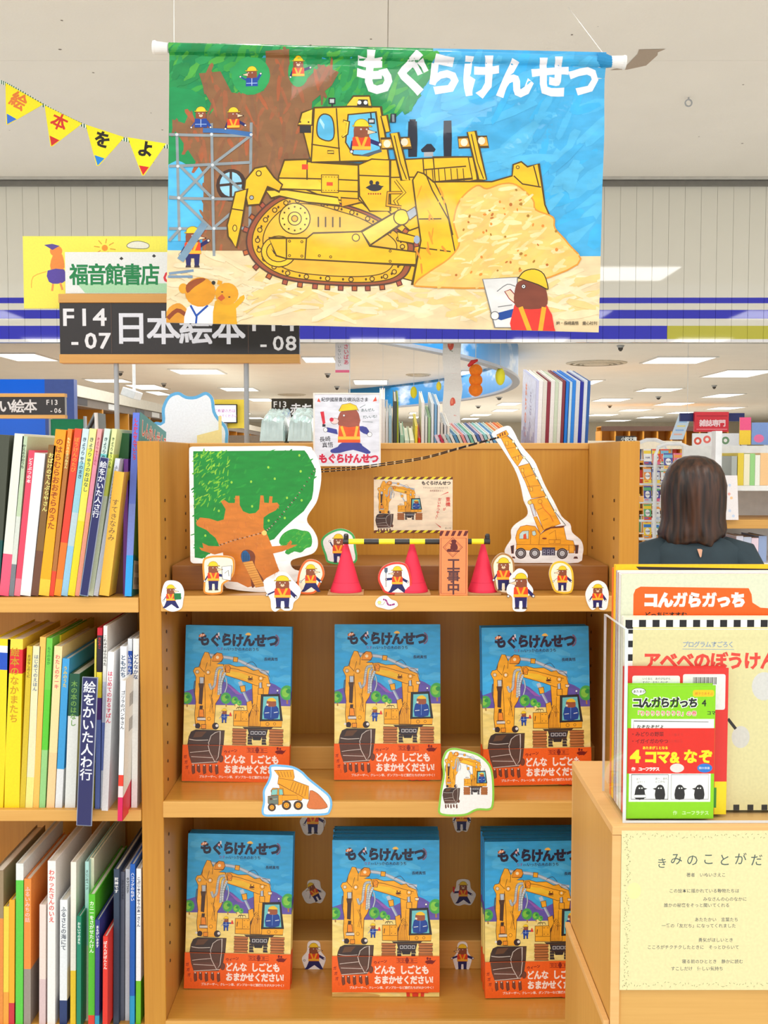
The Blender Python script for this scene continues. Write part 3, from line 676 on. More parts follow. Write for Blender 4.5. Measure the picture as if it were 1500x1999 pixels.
for i, (x0, x1, c, lab) in enumerate(tb):
    top_book(x0, x1, 742 + (i % 3) * 1.5, 2.07, .19, c, lab)
b = top_book(1041, 1046.5, 742, 2.07, .2, (200, 206, 236), 'wide lavender covered book with orange title at the left end of the tall stack')
A = Art(); hb2 = (P(0, 742, 2.07).z - RT - .0225) * 1000; A.rect(0, 0, 200, hb2, (200, 210, 238)); A.text('まちのおとぎ', 60, 20, 30, (220, 110, 50), bold=.05, vert=True); A.text('えほん', 130, 30, 26, (110, 110, 170), bold=.02, vert=True)
for i in range(9): A.rect(10 + i * 21, 130 - i % 3 * 12, 24 + i * 21, 200, (150, 160, 210), ol=(90, 96, 150), w=1)
A.build('side_print', 1, (0, 0), PAINT, b, warp=lambda a_, b_, l: (-.0029 - l * 1e-5, .2 - a_ * .001, (hb2 - b_) * .001), clip=(1, 1, 199, hb2))
mb = MB(); mb.add([(-.97, 2.05 - 1.985, RT + .0221), (.39, 2.05 - 1.985, RT + .0221), (.39, .34, RT + .022 + .053), (-.97, .34, RT + .022 + .053), (-.97, .34, RT + .0221), (.39, .34, RT + .0221)], [(0, 1, 2, 3), (0, 4, 5, 1), (0, 3, 4), (1, 5, 2), (2, 5, 4, 3)]).build('sloped_rest', WOODX, rear)
lefty = [(741, 747, 765, WH, 'white book at the left end of the top row'), (747, 752, 766, (226, 228, 226), 'second white book of the top row'), (753, 758, 790, (206, 212, 214), 'grey white book in the top row beside the framed poster'), (759, 765, 798, (150, 190, 210), 'pale blue short book of the top row'),
         (768, 775, 770, (70, 76, 70), 'dark grey book with olive edge in the top row'), (775, 778, 771, (150, 170, 40), 'thin olive green book in the top row'),
         (781, 789, 836, (150, 196, 170), 'short mint green book in the top row'), (790, 799, 846, (206, 226, 206), 'short pale green box book in the top row'), (800, 809, 846, (228, 230, 196), 'short pale lemon book in the top row'), (810, 815, 818, (236, 214, 60), 'short yellow book in the top row'), (816, 821, 842, (226, 60, 40), 'tiny red book in the top row'),
         (822, 828, 772, (232, 232, 228), 'tall white book behind the crane jib tip at left'), (829, 834, 800, (214, 220, 214), 'grey green book of the centre top row'), (835, 840, 802, (150, 190, 140), 'leaf green book of the centre top row'), (841, 846, 774, (220, 228, 232), 'tall ice white book of the centre top row'),
         (847, 852, 776, (120, 170, 210), 'steel blue book of the centre top row'), (853, 858, 778, (226, 228, 226), 'tall white book left of the paper garland'), (859, 864, 812, (206, 200, 190), 'stone grey book beside the paper garland'), (866, 871, 816, (200, 204, 206), 'light grey book under the paper garland'), (872, 877, 818, (226, 220, 210), 'cream book under the paper garland')]
for x0, x1, vt, c, lab in lefty: top_book(x0, x1, vt + 12, 2.07, .17, c, lab)
pal = [(226, 210, 230), (190, 60, 90), (214, 206, 200), (150, 190, 200), (226, 226, 220), (90, 150, 190), (206, 214, 200), (230, 150, 150), (180, 200, 220), (120, 190, 170), (226, 226, 214), (80, 110, 170), (214, 190, 200), (150, 210, 210), (226, 230, 226), (100, 160, 210), (200, 220, 210), (240, 150, 80), (226, 200, 180), (236, 120, 60), (246, 170, 90)]
nm = 'lilac crimson stone aqua ivory blue sage rose sky mint white indigo mauve cyan pearl azure celadon orange sand vermilion apricot'.split()
for i, c in enumerate(pal):
    x = 893 + i * 7.0
    top_book(x, x + 5.5, 838, 2.07, .16, c, 'thin %s book leaning left in the low slanted row by the crane jib' % nm[i], lean=-26 + i * .15)
# two shrink wrapped parcels of books
WRAP = mat('shrink_wrap', (190, 214, 212), rough=.12, noise=.25, nscale=22, bump=1.0, coat=.6)
for i, (x0, x1, lab) in enumerate(((512, 562, 'left parcel of books in shiny shrink wrap behind the tree board'), (565, 616, 'right parcel of books in shiny shrink wrap next to the framed poster'))):
    a = P(x0, 868, 2.1); c = P(x1, 868, 2.1)
    zt_ = P(0, 832, 2.1).z; z0_ = RT + .0225; t = empty('wrapped_parcel', ((a.x + c.x) / 2, 2.07, z0_ + .001), (R(11), 0, 0), label=lab, cat='parcel', group='shrink wrapped parcels on the rear bookcase'); w = (c.x - a.x) / 2 - .001
    mb = MB()
    for k in range(7): mb.box((-w + .002, 0.003, .002 + k * .0125), (w - .002, .17, .0125 + k * .0125), (226, 214, 190))
    mb.build('books', PAPER, t, bevel=.001)
    zz = zt_ - z0_; bm = bmesh.new(); bmesh.ops.create_grid(bm, x_segments=14, y_segments=14, size=1)
    me = bpy.data.meshes.new('wrap'); rnd = random.Random(i)
    for vtx in bm.verts:
        x, y = vtx.co.x, vtx.co.y; e_ = max(abs(x), abs(y))
        hgt = zz + .016 * (1 - e_ ** 4) + rnd.uniform(-.003, .003)
        if e_ > .95: hgt = .088
        vtx.co = Vector((x * w, .085 + y * .088, hgt))
    bm.to_mesh(me); bm.free(); me.materials.append(WRAP); link(bpy.data.objects.new('wrap', me), t)
# ================================================================= PRINTED ART
def zc(pts, ox, oy, s): return [(ox + p[0] / s, oy + p[1] / s) for p in pts]
K_ = (66, 46, 26)
def worker(A, cx, y, h, face=0, la=35, ra=35, rot=0, body='vest', legs='stand', fat=1.0, tool=None, ol=False):
    """small helmeted building worker, generic: brown head, yellow helmet, orange vest"""
    c, d = math.cos(R(rot)), math.sin(R(rot)); my = y + h / 2
    def T(pts):
        out = []
        for (a, b) in pts:
            X, Y = a * h * fat, (b - .5) * h
            out.append((cx + X * c - Y * d, my + X * d + Y * c))
        return out
    lw = max(h * .02, .25)
    navy = (34, 34, 96) if body == 'vest' else (28, 70, 160)
    # legs
    if legs == 'stand':
        for s_ in (-1, 1): A.poly(T([(s_ * .03, .68), (s_ * .17, .68), (s_ * .15, .98), (s_ * .05, .98)]), navy); A.poly(T([(s_ * .04, .95), (s_ * .16, .95), (s_ * .17, 1.0), (s_ * .04, 1.0)]), (60, 50, 60))
        A.poly(T([(-.17, .64), (.17, .64), (.16, .78), (-.16, .78)]), navy)
    elif legs == 'run':
        A.poly(T([(-.17, .66), (.17, .66), (.30, .90), (.34, .98), (.25, .99), (.02, .82), (-.22, .98), (-.34, .98), (-.26, .88)]), navy)
    # arms
    for s_, an in ((-1, la), (1, ra)):
        if an is None: continue
        a = R(an); x0, y0_ = s_ * .17, .48; x1, y1 = x0 + s_ * math.sin(a) * .24, y0_ + math.cos(a) * .24
        nx, ny = math.cos(a) * .045, -math.sin(a) * .045 * s_
        A.poly(T([(x0 - nx * s_, y0_ - ny), (x1 - nx * s_, y1 - ny), (x1 + nx * s_, y1 + ny), (x0 + nx * s_, y0_ + ny)]), navy)
        q = T([(x1, y1)])[0]; A.ell(q[0], q[1], h * .035, h * .035, (240, 236, 230), ol=(60, 50, 60), w=lw * .6, n=8)
        if tool and s_ == tool[0]:
            if tool[1] == 'baton': A.poly(T([(x1 - .03, y1), (x1 - .045, y1 - .24), (x1 + .045, y1 - .24), (x1 + .03, y1)]), (220, 40, 50))
            if tool[1] == 'shovel':
                A.line(T([(x1, y1 - .22), (x1, y1 + .28)]), h * .02, (120, 70, 50)); A.poly(T([(x1 - .06, y1 - .42), (x1 + .06, y1 - .42), (x1 + .06, y1 - .28), (x1, y1 - .2), (x1 - .06, y1 - .28)]), (84, 100, 120))
            if tool[1] == 'cone': A.poly(T([(x1 - .02, y1 - .2), (x1 + .03, y1 - .2), (x1 + .12, y1 + .05), (x1 - .08, y1 + .05)]), (226, 50, 50))
            if tool[1] == 'plan': A.poly(T([(x1 - .12, y1 - .32), (x1 + .22, y1 - .36), (x1 + .18, y1 + .14), (x1 - .1, y1 + .1)]), (250, 246, 232), ol=(130, 130, 130), w=lw); A.line(T([(x1 - .02, y1 - .1), (x1 + .1, y1 - .2), (x1 + .12, y1)]), lw, (120, 120, 120))
    # trunk
    vest = (228, 70, 30) if body == 'vest' else navy
    A.poly(T([(-.19, .42), (-.14, .38), (.14, .38), (.19, .42), (.2, .68), (-.2, .68)]), vest)
    if body == 'vest':
        A.poly(T([(-.14, .39), (-.08, .39), (.0, .6), (-.05, .62)]), (250, 176, 40)); A.poly(T([(.14, .39), (.08, .39), (.0, .6), (.05, .62)]), (250, 176, 40))
        A.poly(T([(-.2, .60), (.2, .60), (.2, .67), (-.2, .67)]), (250, 186, 50))
    else: A.line(T([(0, .42), (0, .66)]), lw, (200, 220, 240)); A.line(T([(-.18, .58), (.18, .58)]), lw, (170, 200, 240))
    # head
    hp = [(.17 * math.cos(R(k)), .27 + .15 * math.sin(R(k))) for k in range(0, 360, 24)]
    A.poly(T([(-.16, .20), (.16, .20), (.165, .40), (-.165, .40)]), (140, 74, 46)); A.poly(T(hp), (142, 76, 48))
    if face == 0:
        q = T([(0, .31)])[0]; A.ell(q[0], q[1], h * .06, h * .045, (236, 206, 166), rot=rot, n=10); q = T([(0, .285)])[0]; A.ell(q[0], q[1], h * .018, h * .014, (50, 30, 30), n=8)
    else:
        A.poly(T([(face * .13, .24), (face * .32, .30), (face * .13, .35)]), (236, 206, 166), ol=(60, 40, 40), w=lw * .5); q = T([(face * .31, .30)])[0]; A.ell(q[0], q[1], h * .018, h * .016, (40, 30, 30), n=8)
    for s_ in (-1, 1):
        q = T([(face * .05 + s_ * .06, .24)])[0]; A.ell(q[0], q[1], h * .018, h * .018, (245, 240, 235), n=8); A.ell(q[0], q[1], h * .009, h * .009, (30, 20, 20), n=6)
    # helmet
    hp = [(.16 * math.cos(R(k)), .17 + .15 * math.sin(R(k))) for k in range(180, 361, 20)]
    A.poly(T([(-.21 + .02 * face, .185), (-.19, .15)] + hp + [(.19, .15), (.21 + .02 * face, .185)]), (246, 206, 40), ol=(120, 90, 20), w=lw * .5)
def brush(A, box, cols, n, ln, w, ang=0, sd=1, clipf=None):
    rnd = random.Random(sd); x0, y0, x1, y1 = box; mean = [sum(c[k] for c in cols) / len(cols) for k in range(3)]; cols = [tuple(c[k] * .5 + mean[k] * .5 for k in range(3)) for c in cols] if sd != 22 else cols
    for _ in range(n):
        x, y = rnd.uniform(x0, x1), rnd.uniform(y0, y1)
        if clipf and not clipf(x, y): continue
        a = R(ang + rnd.uniform(-35, 35)); l = ln * rnd.uniform(.5, 1.3) / 2; ww = w * rnd.uniform(.5, 1.2)
        dx, dy = math.cos(a) * l, math.sin(a) * l
        ex_, ey_ = dy / l * ww, -dx / l * ww; A.poly([(x - dx - ex_ * .15, y - dy - ey_ * .15), (x - dx * .85 + ex_ * .38, y - dy * .85 + ey_ * .38), (x + dx * .2 + ex_ * .5, y + dy * .2 + ey_ * .5), (x + dx * .95 + ex_ * .25, y + dy * .95 + ey_ * .25), (x + dx - ex_ * .2, y + dy - ey_ * .2), (x + dx * .1 - ex_ * .45, y + dy * .1 - ey_ * .45), (x - dx * .7 - ex_ * .42, y - dy * .7 - ey_ * .42)], rnd.choice(cols)); A.L -= .7
    A.L += 1
def inpoly(pts):
    def f(x, y):
        r = False; j = len(pts) - 1
        for i in range(len(pts)):
            xi, yi = pts[i]; xj, yj = pts[j]
            if (yi > y) != (yj > y) and x < (xj - xi) * (y - yi) / (yj - yi) + xi: r = not r
            j = i
        return r
    return f
# ---------------------------------------------------------------- hanging banner
A = Art(); Y0, Y1, Y2 = (246, 190, 34), (250, 206, 60), (238, 164, 28); KO = (84, 62, 20)
A.rect(310, 60, 1200, 670, (72, 172, 222))
brush(A, (830, 120, 1180, 480), [(60, 164, 218), (88, 186, 232), (50, 176, 236), (100, 190, 228)], 150, 90, 26, -40, 2)
fol = [(310, 60), (846, 60), (846, 110), (838, 150), (820, 185), (790, 212), (760, 240), (720, 255), (560, 260), (480, 300), (330, 300), (310, 300)]
A.poly(fol, (18, 140, 78)); A.L += 1
brush(A, (325, 80, 840, 300), [(30, 150, 80), (14, 128, 74), (70, 170, 60), (10, 120, 70), (40, 160, 100), (110, 190, 60)], 420, 46, 15, -50, 3, inpoly(fol))
A.rect(310, 262, 402, 470, (86, 190, 236)); A.poly([(310, 180), (400, 190), (392, 300), (372, 322), (345, 312), (310, 318)], (22, 146, 80), sm=3)
trunk = [(388, 142), (430, 138), (452, 180), (486, 186), (516, 178), (520, 104), (566, 100), (563, 150), (590, 166), (628, 128), (662, 142), (648, 168), (610, 200), (604, 300), (600, 500), (394, 500), (398, 340), (372, 300), (336, 246), (336, 232), (360, 240), (370, 216), (380, 240), (402, 232), (418, 212), (400, 180)]
A.poly(trunk, (140, 98, 62)); A.L += 1
brush(A, (340, 110, 650, 490), [(150, 104, 66), (126, 88, 58), (170, 96, 60), (190, 92, 50), (120, 94, 66)], 330, 40, 9, 88, 4, inpoly(trunk))
for cx, cy, rx, ry in ((490, 148, 38, 38), (583, 142, 20, 30)): A.ell(cx, cy, rx, ry, (40, 160, 86))
A.poly([(310, 488), (480, 490), (600, 498), (1200, 500), (1200, 670), (310, 670)], (232, 210, 164)); A.L += 1
brush(A, (500, 520, 1170, 620), [(238, 206, 130), (244, 226, 190), (230, 196, 110), (246, 232, 206)], 260, 70, 14, 0, 5)
brush(A, (330, 500, 500, 640), [(236, 216, 174), (230, 208, 160), (238, 222, 186)], 70, 50, 12, 0, 6)
# round window in the tree, scaffold
A.ell(452, 362, 30, 32, (66, 44, 34)); A.ell(451, 360, 22, 24, (150, 206, 230)); A.line([(451, 334), (451, 388)], 5, (66, 44, 34)); A.line([(428, 362), (476, 358)], 5, (66, 44, 34))
GS = (142, 152, 156)
for a, b in (((413, 240), (418, 500)), ((491, 240), (488, 470)), ((345, 262), (350, 470)), ((330, 262), (492, 266)), ((330, 324), (490, 318)), ((330, 386), (488, 390)), ((330, 446), (486, 446)), ((350, 386), (412, 446)), ((412, 322), (352, 384)), ((350, 322), (412, 384)), ((414, 322), (490, 266)), ((414, 322), (488, 386)), ((416, 446), (484, 390)), ((330, 384), (350, 386)), ((352, 446), (330, 470))):
    A.line([a, b], 5.5, GS)
A.line([(396, 254), (440, 256), (492, 264)], 9, (60, 110, 170), sm=3)
for x, y in ((345, 262), (413, 262), (491, 264), (347, 324), (415, 322), (349, 386), (416, 386), (418, 446), (351, 446)): A.ell(x, y, 3.2, 3.2, (210, 216, 220), n=8)
for cx, y, h, kw in ((492, 128, 60, dict(body='blue', face=-1, la=120, ra=150)), (583, 110, 60, dict(face=0, la=20, ra=110)), (392, 206, 62, dict(body='blue', face=0)), (456, 208, 62, dict(face=1, la=20, ra=60))): worker(A, cx, y, h, legs='none', **kw)
worker(A, 376, 440, 82, face=1, la=30, ra=120)
A.line([(352, 508), (400, 436)], 14, (120, 150, 172)); A.line([(330, 534), (378, 528)], 5, (120, 146, 170)); A.line([(328, 540), (376, 540)], 5, (120, 146, 170))
# bulldozer: ripper, tracks, body, cab, blade
def bp(pts, c=Y0, w=3.0, sm=0): A.poly(pts, c, ol=KO, w=w, sm=sm)
def bl(pts, w=2.6, sm=0, c=KO): A.line(pts, w, c, sm=sm)
for x, w_ in ((806, 17), (874, 15)): A.poly([(x - w_ / 2, 236), (x + w_ / 2, 236), (x + w_ / 2 + 1, 270), (x + w_ / 2, 306), (x - w_ / 2, 306), (x - w_ / 2 - 1, 270)], (34, 38, 52))
A.rect(800, 232, 812, 238, (34, 38, 52)); A.rect(870, 237, 880, 243, (34, 38, 52)); A.rect(828, 292, 846, 306, (170, 172, 176)); A.poly([(822, 292), (834, 281), (842, 281), (851, 292), (848, 297), (824, 297)], (34, 38, 52))
bp([(556, 314), (608, 312), (604, 340), (732, 372), (760, 392), (790, 400), (850, 400), (846, 310), (926, 308), (932, 352), (946, 348), (948, 350), (850, 370), (850, 560), (700, 520), (556, 400), (540, 388), (545, 346)], Y0)
bp([(600, 316), (704, 320), (706, 396), (640, 388), (600, 372)], Y0); bp([(758, 312), (852, 309), (856, 430), (800, 450), (758, 412)], Y0); bl([(762, 346), (812, 346), (812, 410)]); bl([(826, 310), (828, 340)])
A.poly([(548, 352), (620, 352), (640, 372), (548, 372)], Y1); 
bl([(546, 349), (640, 350), (700, 352)]); bl([(548, 370), (700, 374)]); bl([(540, 392), (690, 400)])
bp([(590, 248), (614, 212), (692, 208), (744, 208), (760, 312), (700, 320), (700, 388), (722, 410), (762, 412), (762, 312), (608, 318)], Y0)
bl([(608, 318), (700, 322)]); bl([(608, 283), (664, 290)]); bl([(657, 212), (664, 318)]); bl([(614, 212), (608, 318)], 3)
A.rect(640, 295, 652, 300, Y1, ol=KO, w=1.6); A.rect(590, 322, 602, 332, (226, 70, 40)); A.rect(638, 357, 650, 363, (226, 80, 40)); A.rect(628, 342, 661, 376, Y0, ol=KO, w=1.6); A.rect(638, 356, 650, 363, (226, 80, 40))
for i in range(6): A.ell(631 + i * 5.6, 346, 1.1, 1.1, KO, n=5); A.ell(631 + i * 5.6, 372, 1.1, 1.1, KO, n=5)
bp([(700, 322), (726, 310), (762, 312), (762, 412), (722, 412), (702, 382)], Y0); bl([(702, 342), (762, 344)])
A.ell(732, 366, 14, 7, (52, 50, 56)); A.poly([(720, 362), (714, 366), (722, 370)], (52, 50, 56)); A.poly([(742, 362), (750, 363), (743, 368)], (52, 50, 56)); A.ell(725, 356, 4, 5, (52, 50, 56), n=8); A.ell(737, 357, 4, 4, (52, 50, 56), n=8)
for i in range(6): A.ell(720 + i * 4.6, 378, 1.7, 2, (170, 60, 30), n=5)
bp([(585, 240), (590, 222), (612, 214), (610, 246), (582, 246)], Y1); A.rect(586, 247, 608, 261, (50, 48, 48)); A.ell(587, 240, 2, 2, KO, n=6); A.ell(603, 240, 2, 2, KO, n=6)
bp([(676, 208), (690, 188), (722, 187), (726, 208)], Y1); A.poly([(697, 207), (700, 194), (718, 194), (720, 207)], (50, 44, 40)); A.ell(702, 200, 4, 4, (236, 240, 236), n=9); A.ell(714, 200, 4, 4, (236, 240, 236), n=9)
A.rect(643, 193, 654, 203, (200, 206, 206), ol=(40, 40, 44), w=2.5); bl([(649, 204), (649, 210)], 3, c=(40, 40, 44))
A.poly([(622, 234), (632, 224), (646, 228), (652, 244), (652, 268), (642, 276), (624, 270), (619, 256)], (90, 184, 224), ol=KO, w=2.5, sm=3); A.poly([(626, 232), (634, 244), (633, 254), (624, 238)], (170, 220, 238))
A.poly([(680, 224), (734, 218), (744, 294), (720, 304), (690, 302), (675, 278)], (100, 190, 226), ol=KO, w=2.8); A.poly([(700, 304), (744, 290), (746, 296), (716, 305)], (80, 96, 110))
worker(A, 706, 230, 92, face=1, la=10, ra=70, legs='none')
A.rect(720, 232, 731, 240, (200, 206, 210), ol=(40, 40, 44), w=2.2); bl([(724, 219), (725, 231)], 2.5, c=(40, 40, 44))
bl([(670, 236), (680, 238), (678, 262), (668, 268)], 5, c=KO); bl([(671, 237), (679, 239), (677, 261), (669, 267)], 2.6, c=Y1)
bp([(744, 226), (756, 224), (762, 256), (752, 258)], Y0, 2.5); A.rect(764, 222, 772, 238, (130, 140, 146), ol=(34, 38, 50), w=2.5)
# grille, lamps
bp([(846, 308), (914, 308), (922, 350), (850, 356)], Y0); bl([(826, 332), (910, 326)]); 
for i in range(7): bl([(832 + i * 12, 330), (834 + i * 12, 354)], 1.8)
for dx in (0, 150):
    bp([(744 + dx, 270), (800 + dx, 268), (804 + dx, 288), (746 + dx, 290)], (246, 176, 60)); bp([(762 + dx, 260), (778 + dx, 258), (800 + dx, 352), (784 + dx, 352)], Y0, 2.6)
    A.ell(756 + dx, 280, 7, 7.5, (250, 226, 196)); A.ell(790 + dx, 277, 7, 7.5, (250, 226, 196)); bl([(770 + dx, 264), (782 + dx, 318), (794 + dx, 350)], 2.2)
bl([(772, 352), (790, 376), (772, 392), (786, 420)], 6); bl([(772, 352), (790, 376), (772, 392), (786, 420)], 3.4, c=Y0)
bl([(786, 376), (758, 376), (756, 400), (784, 404)], 6); bl([(786, 376), (758, 376), (756, 400), (784, 404)], 3, c=Y2)
# tracks
def track(cx, cy, pts, k): return [(cx + (x - cx) * k, cy + (y - cy) * k) for x, y in pts]
tk = spline([(546, 386), (600, 382), (660, 396), (730, 420), (800, 466), (806, 500), (790, 540), (740, 556), (640, 556), (550, 544), (498, 512), (482, 470), (500, 424)], 6)
per = []
for i in range(len(tk)):
    a, b = Vector(tk[i]), Vector(tk[(i + 1) % len(tk)]); m_ = int(max(1, (b - a).length // 4))
    for j in range(m_): per.append((a + (b - a) * j / m_, (b - a).normalized()))
RB = (158, 84, 52)
for i in range(0, len(per), 6):
    p_, t_ = per[i]; nrm = Vector((t_.y, -t_.x)); q = p_ + nrm * 7; s_ = 4.6
    if q.y < 440 and q.x > 560: continue
    A.poly([tuple(p_ + t_ * s_), tuple(q + t_ * s_ + nrm * 3), tuple(q - t_ * s_ + nrm * 3), tuple(p_ - t_ * s_)], (190, 100, 50) if i % 12 else (172, 84, 60), ol=(90, 50, 40), w=1.8)
A.poly(tk, RB, ol=(84, 56, 44), w=3); A.poly(track(642, 470, tk, .93), (240, 180, 36), ol=KO, w=2.2)
tin = track(642, 470, tk, .865); A.poly(track(642, 470, tk, .80), (240, 184, 60), ol=KO, w=2)
for i in range(0, len(tin), 3): A.ell(tin[i][0], tin[i][1], 4.4, 4.4, (238, 184, 60), ol=KO, w=2, n=9)
for i in range(1, len(tin), 3): A.ell(tin[i][0], tin[i][1], 2.2, 3, KO, n=6)
A.ell(576, 428, 30, 30, (248, 206, 90), ol=KO, w=2.2, n=26)
for k in range(12): A.ell(576 + 23 * math.cos(k * .5236), 428 + 23 * math.sin(k * .5236), 2, 2, KO, n=6)
A.ell(576, 428, 13, 13, (250, 206, 80), ol=KO, w=2); A.ell(576, 428, 6, 6, Y2, ol=KO, w=2)
for i in range(4):
    bl([(622 + i * 14, 424), (622 + i * 14, 444)], 3)
A.ell(545, 492, 34, 30, (246, 196, 50), ol=KO, w=2.2, n=24); A.ell(545, 492, 24, 20, Y0, ol=KO, w=2); A.poly([(530, 486), (540, 496), (536, 497)], (40, 40, 40))
bp([(526, 466), (600, 466), (612, 456), (706, 452), (722, 480), (812, 492), (812, 518), (700, 512), (560, 506), (540, 500)], Y0)
bl([(560, 467), (560, 505)]); bl([(599, 467), (596, 508)]); A.ell(695, 464, 7, 7, Y1, ol=KO, w=2)
for x, y in ((566, 472), (590, 473), (566, 500), (590, 501), (624, 500), (646, 502), (762, 490), (762, 510)): A.ell(x, y, 2.2, 2.2, Y0, ol=KO, w=1.4, n=7)
bp([(706, 452), (776, 412), (786, 436), (724, 478)], (248, 206, 80)); A.ell(784, 424, 15, 15, Y1, ol=KO, w=2.4); A.poly([(794, 414), (810, 404), (816, 418), (800, 430)], (170, 178, 186), ol=KO, w=1.5)
bp([(776, 452), (812, 462), (808, 476), (778, 470)], Y0, 2.2); A.ell(814, 468, 6, 8, (160, 176, 196))
# frame bar above the track
bp([(520, 372), (560, 372), (660, 386), (664, 402), (600, 396), (546, 384), (530, 388)], Y1)
bp([(666, 386), (700, 388), (702, 396), (668, 404)], Y2, 2)
# ripper
bp([(480, 352), (498, 330), (520, 326), (536, 348), (552, 362), (546, 376), (524, 366), (508, 400), (484, 402), (478, 372)], Y0); A.ell(506, 340, 5, 5, Y1, ol=KO, w=2); A.ell(492, 387, 4, 4, (170, 180, 184), ol=KO, w=1.5)
bp([(460, 376), (484, 370), (478, 404), (472, 440), (462, 484), (452, 470), (446, 462), (444, 440), (452, 410)], Y0); bl([(452, 408), (476, 412)]); A.ell(459, 446, 4, 6, Y1, ol=KO, w=1.6)
# blade and earth
bp([(806, 352), (816, 336), (828, 340), (846, 356), (960, 356), (1000, 344), (1002, 322), (1018, 316), (1030, 326), (1052, 320), (1064, 400), (1082, 440), (1060, 470), (850, 540), (830, 556), (805, 556), (822, 470), (812, 400)], Y0)
bl([(832, 342), (844, 372), (876, 430), (890, 500)]); bl([(848, 356), (870, 400), (884, 460)]); bl([(818, 428), (862, 428)]); bl([(820, 484), (880, 492)]); bl([(1003, 344), (1020, 360), (1056, 366)]); bl([(1042, 324), (1052, 364)]); A.ell(1011, 327, 3, 3, Y1, ol=KO, w=1.5, n=8)
brush(A, (816, 350, 870, 540), [(236, 120, 40), (250, 210, 40), (240, 150, 30)], 16, 22, 5, 85, 9)
heap = spline([(892, 460), (886, 432), (898, 392), (930, 364), (950, 370), (980, 360), (1008, 362), (1040, 390), (1046, 410), (1080, 424), (1084, 446), (1110, 476), (1128, 516), (1000, 560), (830, 560), (812, 552), (840, 530), (876, 506), (896, 480)], 4)
A.poly(heap, (238, 200, 112), ol=(222, 150, 50), w=3); A.L += 1
brush(A, (820, 362, 1120, 556), [(242, 210, 130), (228, 180, 90), (246, 226, 170), (236, 192, 80), (250, 234, 190)], 300, 30, 9, -22, 7, inpoly(offset_outline(heap, -9)))
rr_ = random.Random(5); hin = inpoly(heap)
for _ in range(46):
    x, y = rr_.uniform(880, 1100), rr_.uniform(370, 540)
    if hin(x, y): A.ell(x, y, rr_.uniform(1.5, 3.4), rr_.uniform(1.5, 4), rr_.choice([(190, 110, 40), (226, 140, 50), (170, 120, 40)]), n=7, rot=rr_.uniform(0, 90)); A.L -= .7
A.L += 1
# squirrel-like figures and foreman
A.poly([(325, 610), (345, 592), (362, 600), (378, 628), (376, 660), (325, 660)], (216, 148, 44), sm=3); A.line([(328, 622), (346, 606), (362, 614)], 8, (140, 66, 30), sm=3)
A.poly([(366, 600), (410, 596), (444, 610), (442, 624), (420, 660), (364, 660)], (246, 244, 240), sm=3); A.line([(372, 596), (384, 618), (382, 640)], 4, (30, 80, 170)); A.line([(384, 616), (406, 596)], 4, (30, 80, 170))
A.poly([(420, 588), (456, 590), (462, 620), (460, 660), (420, 660)], (228, 168, 30), sm=3); A.line([(456, 600), (472, 584), (472, 578)], 10, (228, 168, 30), sm=3)
A.ell(358, 563, 9, 10, (226, 160, 40)); A.ell(391, 570, 30, 29, (222, 150, 30)); A.poly([(364, 556), (384, 544), (402, 545), (380, 560), (366, 572)], (150, 74, 30), sm=3); A.ell(417, 552, 4, 4, (40, 40, 40), n=8)
A.ell(443, 574, 23, 22, (226, 158, 30)); A.line([(428, 556), (430, 548)], 9, (226, 158, 30)); A.poly([(424, 582), (434, 574), (440, 582), (432, 588)], (200, 90, 40)); A.ell(448, 580, 2.4, 1.6, (90, 50, 30), n=6); A.ell(434, 570, 2.4, 1.4, (90, 50, 30), n=6)
A.poly([(942, 546), (1010, 542), (1008, 640), (966, 640)], (226, 226, 222), ol=(120, 120, 120), w=1.6); A.line([(970, 570), (990, 556), (1006, 560)], 1.6, (120, 120, 120), sm=3); A.line([(972, 600), (1000, 596)], 1.6, (120, 120, 120)); A.poly([(985, 570), (996, 566), (1010, 582), (1004, 592), (994, 584)], (236, 206, 176), ol=(150, 40, 40), w=1.6)
A.poly([(968, 622), (970, 612), (1008, 602), (1012, 616), (978, 626)], (24, 70, 150)); A.ell(966, 617, 8, 8, (244, 240, 232), ol=(90, 90, 90), w=1.5)
A.poly([(1004, 596), (1066, 594), (1082, 640), (1082, 668), (1004, 668)], (230, 56, 44), sm=2); A.poly([(1006, 562), (1018, 548), (1050, 548), (1066, 566), (1064, 600), (1008, 600)], (128, 64, 44), sm=4)
A.poly([(1013, 542), (1024, 530), (1044, 526), (1062, 536), (1070, 562), (1066, 564), (1050, 556), (1014, 544)], (246, 196, 40), ol=(60, 50, 20), w=2, sm=3)
A.line([(1016, 600), (1040, 664)], 9, (248, 172, 40)); A.line([(1062, 600), (1052, 664)], 9, (248, 172, 40)); A.ell(1022, 560, 4, 4, (245, 245, 240), ol=(40, 30, 30), w=1.2, n=10); A.ell(1022, 560, 1.6, 1.6, (20, 20, 20), n=6)
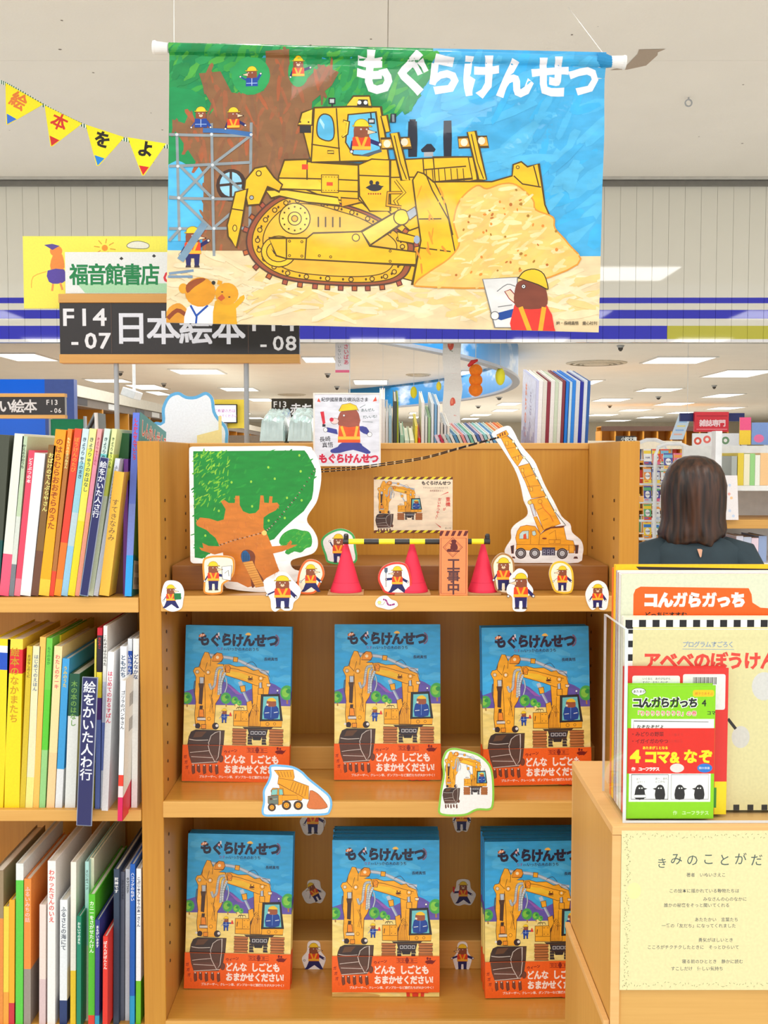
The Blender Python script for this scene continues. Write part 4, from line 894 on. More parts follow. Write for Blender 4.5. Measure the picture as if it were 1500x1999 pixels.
# title
for ch, x, y, em in zip('もぐらけんせつ', (692, 765, 828, 898, 966, 1036, 1108), (142, 143, 147, 152, 156, 152, 154), (82, 80, 76, 80, 76, 78, 66)):
    A.text(ch, x, y, em, (238, 238, 242), bold=.055, sx=.95, sy=1.05)
A.text('絵・長崎真悟　童心社刊', 1086, 631, 7.7, (60, 50, 40), bold=.01, sp=.95)
BD = 1.96
bn = empty('hanging_banner', P(757, 100, BD), label='large printed cloth banner with a yellow bulldozer hanging from the ceiling', cat='banner')
ORG = bn.location.copy()
def fold(u, v):
    s_ = (u - 330) / 850.0; t_ = (v - 90) / 550.0
    f = .0045 * math.sin(s_ * 14 + 1.2 * math.sin(t_ * 3)) * (1 - .5 * t_)
    d_ = ((u - 1180) * .62 + (v - 110) * .78) / 60.0; e_ = math.exp(-((u - 1100) ** 2 + (v - 190) ** 2) / 26000.0)
    f += .0065 * e_ * math.sin(d_ * 2.2)
    f += .0016 * math.sin(u / 16.0) * math.exp(-(v - 88) / 26.0)
    vr = 94 + (u - 318) * 27 / 888.0; dv = (v - vr) * .00098; r_ = .0108   # sleeve that wraps the rod
    w_ = min(1.0, max(0.0, (v - vr - 8) / 16.0)); f *= w_
    if abs(dv) < r_: f = min(f, -math.sqrt(r_ * r_ - dv * dv) + .0001) if dv < 0 else f * 0 - math.sqrt(r_ * r_ - dv * dv)
    return f
def bwarp(u, v, l):
    q = P(u, v, BD); return (q.x - ORG.x, fold(u, v) - l * 2.2e-5, q.z - ORG.z)
CUTS = [80 + 3 * i for i in range(20)]
pl = [((331, 83, 0), Vector((0.0222, -1, 0))), ((325, 630, 0), Vector((-0.0222, 1, 0))), ((331, 83, 0), Vector((-1, -.011, 0))), ((1184, 112, 0), Vector((1, .027, 0)))]
o = A.build('printed_cloth', 1, (0, 0), CLOTH, bn, clip=(320, 80, 1190, 655), grid=10, warp=bwarp, planes=pl, ycuts=CUTS)
# plain reverse of the cloth
A = Art(); A.rect(320, 80, 1190, 655, (206, 216, 220)); A.build('cloth_reverse', 1, (0, 0), CLOTH, bn, clip=(320, 80, 1190, 655), grid=20, warp=lambda u, v, l: (bwarp(u, v, 0)[0], fold(u, v) + .0012, bwarp(u, v, 0)[2]), planes=pl, ycuts=CUTS)
a, c = P(318, 94, BD) - ORG, P(1206, 121, BD) - ORG
MB().tube([a, c], .0075, 12).build('rod', WHITEP, bn)
for (u0, v0, u1, v1) in ((299, 93, 329, 95), (1222, 122, 1192, 120)):
    a = P(u0, v0, BD) - ORG; c = P(u1, v1, BD) - ORG; m_ = a.lerp(c, .2)
    MB().tube([a, a.lerp(c, .12), m_, c], [.0125, .0130, .0118, .0100], 20).build('end_cap', WHITEP, bn)
slv = P(1187, 120, BD) - ORG; MB().tube([P(1165, 116, BD) - ORG, P(1178, 118, BD) - ORG, slv, P(1197, 121, BD) - ORG], [.0125, .0135, .0115, .0095], 14).build('sleeve_end', mat('sleeve_blue', (30, 140, 196)), bn)
for (u, v) in ((1178, 104), (340, 86)):
    a = P(u, v, BD) - ORG; q = PZ(1110 if u > 700 else 300, 14, CZ - .002) - ORG if u > 700 else Vector((a.x, a.y + .02, CZ - ORG.z))
    MB().tube([a, q], .0007, 5).build('string', WHITEP, bn)
# ---------------------------------------------------------------- cover art of the excavator book
NAVY = (34, 32, 60); OY = (244, 170, 40); OY2 = (236, 146, 36); KB = (84, 50, 24)
def excavator(A, T, s=1.0, bird=True):
    """yellow excavator seen from the front left; T maps drawing units (zoomed cover) to art units"""
    def p(pts, c=OY, ol=KB, w=4, sm=0): A.poly(T(pts), c, ol=ol, w=w * s, sm=sm)
    def l(pts, w, c, sm=0): A.line(T(pts), w * s, c, sm=sm)
    def e(x, y, r, c, ol=None, w=3, n=14): q = T([(x, y)])[0]; A.ell(q[0], q[1], r * s, r * s, c, ol=ol, w=w * s, n=n)
    for dx in (0, 300):   # crawler tracks
        for i in range(6): p([(540 + dx + (i % 2) * 6, 968 + i * 22), (655 + dx - (i % 2) * 8, 970 + i * 22), (655 + dx, 990 + i * 22), (538 + dx, 990 + i * 22)], (184, 112, 60), w=3)
    for x in (665, 780):
        for i in range(4): p([(x, 1010 + i * 22), (x + 34, 1010 + i * 22), (x + 34 + (i % 2) * 6, 1030 + i * 22), (x, 1030 + i * 22)], (56, 48, 54), ol=None)
    p([(664, 975), (828, 975), (812, 1032), (680, 1032)], (46, 42, 50)); p([(700, 1032), (780, 1032), (770, 1060), (710, 1060)], (40, 36, 42), ol=None)
    for i in range(4): q = T([(690 + i * 32, 990), (712 + i * 32, 1012)]); A.rect(q[0][0], q[0][1], q[1][0], q[1][1], (60, 56, 62), ol=(226, 226, 230), w=3 * s)
    p([(620, 955), (870, 955), (850, 972), (640, 972)], (60, 48, 44), ol=None)
    p([(546, 824), (668, 822), (670, 950), (546, 948)]); l([(606, 826), (606, 905)], 3, KB); l([(548, 908), (668, 908)], 3, KB); l([(565, 850), (560, 890)], 6, KB)
    for x, y in ((620, 840), (650, 840), (620, 890), (650, 892)): e(x, y, 4, KB, n=6)
    l([(568, 812), (576, 798), (626, 798), (632, 814)], 5, (60, 50, 40)); l([(585, 798), (588, 816)], 4, (60, 50, 40)); l([(605, 798), (606, 816)], 4, (60, 50, 40))
    p([(668, 900), (944, 900), (940, 952), (668, 952)]); e(824, 928, 13, OY, ol=KB); e(882, 926, 10, OY, ol=KB)
    # boom foot with hoses
    p([(692, 610), (760, 600), (812, 620), (806, 700), (770, 780), (764, 948), (670, 948), (672, 860), (700, 760)])
    l([(738, 700), (730, 860)], 3, KB)
    for i in range(7): l([(676 + i * 12, 945), (678 + i * 11, 880), (690 + i * 9, 820)], 3.5, (120, 50, 30), 3)
    for i in range(4): l([(672, 880), (690 + i * 8, 800 - i * 10), (730 + i * 8, 830)], 3, KB, 3)
    # boom ram
    l([(590, 590), (612, 640)], 30, (180, 196, 210)); p([(592, 628), (634, 620), (640, 668), (604, 676)]); l([(624, 676), (668, 760)], 20, (176, 190, 206)); l([(628, 672), (676, 762)], 4, (110, 120, 140))
    p([(650, 756), (690, 740), (700, 800), (672, 850), (656, 820)])
    # top hydraulic lines
    l([(310, 376), (430, 392), (540, 408), (650, 452), (760, 500), (826, 510)], 26, (150, 160, 176), 3); l([(310, 376), (430, 392), (540, 408), (650, 452), (760, 500), (826, 510)], 15, (196, 204, 214), 3)
    p([(536, 392), (572, 396), (568, 434), (532, 430)])
    for k, q in enumerate(((800, 560, 62), (808, 570, 50), (796, 580, 40))): 
        c_ = T([(q[0] - 30, q[1])])[0]; A.ell(c_[0], c_[1], q[2] * s, q[2] * s, None, ol=((70, 84, 104), (196, 204, 210), (70, 84, 104))[k], w=(4, 10, 4)[k] * s, a0=-100, a1=40, n=12)
    l([(640, 450), (690, 430), (728, 470)], 4, (40, 40, 60), 3)
    # boom
    p([(456, 455), (500, 452), (560, 470), (640, 468), (700, 500), (740, 492), (760, 516), (820, 540), (836, 600), (826, 690), (776, 690), (764, 624), (728, 622), (640, 590), (470, 540)], OY)
    A.poly(T([(480, 500), (600, 520), (700, 560), (690, 584), (560, 556), (478, 530)]), (246, 196, 50)); l([(470, 478), (560, 490), (700, 530), (800, 556)], 4, KB)
    p([(470, 462), (500, 462), (512, 480), (505, 520), (474, 516)], OY2); 
    for x, y in ((482, 474), (498, 500), (484, 506)): e(x, y, 3.5, KB, n=6)
    p([(750, 690), (748, 600), (770, 592), (776, 690)], (180, 196, 214)); e(762, 562, 20, OY, ol=KB); e(762, 562, 9, (236, 226, 200)); p([(742, 640), (784, 640), (784, 690), (742, 690)])
    if bird: A.ell(*T([(676, 568)])[0], 22 * s, 9 * s, (90, 26, 24)); e(666, 552, 6, (90, 26, 24)); e(690, 554, 5, (90, 26, 24)); l([(656, 580), (696, 584)], 4, (90, 26, 24))
    # stick
    l([(224, 590), (218, 660), (232, 720)], 9, (70, 84, 104), 3); l([(476, 560), (486, 620), (470, 680)], 12, (90, 104, 124), 3); l([(476, 560), (486, 620), (470, 680)], 7, (190, 200, 210), 3)
    p([(272, 420), (300, 356), (330, 360), (352, 412), (372, 380), (400, 360), (440, 366), (452, 400), (440, 430), (400, 450), (452, 452), (470, 500), (466, 560), (442, 640), (436, 700), (424, 730), (398, 770), (388, 978), (300, 978), (240, 970), (228, 860), (236, 760), (226, 690), (232, 560), (208, 510), (222, 484), (254, 478)], OY)
    A.poly(T([(410, 460), (452, 470), (440, 560), (400, 640), (390, 600)]), (248, 196, 50)); A.poly(T([(380, 560), (410, 520), (420, 640), (392, 690)]), (238, 140, 50))
    p([(362, 430), (376, 384), (400, 360), (440, 366), (452, 400), (436, 430)], OY2, sm=0); e(404, 398, 13, (248, 226, 180)); e(330, 520, 19, (246, 176, 60), ol=KB); e(330, 520, 10, (240, 232, 220)); e(242, 518, 14, (226, 214, 190), ol=KB)
    l([(300, 540), (310, 700), (318, 966)], 4, KB); l([(268, 430), (262, 480), (300, 520), (312, 480), (322, 440)], 4, KB); l([(352, 412), (346, 470)], 4, KB)
    # corrugated hoses
    for pts in ([(452, 480), (408, 490), (392, 560), (386, 620), (360, 650), (344, 610)], [(456, 500), (436, 520), (426, 600), (420, 700)], [(470, 520), (440, 600), (436, 690)]):
        l(pts, 22, (96, 110, 130), 4); l(pts, 16, (196, 204, 206), 4)
        sp_ = spline(pts, 5, False)
        for i in range(1, len(sp_) - 1):
            a_, b_ = Vector(sp_[i - 1]), Vector(sp_[i + 1]); t_ = (b_ - a_).normalized(); m_ = Vector(sp_[i]); n_ = Vector((-t_.y, t_.x)) * 8
            l([tuple(m_ - n_), tuple(m_ + n_)], 2.6, (110, 120, 136))
    # stick ram and linkage
    p([(262, 560), (298, 560), (296, 610), (264, 612)], (190, 200, 210)); p([(256, 612), (300, 612), (294, 646), (262, 646)], (80, 56, 46)); p([(264, 646), (292, 646), (286, 780), (262, 774)], (70, 48, 44)); p([(270, 790), (292, 790), (290, 816), (268, 816)], (60, 44, 44)); p([(264, 820), (300, 820), (306, 880), (262, 880)], (240, 140, 40)); p([(250, 884), (318, 884), (320, 908), (252, 908)], (206, 200, 190))
    l([(352, 700), (372, 760), (352, 840)], 14, KB); l([(352, 700), (372, 760), (352, 840)], 8, OY); l([(374, 640), (364, 720), (380, 850)], 4, KB); e(346, 894, 14, OY, ol=KB)
    e(400, 952, 28, (50, 36, 40)); e(412, 948, 12, (226, 220, 214)); e(256, 952, 22, (50, 36, 40)); e(228, 946, 9, (226, 220, 214)); p([(286, 940), (322, 940), (322, 974), (286, 974)], OY2)
    # bucket
    BK, WL = (78, 56, 48), (216, 206, 196)
    p([(204, 1000), (240, 984), (476, 986), (468, 1100), (452, 1206), (420, 1250), (216, 1258), (192, 1190), (176, 1110), (186, 1040)], BK, ol=(50, 34, 32)); A.poly(T([(204, 1000), (240, 984), (420, 986), (360, 1030), (340, 1080), (190, 1056)]), (56, 42, 40)); A.poly(T([(240, 1000), (330, 996), (290, 1040), (220, 1046)]), (96, 64, 44))
    A.poly(T([(196, 1180), (420, 1186), (424, 1240), (216, 1250)]), (96, 66, 56)); 
    l([(190, 1060), (250, 1068), (344, 1064)], 5, WL, 3); l([(350, 1080), (366, 1030), (400, 1004), (440, 992), (440, 1090)], 5, WL); l([(346, 1080), (360, 1160), (404, 1240), (430, 1200), (440, 1080)], 5, WL); l([(200, 1168), (260, 1160), (358, 1150)], 4, WL, 3); l([(210, 1200), (380, 1206)], 4, WL); l([(216, 1254), (320, 1246), (430, 1238)], 5, WL)
    for i, x in enumerate((228, 270, 318, 368, 418)): p([(x - 10, 1268 - i % 2 * 6), (x + 10, 1264), (x + 16, 1330 - (i % 2) * 8), (x - 2 + i % 2 * 10, 1340 - (i % 2) * 12), (x - 10, 1310)], (112, 68, 52), ol=(60, 36, 32), w=3); e(x, 1268, 6, WL, n=8)
    p([(440, 1196), (458, 1186), (472, 1206), (464, 1236), (446, 1240), (438, 1220)], (112, 68, 52), ol=(60, 36, 32), sm=2)
    # cab
    p([(768, 692), (914, 686), (946, 900), (762, 904)], (44, 42, 48), ol=(30, 26, 30), w=5, sm=0); p([(786, 708), (906, 704), (926, 888), (780, 890)], (110, 196, 200), ol=None)
    q = T([(852, 800)])[0]; A.poly(T([(800, 790), (830, 778), (880, 778), (910, 800), (908, 880), (796, 884)]), (26, 66, 150), sm=2); A.poly(T([(812, 750), (830, 735), (880, 735), (892, 760), (884, 786), (826, 786)]), (152, 84, 56), sm=3); e(820, 772, 9, (240, 214, 190)); A.poly(T([(818, 742), (832, 722), (862, 716), (884, 730), (890, 744)]), (246, 200, 50), sm=2)
    l([(852, 786), (850, 876)], 4, (110, 150, 210)); l([(800, 840), (836, 836)], 5, (230, 236, 240)); l([(874, 836), (906, 830)], 5, (230, 236, 240)); e(900, 658, 9, (236, 240, 244), ol=(60, 60, 70)); l([(900, 668), (898, 686)], 4, (50, 50, 56)); p([(810, 604), (844, 606), (840, 626), (814, 626)], (236, 220, 190), w=3)
CW, CH = 0.1905, 0.2765
def cover_art(band_drop=0.0):
    A = Art(); A.rect(140, 140, 1008, 1400, (54, 168, 226)); 
    brush(A, (150, 160, 1000, 640), [(40, 158, 222), (76, 182, 232), (56, 170, 226), (40, 162, 226), (92, 190, 236)], 60, 190, 60, 0, 11)
    A.poly([(140, 680), (230, 650), (330, 660), (460, 590), (520, 620), (600, 690), (700, 640), (800, 580), (880, 610), (1008, 690), (1008, 790), (140, 790)], (98, 84, 168)); A.poly([(480, 610), (560, 660), (620, 700), (560, 690)], (150, 90, 180)); A.poly([(300, 700), (420, 640), (430, 720)], (84, 74, 160))
    A.rect(140, 782, 1008, 1400, (240, 216, 128)); brush(A, (150, 800, 1000, 1380), [(244, 222, 140), (234, 206, 112), (246, 228, 156)], 50, 180, 40, 5, 12)
    for x, y, r in ((162, 730, 48), (480, 726, 46), (552, 742, 32), (590, 762, 22), (978, 674, 60)):
        A.line([(x, y + r * .3), (x + 4, y + r * 1.5)], r * .22, (170, 120, 60)); A.ell(x, y, r * .92, r, (70, 168, 76)); A.ell(x - r * .2, y, r * .5, r * .62, (130, 196, 70)); A.ell(x + r * .2, y - r * .2, r * .35, r * .3, (40, 140, 70))
    T = lambda pts: list(pts)
    excavator(A, T)
    worker(A, 470, 806, 120, face=-1, body='blue', ra=90, tool=(1, 'cone'), legs='stand')
    for i, (ch, x) in enumerate(zip('もぐらけんせつ', (238, 330, 422, 512, 604, 700, 798))): A.text(ch, x, 254 + (i % 2) * 4, 108, NAVY, bold=.06, sx=.92)
    A.poly([(246, 232), (262, 210), (300, 212), (296, 226), (258, 238)], (236, 130, 70)); A.line([(262, 232), (272, 212)], 7, (246, 236, 220)); A.line([(280, 230), (290, 212)], 7, (246, 236, 220))
    A.poly([(404, 200), (414, 196), (418, 222), (406, 226)], (246, 236, 240)); A.poly([(386, 226), (400, 218), (406, 238), (392, 240)], (246, 180, 190)); A.poly([(628, 214), (636, 200), (656, 194), (672, 204), (674, 216)], (246, 196, 90), sm=2)
    for k in range(9): a_ = R(-70 + k * 18); A.rect(868 + 34 * math.cos(a_) - 6, 254 + 44 * math.sin(a_) - 6, 868 + 34 * math.cos(a_) + 6, 254 + 44 * math.sin(a_) + 6, (120, 90, 130), rot=math.degrees(a_))
    A.text('りす', 398, 329, 28, (130, 70, 130), bold=.012, sp=.92); A.text('さん', 450, 332, 17, NAVY, bold=.02); A.text('いっかの木のおうち', 484, 329, 30, NAVY, bold=.02, sp=.96)
    A.text('長崎真悟', 784, 406, 29, NAVY, bold=.025, sp=.98)
    # lower strip that shows when the paper band has ridden up
    A.ell(300, 1392, 230, 24, (206, 160, 84)); A.poly([(738, 1350), (888, 1350), (884, 1400), (742, 1400)], (222, 60, 40)); A.line([(776, 1350), (780, 1400)], 18, (246, 180, 50)); A.line([(850, 1350), (846, 1400)], 18, (246, 180, 50))
    return A
def band_art():
    A = Art(); A.rect(136, 1106, 1010, 1396, (240, 98, 28))
    # bucket of the excavator carries on over the paper band
    T = lambda pts: [(x, y) for x, y in pts]
    B = Art(); excavator(B, T)
    keep = [i for i, f in enumerate(B.f) if all(B.v[k][1] > 1096 and B.v[k][0] < 484 for k in f)]
    A.poly([(180, 1108), (466, 1108), (452, 1206), (420, 1250), (216, 1258), (192, 1190)], (90, 62, 52)); 
    WL = (222, 206, 196)
    A.poly([(196, 1180), (420, 1186), (424, 1240), (216, 1250)], (104, 70, 60)); A.line([(346, 1108), (360, 1160), (404, 1240), (430, 1200), (440, 1108)], 5, WL); A.line([(200, 1168), (260, 1160), (358, 1150)], 4, WL, sm=3); A.line([(210, 1200), (380, 1206)], 4, WL); A.line([(216, 1254), (320, 1246), (430, 1238)], 5, WL)
    for i, x in enumerate((228, 270, 318, 368, 418)): A.poly([(x - 10, 1268 - i % 2 * 6), (x + 10, 1264), (x + 16, 1330 - (i % 2) * 8), (x - 2 + i % 2 * 10, 1340 - (i % 2) * 12), (x - 10, 1310)], (122, 66, 48), ol=(80, 40, 32), w=3); A.ell(x, 1268, 6, 6, WL, n=8)
    A.poly([(440, 1196), (458, 1186), (472, 1206), (464, 1236), (446, 1240), (438, 1220)], (118, 66, 50), ol=(80, 40, 32), w=3, sm=2)
    DR = (136, 36, 26)
    A.text('ウィーン', 476, 1160, 28, DR, bold=.045, rot=-9, sp=.98)
    for i, ch in enumerate('ガガガ'): A.text(ch, 146 + i * 8, 1202 + i * 42, 30, DR, bold=.045, sx=.9)
    for i in range(3): A.ell(192 + i * 2, 1316 + i * 11, 3, 3, DR, n=6)
    A.rect(662, 1124, 828, 1158, (240, 98, 28), ol=DR, w=3); A.text('安全', 668, 1141, 30, DR, bold=.02, sp=.95); A.text('第一', 774, 1141, 26, DR, bold=.02, sp=.98); A.rect(730, 1130, 762, 1150, DR); A.rect(737, 1116, 755, 1164, DR)
    A.ell(930, 1152, 38, 16, (120, 24, 22)); A.poly([(962, 1144), (980, 1134), (966, 1156)], (120, 24, 22)); A.ell(912, 1124, 9, 12, (120, 24, 22), n=10); A.ell(932, 1126, 9, 9, (120, 24, 22), n=10); A.line([(906, 1170), (922, 1164)], 4, (120, 24, 22)); A.line([(944, 1170), (956, 1164)], 4, (120, 24, 22))
    W = (250, 236, 226)
    A.text('どんな しごとも', 474, 1216, 66, W, bold=.05, sp=.90, sx=.92, sy=1.12); A.text('おまかせください', 480, 1296, 64, W, bold=.05, sp=.91, sx=.92, sy=1.1); A.text('！', 936, 1294, 60, W, bold=.05)
    A.text('ブルドーザー、クレーン車、ダンプカーなど重機たちが大かつやく！', 278, 1358, 23.5, W, bold=.018, sp=.955)
    return A
CA = cover_art(); BA = band_art()
sx_ = CW / 868.0; sz_ = CH / 1250.0
proto = empty('display_picture_book', (0, 0, 0), label='x', cat='book')
th, BT = .0022, .0088
SKYC, GRC, SND, ORG_ = (40, 150, 214), (90, 150, 90), (238, 212, 124), (232, 92, 24)
mb = MB(); zz = [0, CH * .495, CH * .53, CH * .58, CH]; cc = [(238, 212, 124), (120, 150, 110), (90, 80, 160), (44, 152, 212)]
for i in range(4):
    a_, b_ = zz[i], zz[i + 1]
    mb.box((0, 0, a_), (CW, th, b_), cc[i]); mb.box((0, BT - th, a_), (CW, BT, b_), cc[i]); mb.box((0, th, a_), (th, BT - th, b_), cc[i])
mb.build('cover', PAPER, proto)
MB().box((th, th, .003), (CW - .003, BT - th, CH - .003), (235, 232, 222)).build('page_block', PAGES, proto)
ca = CA.build('cover_print', sx_, (140, 1400), PAINT, proto, clip=(141, 141, 1007, 1399), scz=sz_, base=.0001)
bd = MB(); bz = CH * 290 / 1250
bd.box((-.0003, -.0024, 0), (CW + .0003, -.0020, bz), ORG_).box((-.0005, -.0024, 0), (-.0002, BT + .0006, bz), ORG_).box((CW + .0002, -.0024, 0), (CW + .0005, BT + .0006, bz), ORG_)
for i in range(3): bd.box((CW * (.72 + i * .07), -.0024, -.0012), (CW * (.72 + i * .07) + .007, -.0020, .0), (222, 60, 40))
bdo = bd.build('paper_band', PAPER, proto); bdo.location = (0, 0, .0014)
ba = BA.build('band_print', sx_, (140, 1396), PAPER, bdo, clip=(138, 1107, 1008, 1395), scz=sz_, base=.0025)
uses = 0
def disp_book(u, v, D, label, group, lean=3.5, roll=0.0, up=0.0, yaw=0.0, art=True):
    """u, v: pixel of the lower left front corner standing on the shelf"""
    global uses
    o = proto if uses == 0 else copy_tree(proto); uses += 1
    q = P(u, v, D); o.location = q; o.rotation_euler = (R(-lean), R(roll), R(yaw)); o['label'] = label; o['group'] = group
    for ch in o.children:
        if ch.name.startswith('paper_band'): ch.location.z = .0014 + up
    if not art:
        for ch in list(o.children):
            if ch.name.startswith('cover_print'): bpy.data.objects.remove(ch)
            elif ch.name.startswith('paper_band'):
                for g in list(ch.children): bpy.data.objects.remove(g)
    return o
GB = 'copies of the blue excavator picture book'
pos = {'left': 'left', 'mid': 'middle', 'right': 'right'}
def stackof(u, v, D, n, where, shelf_z, lean=4.0, roll=0.0, yaw=0, up=0.0, z=None):
    q = P(u, v, D)
    for k in range(n):
        D2 = D + k * (BT + .0006) / math.cos(R(lean)); off = Vector((q.x + (k % 3 - 1) * .0009 * (k > 0), D2, shelf_z + .0008 + (.0 if k % 2 == 0 else .0006)))
        lab = ('blue excavator book with orange band, front copy of the ' if k == 0 else 'blue excavator book, %s copy from the front, in the ' % ('second third fourth fifth sixth seventh eighth ninth'.split()[k - 1])) + where
        o = disp_book(u, v, D, lab, GB, lean, roll + .15 * (k % 2), up if k == 0 else 0, yaw, art=(k == 0)); o.location = off
stackof(356, 1535, 1.800, 2, 'upper left display stack', S2, 5.0, roll=1.0)
stackof(653, 1535, 1.806, 1, 'upper middle display spot', S2, 5.5)
stackof(945, 1535, 1.772, 4, 'upper right display stack', S2, 4.4, roll=-.6, yaw=2.0)
stackof(360, 1925, 1.80, 3, 'lower left display stack', S3, 4.5, roll=1.2)
stackof(649, 1946, 1.772, 8, 'lower middle display stack', S3, 3.2, up=.0075)
stackof(948, 1938, 1.766, 9, 'lower right display stack', S3, 2.6, roll=-.3, yaw=1.5)
# ================================================================= CUTOUTS ON THE DISPLAY
WHT = (246, 244, 240)
def cutout(label, pts, D, draw, border=WHT, bw_=0, inner=WHT, name='character_cutout', cat='cutout', group=None, t=.004, lean=0, sm=4, drop=None, m=PAPER, z=None):
    """printed board cut to an outline given at photograph scale, standing (or stuck) on the plane y = D"""
    o_ = spline(pts, sm) if sm else pts
    u0 = sum(p_[0] for p_ in o_) / len(o_); v1 = max(p_[1] for p_ in o_); q = P(u0, v1, D)
    if z is not None: q.z = z
    k = (P(u0 + 1, v1 - 40, D) - P(u0, v1 - 40, D)).x; kz = (P(u0, v1 - 60, D) - P(u0, v1, D)).z / 60
    t_ = empty(name, q, (R(-lean), 0, 0), label, cat, group)
    slab(o_, k, (u0, v1), t, (228, 222, 212), 'board', MATTE, t_, scz=kz)
    A = Art(); A.poly(o_, border)
    if bw_: A.poly(offset_outline(o_, -bw_), inner)
    draw(A); A.build('front_print', k, (u0, v1), m, t_, scz=kz, base=.0001)
    return t_
GW = 'cut-out helmeted workers decorating the display'
# big tree board
Z = lambda p_: zc(p_, 360, 860, 5.0)
def d_tree(A):
    f = Z([(100, 140), (1180, 132), (1210, 170), (1270, 280), (1290, 330), (1270, 420), (1265, 520), (1250, 600), (1170, 720), (1070, 800), (960, 900), (880, 990), (840, 1004), (780, 980), (700, 1020), (380, 1040), (180, 1180), (104, 1170)])
    A.poly(f, (12, 134, 44)); A.L += 1
    brush(A, (378, 885, 620, 1096), [(20, 142, 50), (8, 124, 40), (40, 156, 50), (14, 130, 44)], 260, 14, 3.4, -40, 21, inpoly(f)); brush(A, (380, 888, 450, 1000), [(110, 180, 40), (140, 196, 50), (70, 164, 44)], 140, 10, 2.6, -50, 22, inpoly(f))
    for x, y in ((300, 278), (828, 295), (470, 440), (660, 434), (890, 405), (1130, 180), (1142, 334), (1008, 590), (1150, 614), (668, 672), (344, 716), (985, 785), (828, 810), (210, 956)): A.ell(360 + x / 5, 860 + y / 5, 2.2, 2.6, (150, 206, 60), n=7)
    b = Z([(930, 1030), (950, 960), (1010, 910), (1080, 890), (1150, 906), (1220, 920), (1250, 990), (1240, 1060), (1190, 1080), (1140, 1120), (1070, 1110), (1020, 1140), (985, 1120), (1000, 1080)]); A.poly(b, (40, 152, 50), sm=3); brush(A, (550, 1042, 606, 1084), [(80, 170, 50), (20, 130, 40), (110, 184, 60)], 70, 6, 2, -40, 23, inpoly(b))
    tr_ = Z([(364, 624), (400, 610), (440, 640), (500, 640), (506, 570), (546, 570), (548, 660), (580, 720), (640, 744), (700, 736), (736, 700), (744, 620), (750, 566), (780, 568), (786, 636), (830, 640), (838, 574), (868, 576), (862, 640), (912, 636), (934, 664), (900, 710), (830, 744), (780, 780), (776, 880), (820, 960), (860, 1060), (1000, 1050), (1040, 1000), (1056, 1020), (1044, 1046), (1110, 1044), (1060, 1070), (960, 1110), (870, 1130), (900, 1220), (930, 1300), (800, 1370), (770, 1400), (660, 1450), (620, 1460), (520, 1410), (420, 1400), (400, 1300), (380, 1120), (300, 1140), (170, 1100), (150, 1070), (190, 1080), (180, 1026), (240, 1056), (350, 1060), (310, 980), (220, 900), (130, 860), (120, 830), (160, 780), (250, 790), (330, 816), (390, 800), (410, 700)])
    A.poly(tr_, (206, 118, 34)); A.L += 1; brush(A, (384, 975, 570, 1150), [(214, 130, 44), (196, 104, 28), (222, 140, 60), (186, 96, 40)], 170, 9, 1.8, 70, 24, inpoly(tr_))
    A.poly(Z([(554, 1150), (572, 1106), (620, 1092), (670, 1110), (696, 1160), (690, 1240), (740, 1330), (776, 1400), (700, 1440), (660, 1460), (640, 1330), (570, 1214)]), (120, 56, 24), sm=3); A.poly(Z([(562, 1130), (600, 1100), (640, 1140), (640, 1200), (570, 1214)]), (30, 90, 140), sm=2); 
    for i in range(4): A.line(Z([(578 + i * 16, 1120), (584 + i * 15, 1204)]), 1, (16, 50, 90))
    for i in range(11): x = 574 + i * 11; y = 1216 + i * 22; A.poly(Z([(x, y), (x + 94 - i * 1, y - 14), (x + 104, y + 10), (x + 12, y + 24)]), (226, 160, 70), ol=(190, 110, 40), w=.7)
    ch = Z([(346, 1050), (480, 1004), (640, 962), (780, 920), (860, 860), (1000, 700), (1130, 540), (1284, 310)]); sp_ = spline(ch, 7, False)
    for i, q in enumerate(sp_): A.ell(q[0], q[1], 2.0, 1.1, (70, 44, 30) if i % 2 else (176, 150, 130), n=6, rot=40)
    A.ell(517, 1046, 5, 5, (250, 206, 110), n=10)
cutout('large white-edged cut-out board painted with a green tree and an arched door', Z([(60, 300), (61, 128), (70, 104), (90, 97), (130, 95), (600, 92), (1180, 90), (1260, 130), (1300, 190), (1336, 300), (1340, 420), (1320, 540), (1290, 640), (1210, 760), (1206, 830), (1260, 900), (1300, 980), (1304, 1060), (1270, 1120), (1200, 1150), (1060, 1190), (1040, 1240), (1080, 1290), (1180, 1320), (1100, 1400), (1000, 1490), (800, 1506), (640, 1500), (480, 1480), (390, 1440), (380, 1240), (240, 1228), (110, 1226), (80, 1220), (64, 1202), (62, 1150), (61, 800)]),
       1.742, d_tree, name='tree_cutout', cat='cutout', m=PAINT, sm=3, lean=-0.0, t=.005, z=S1 + .0006)
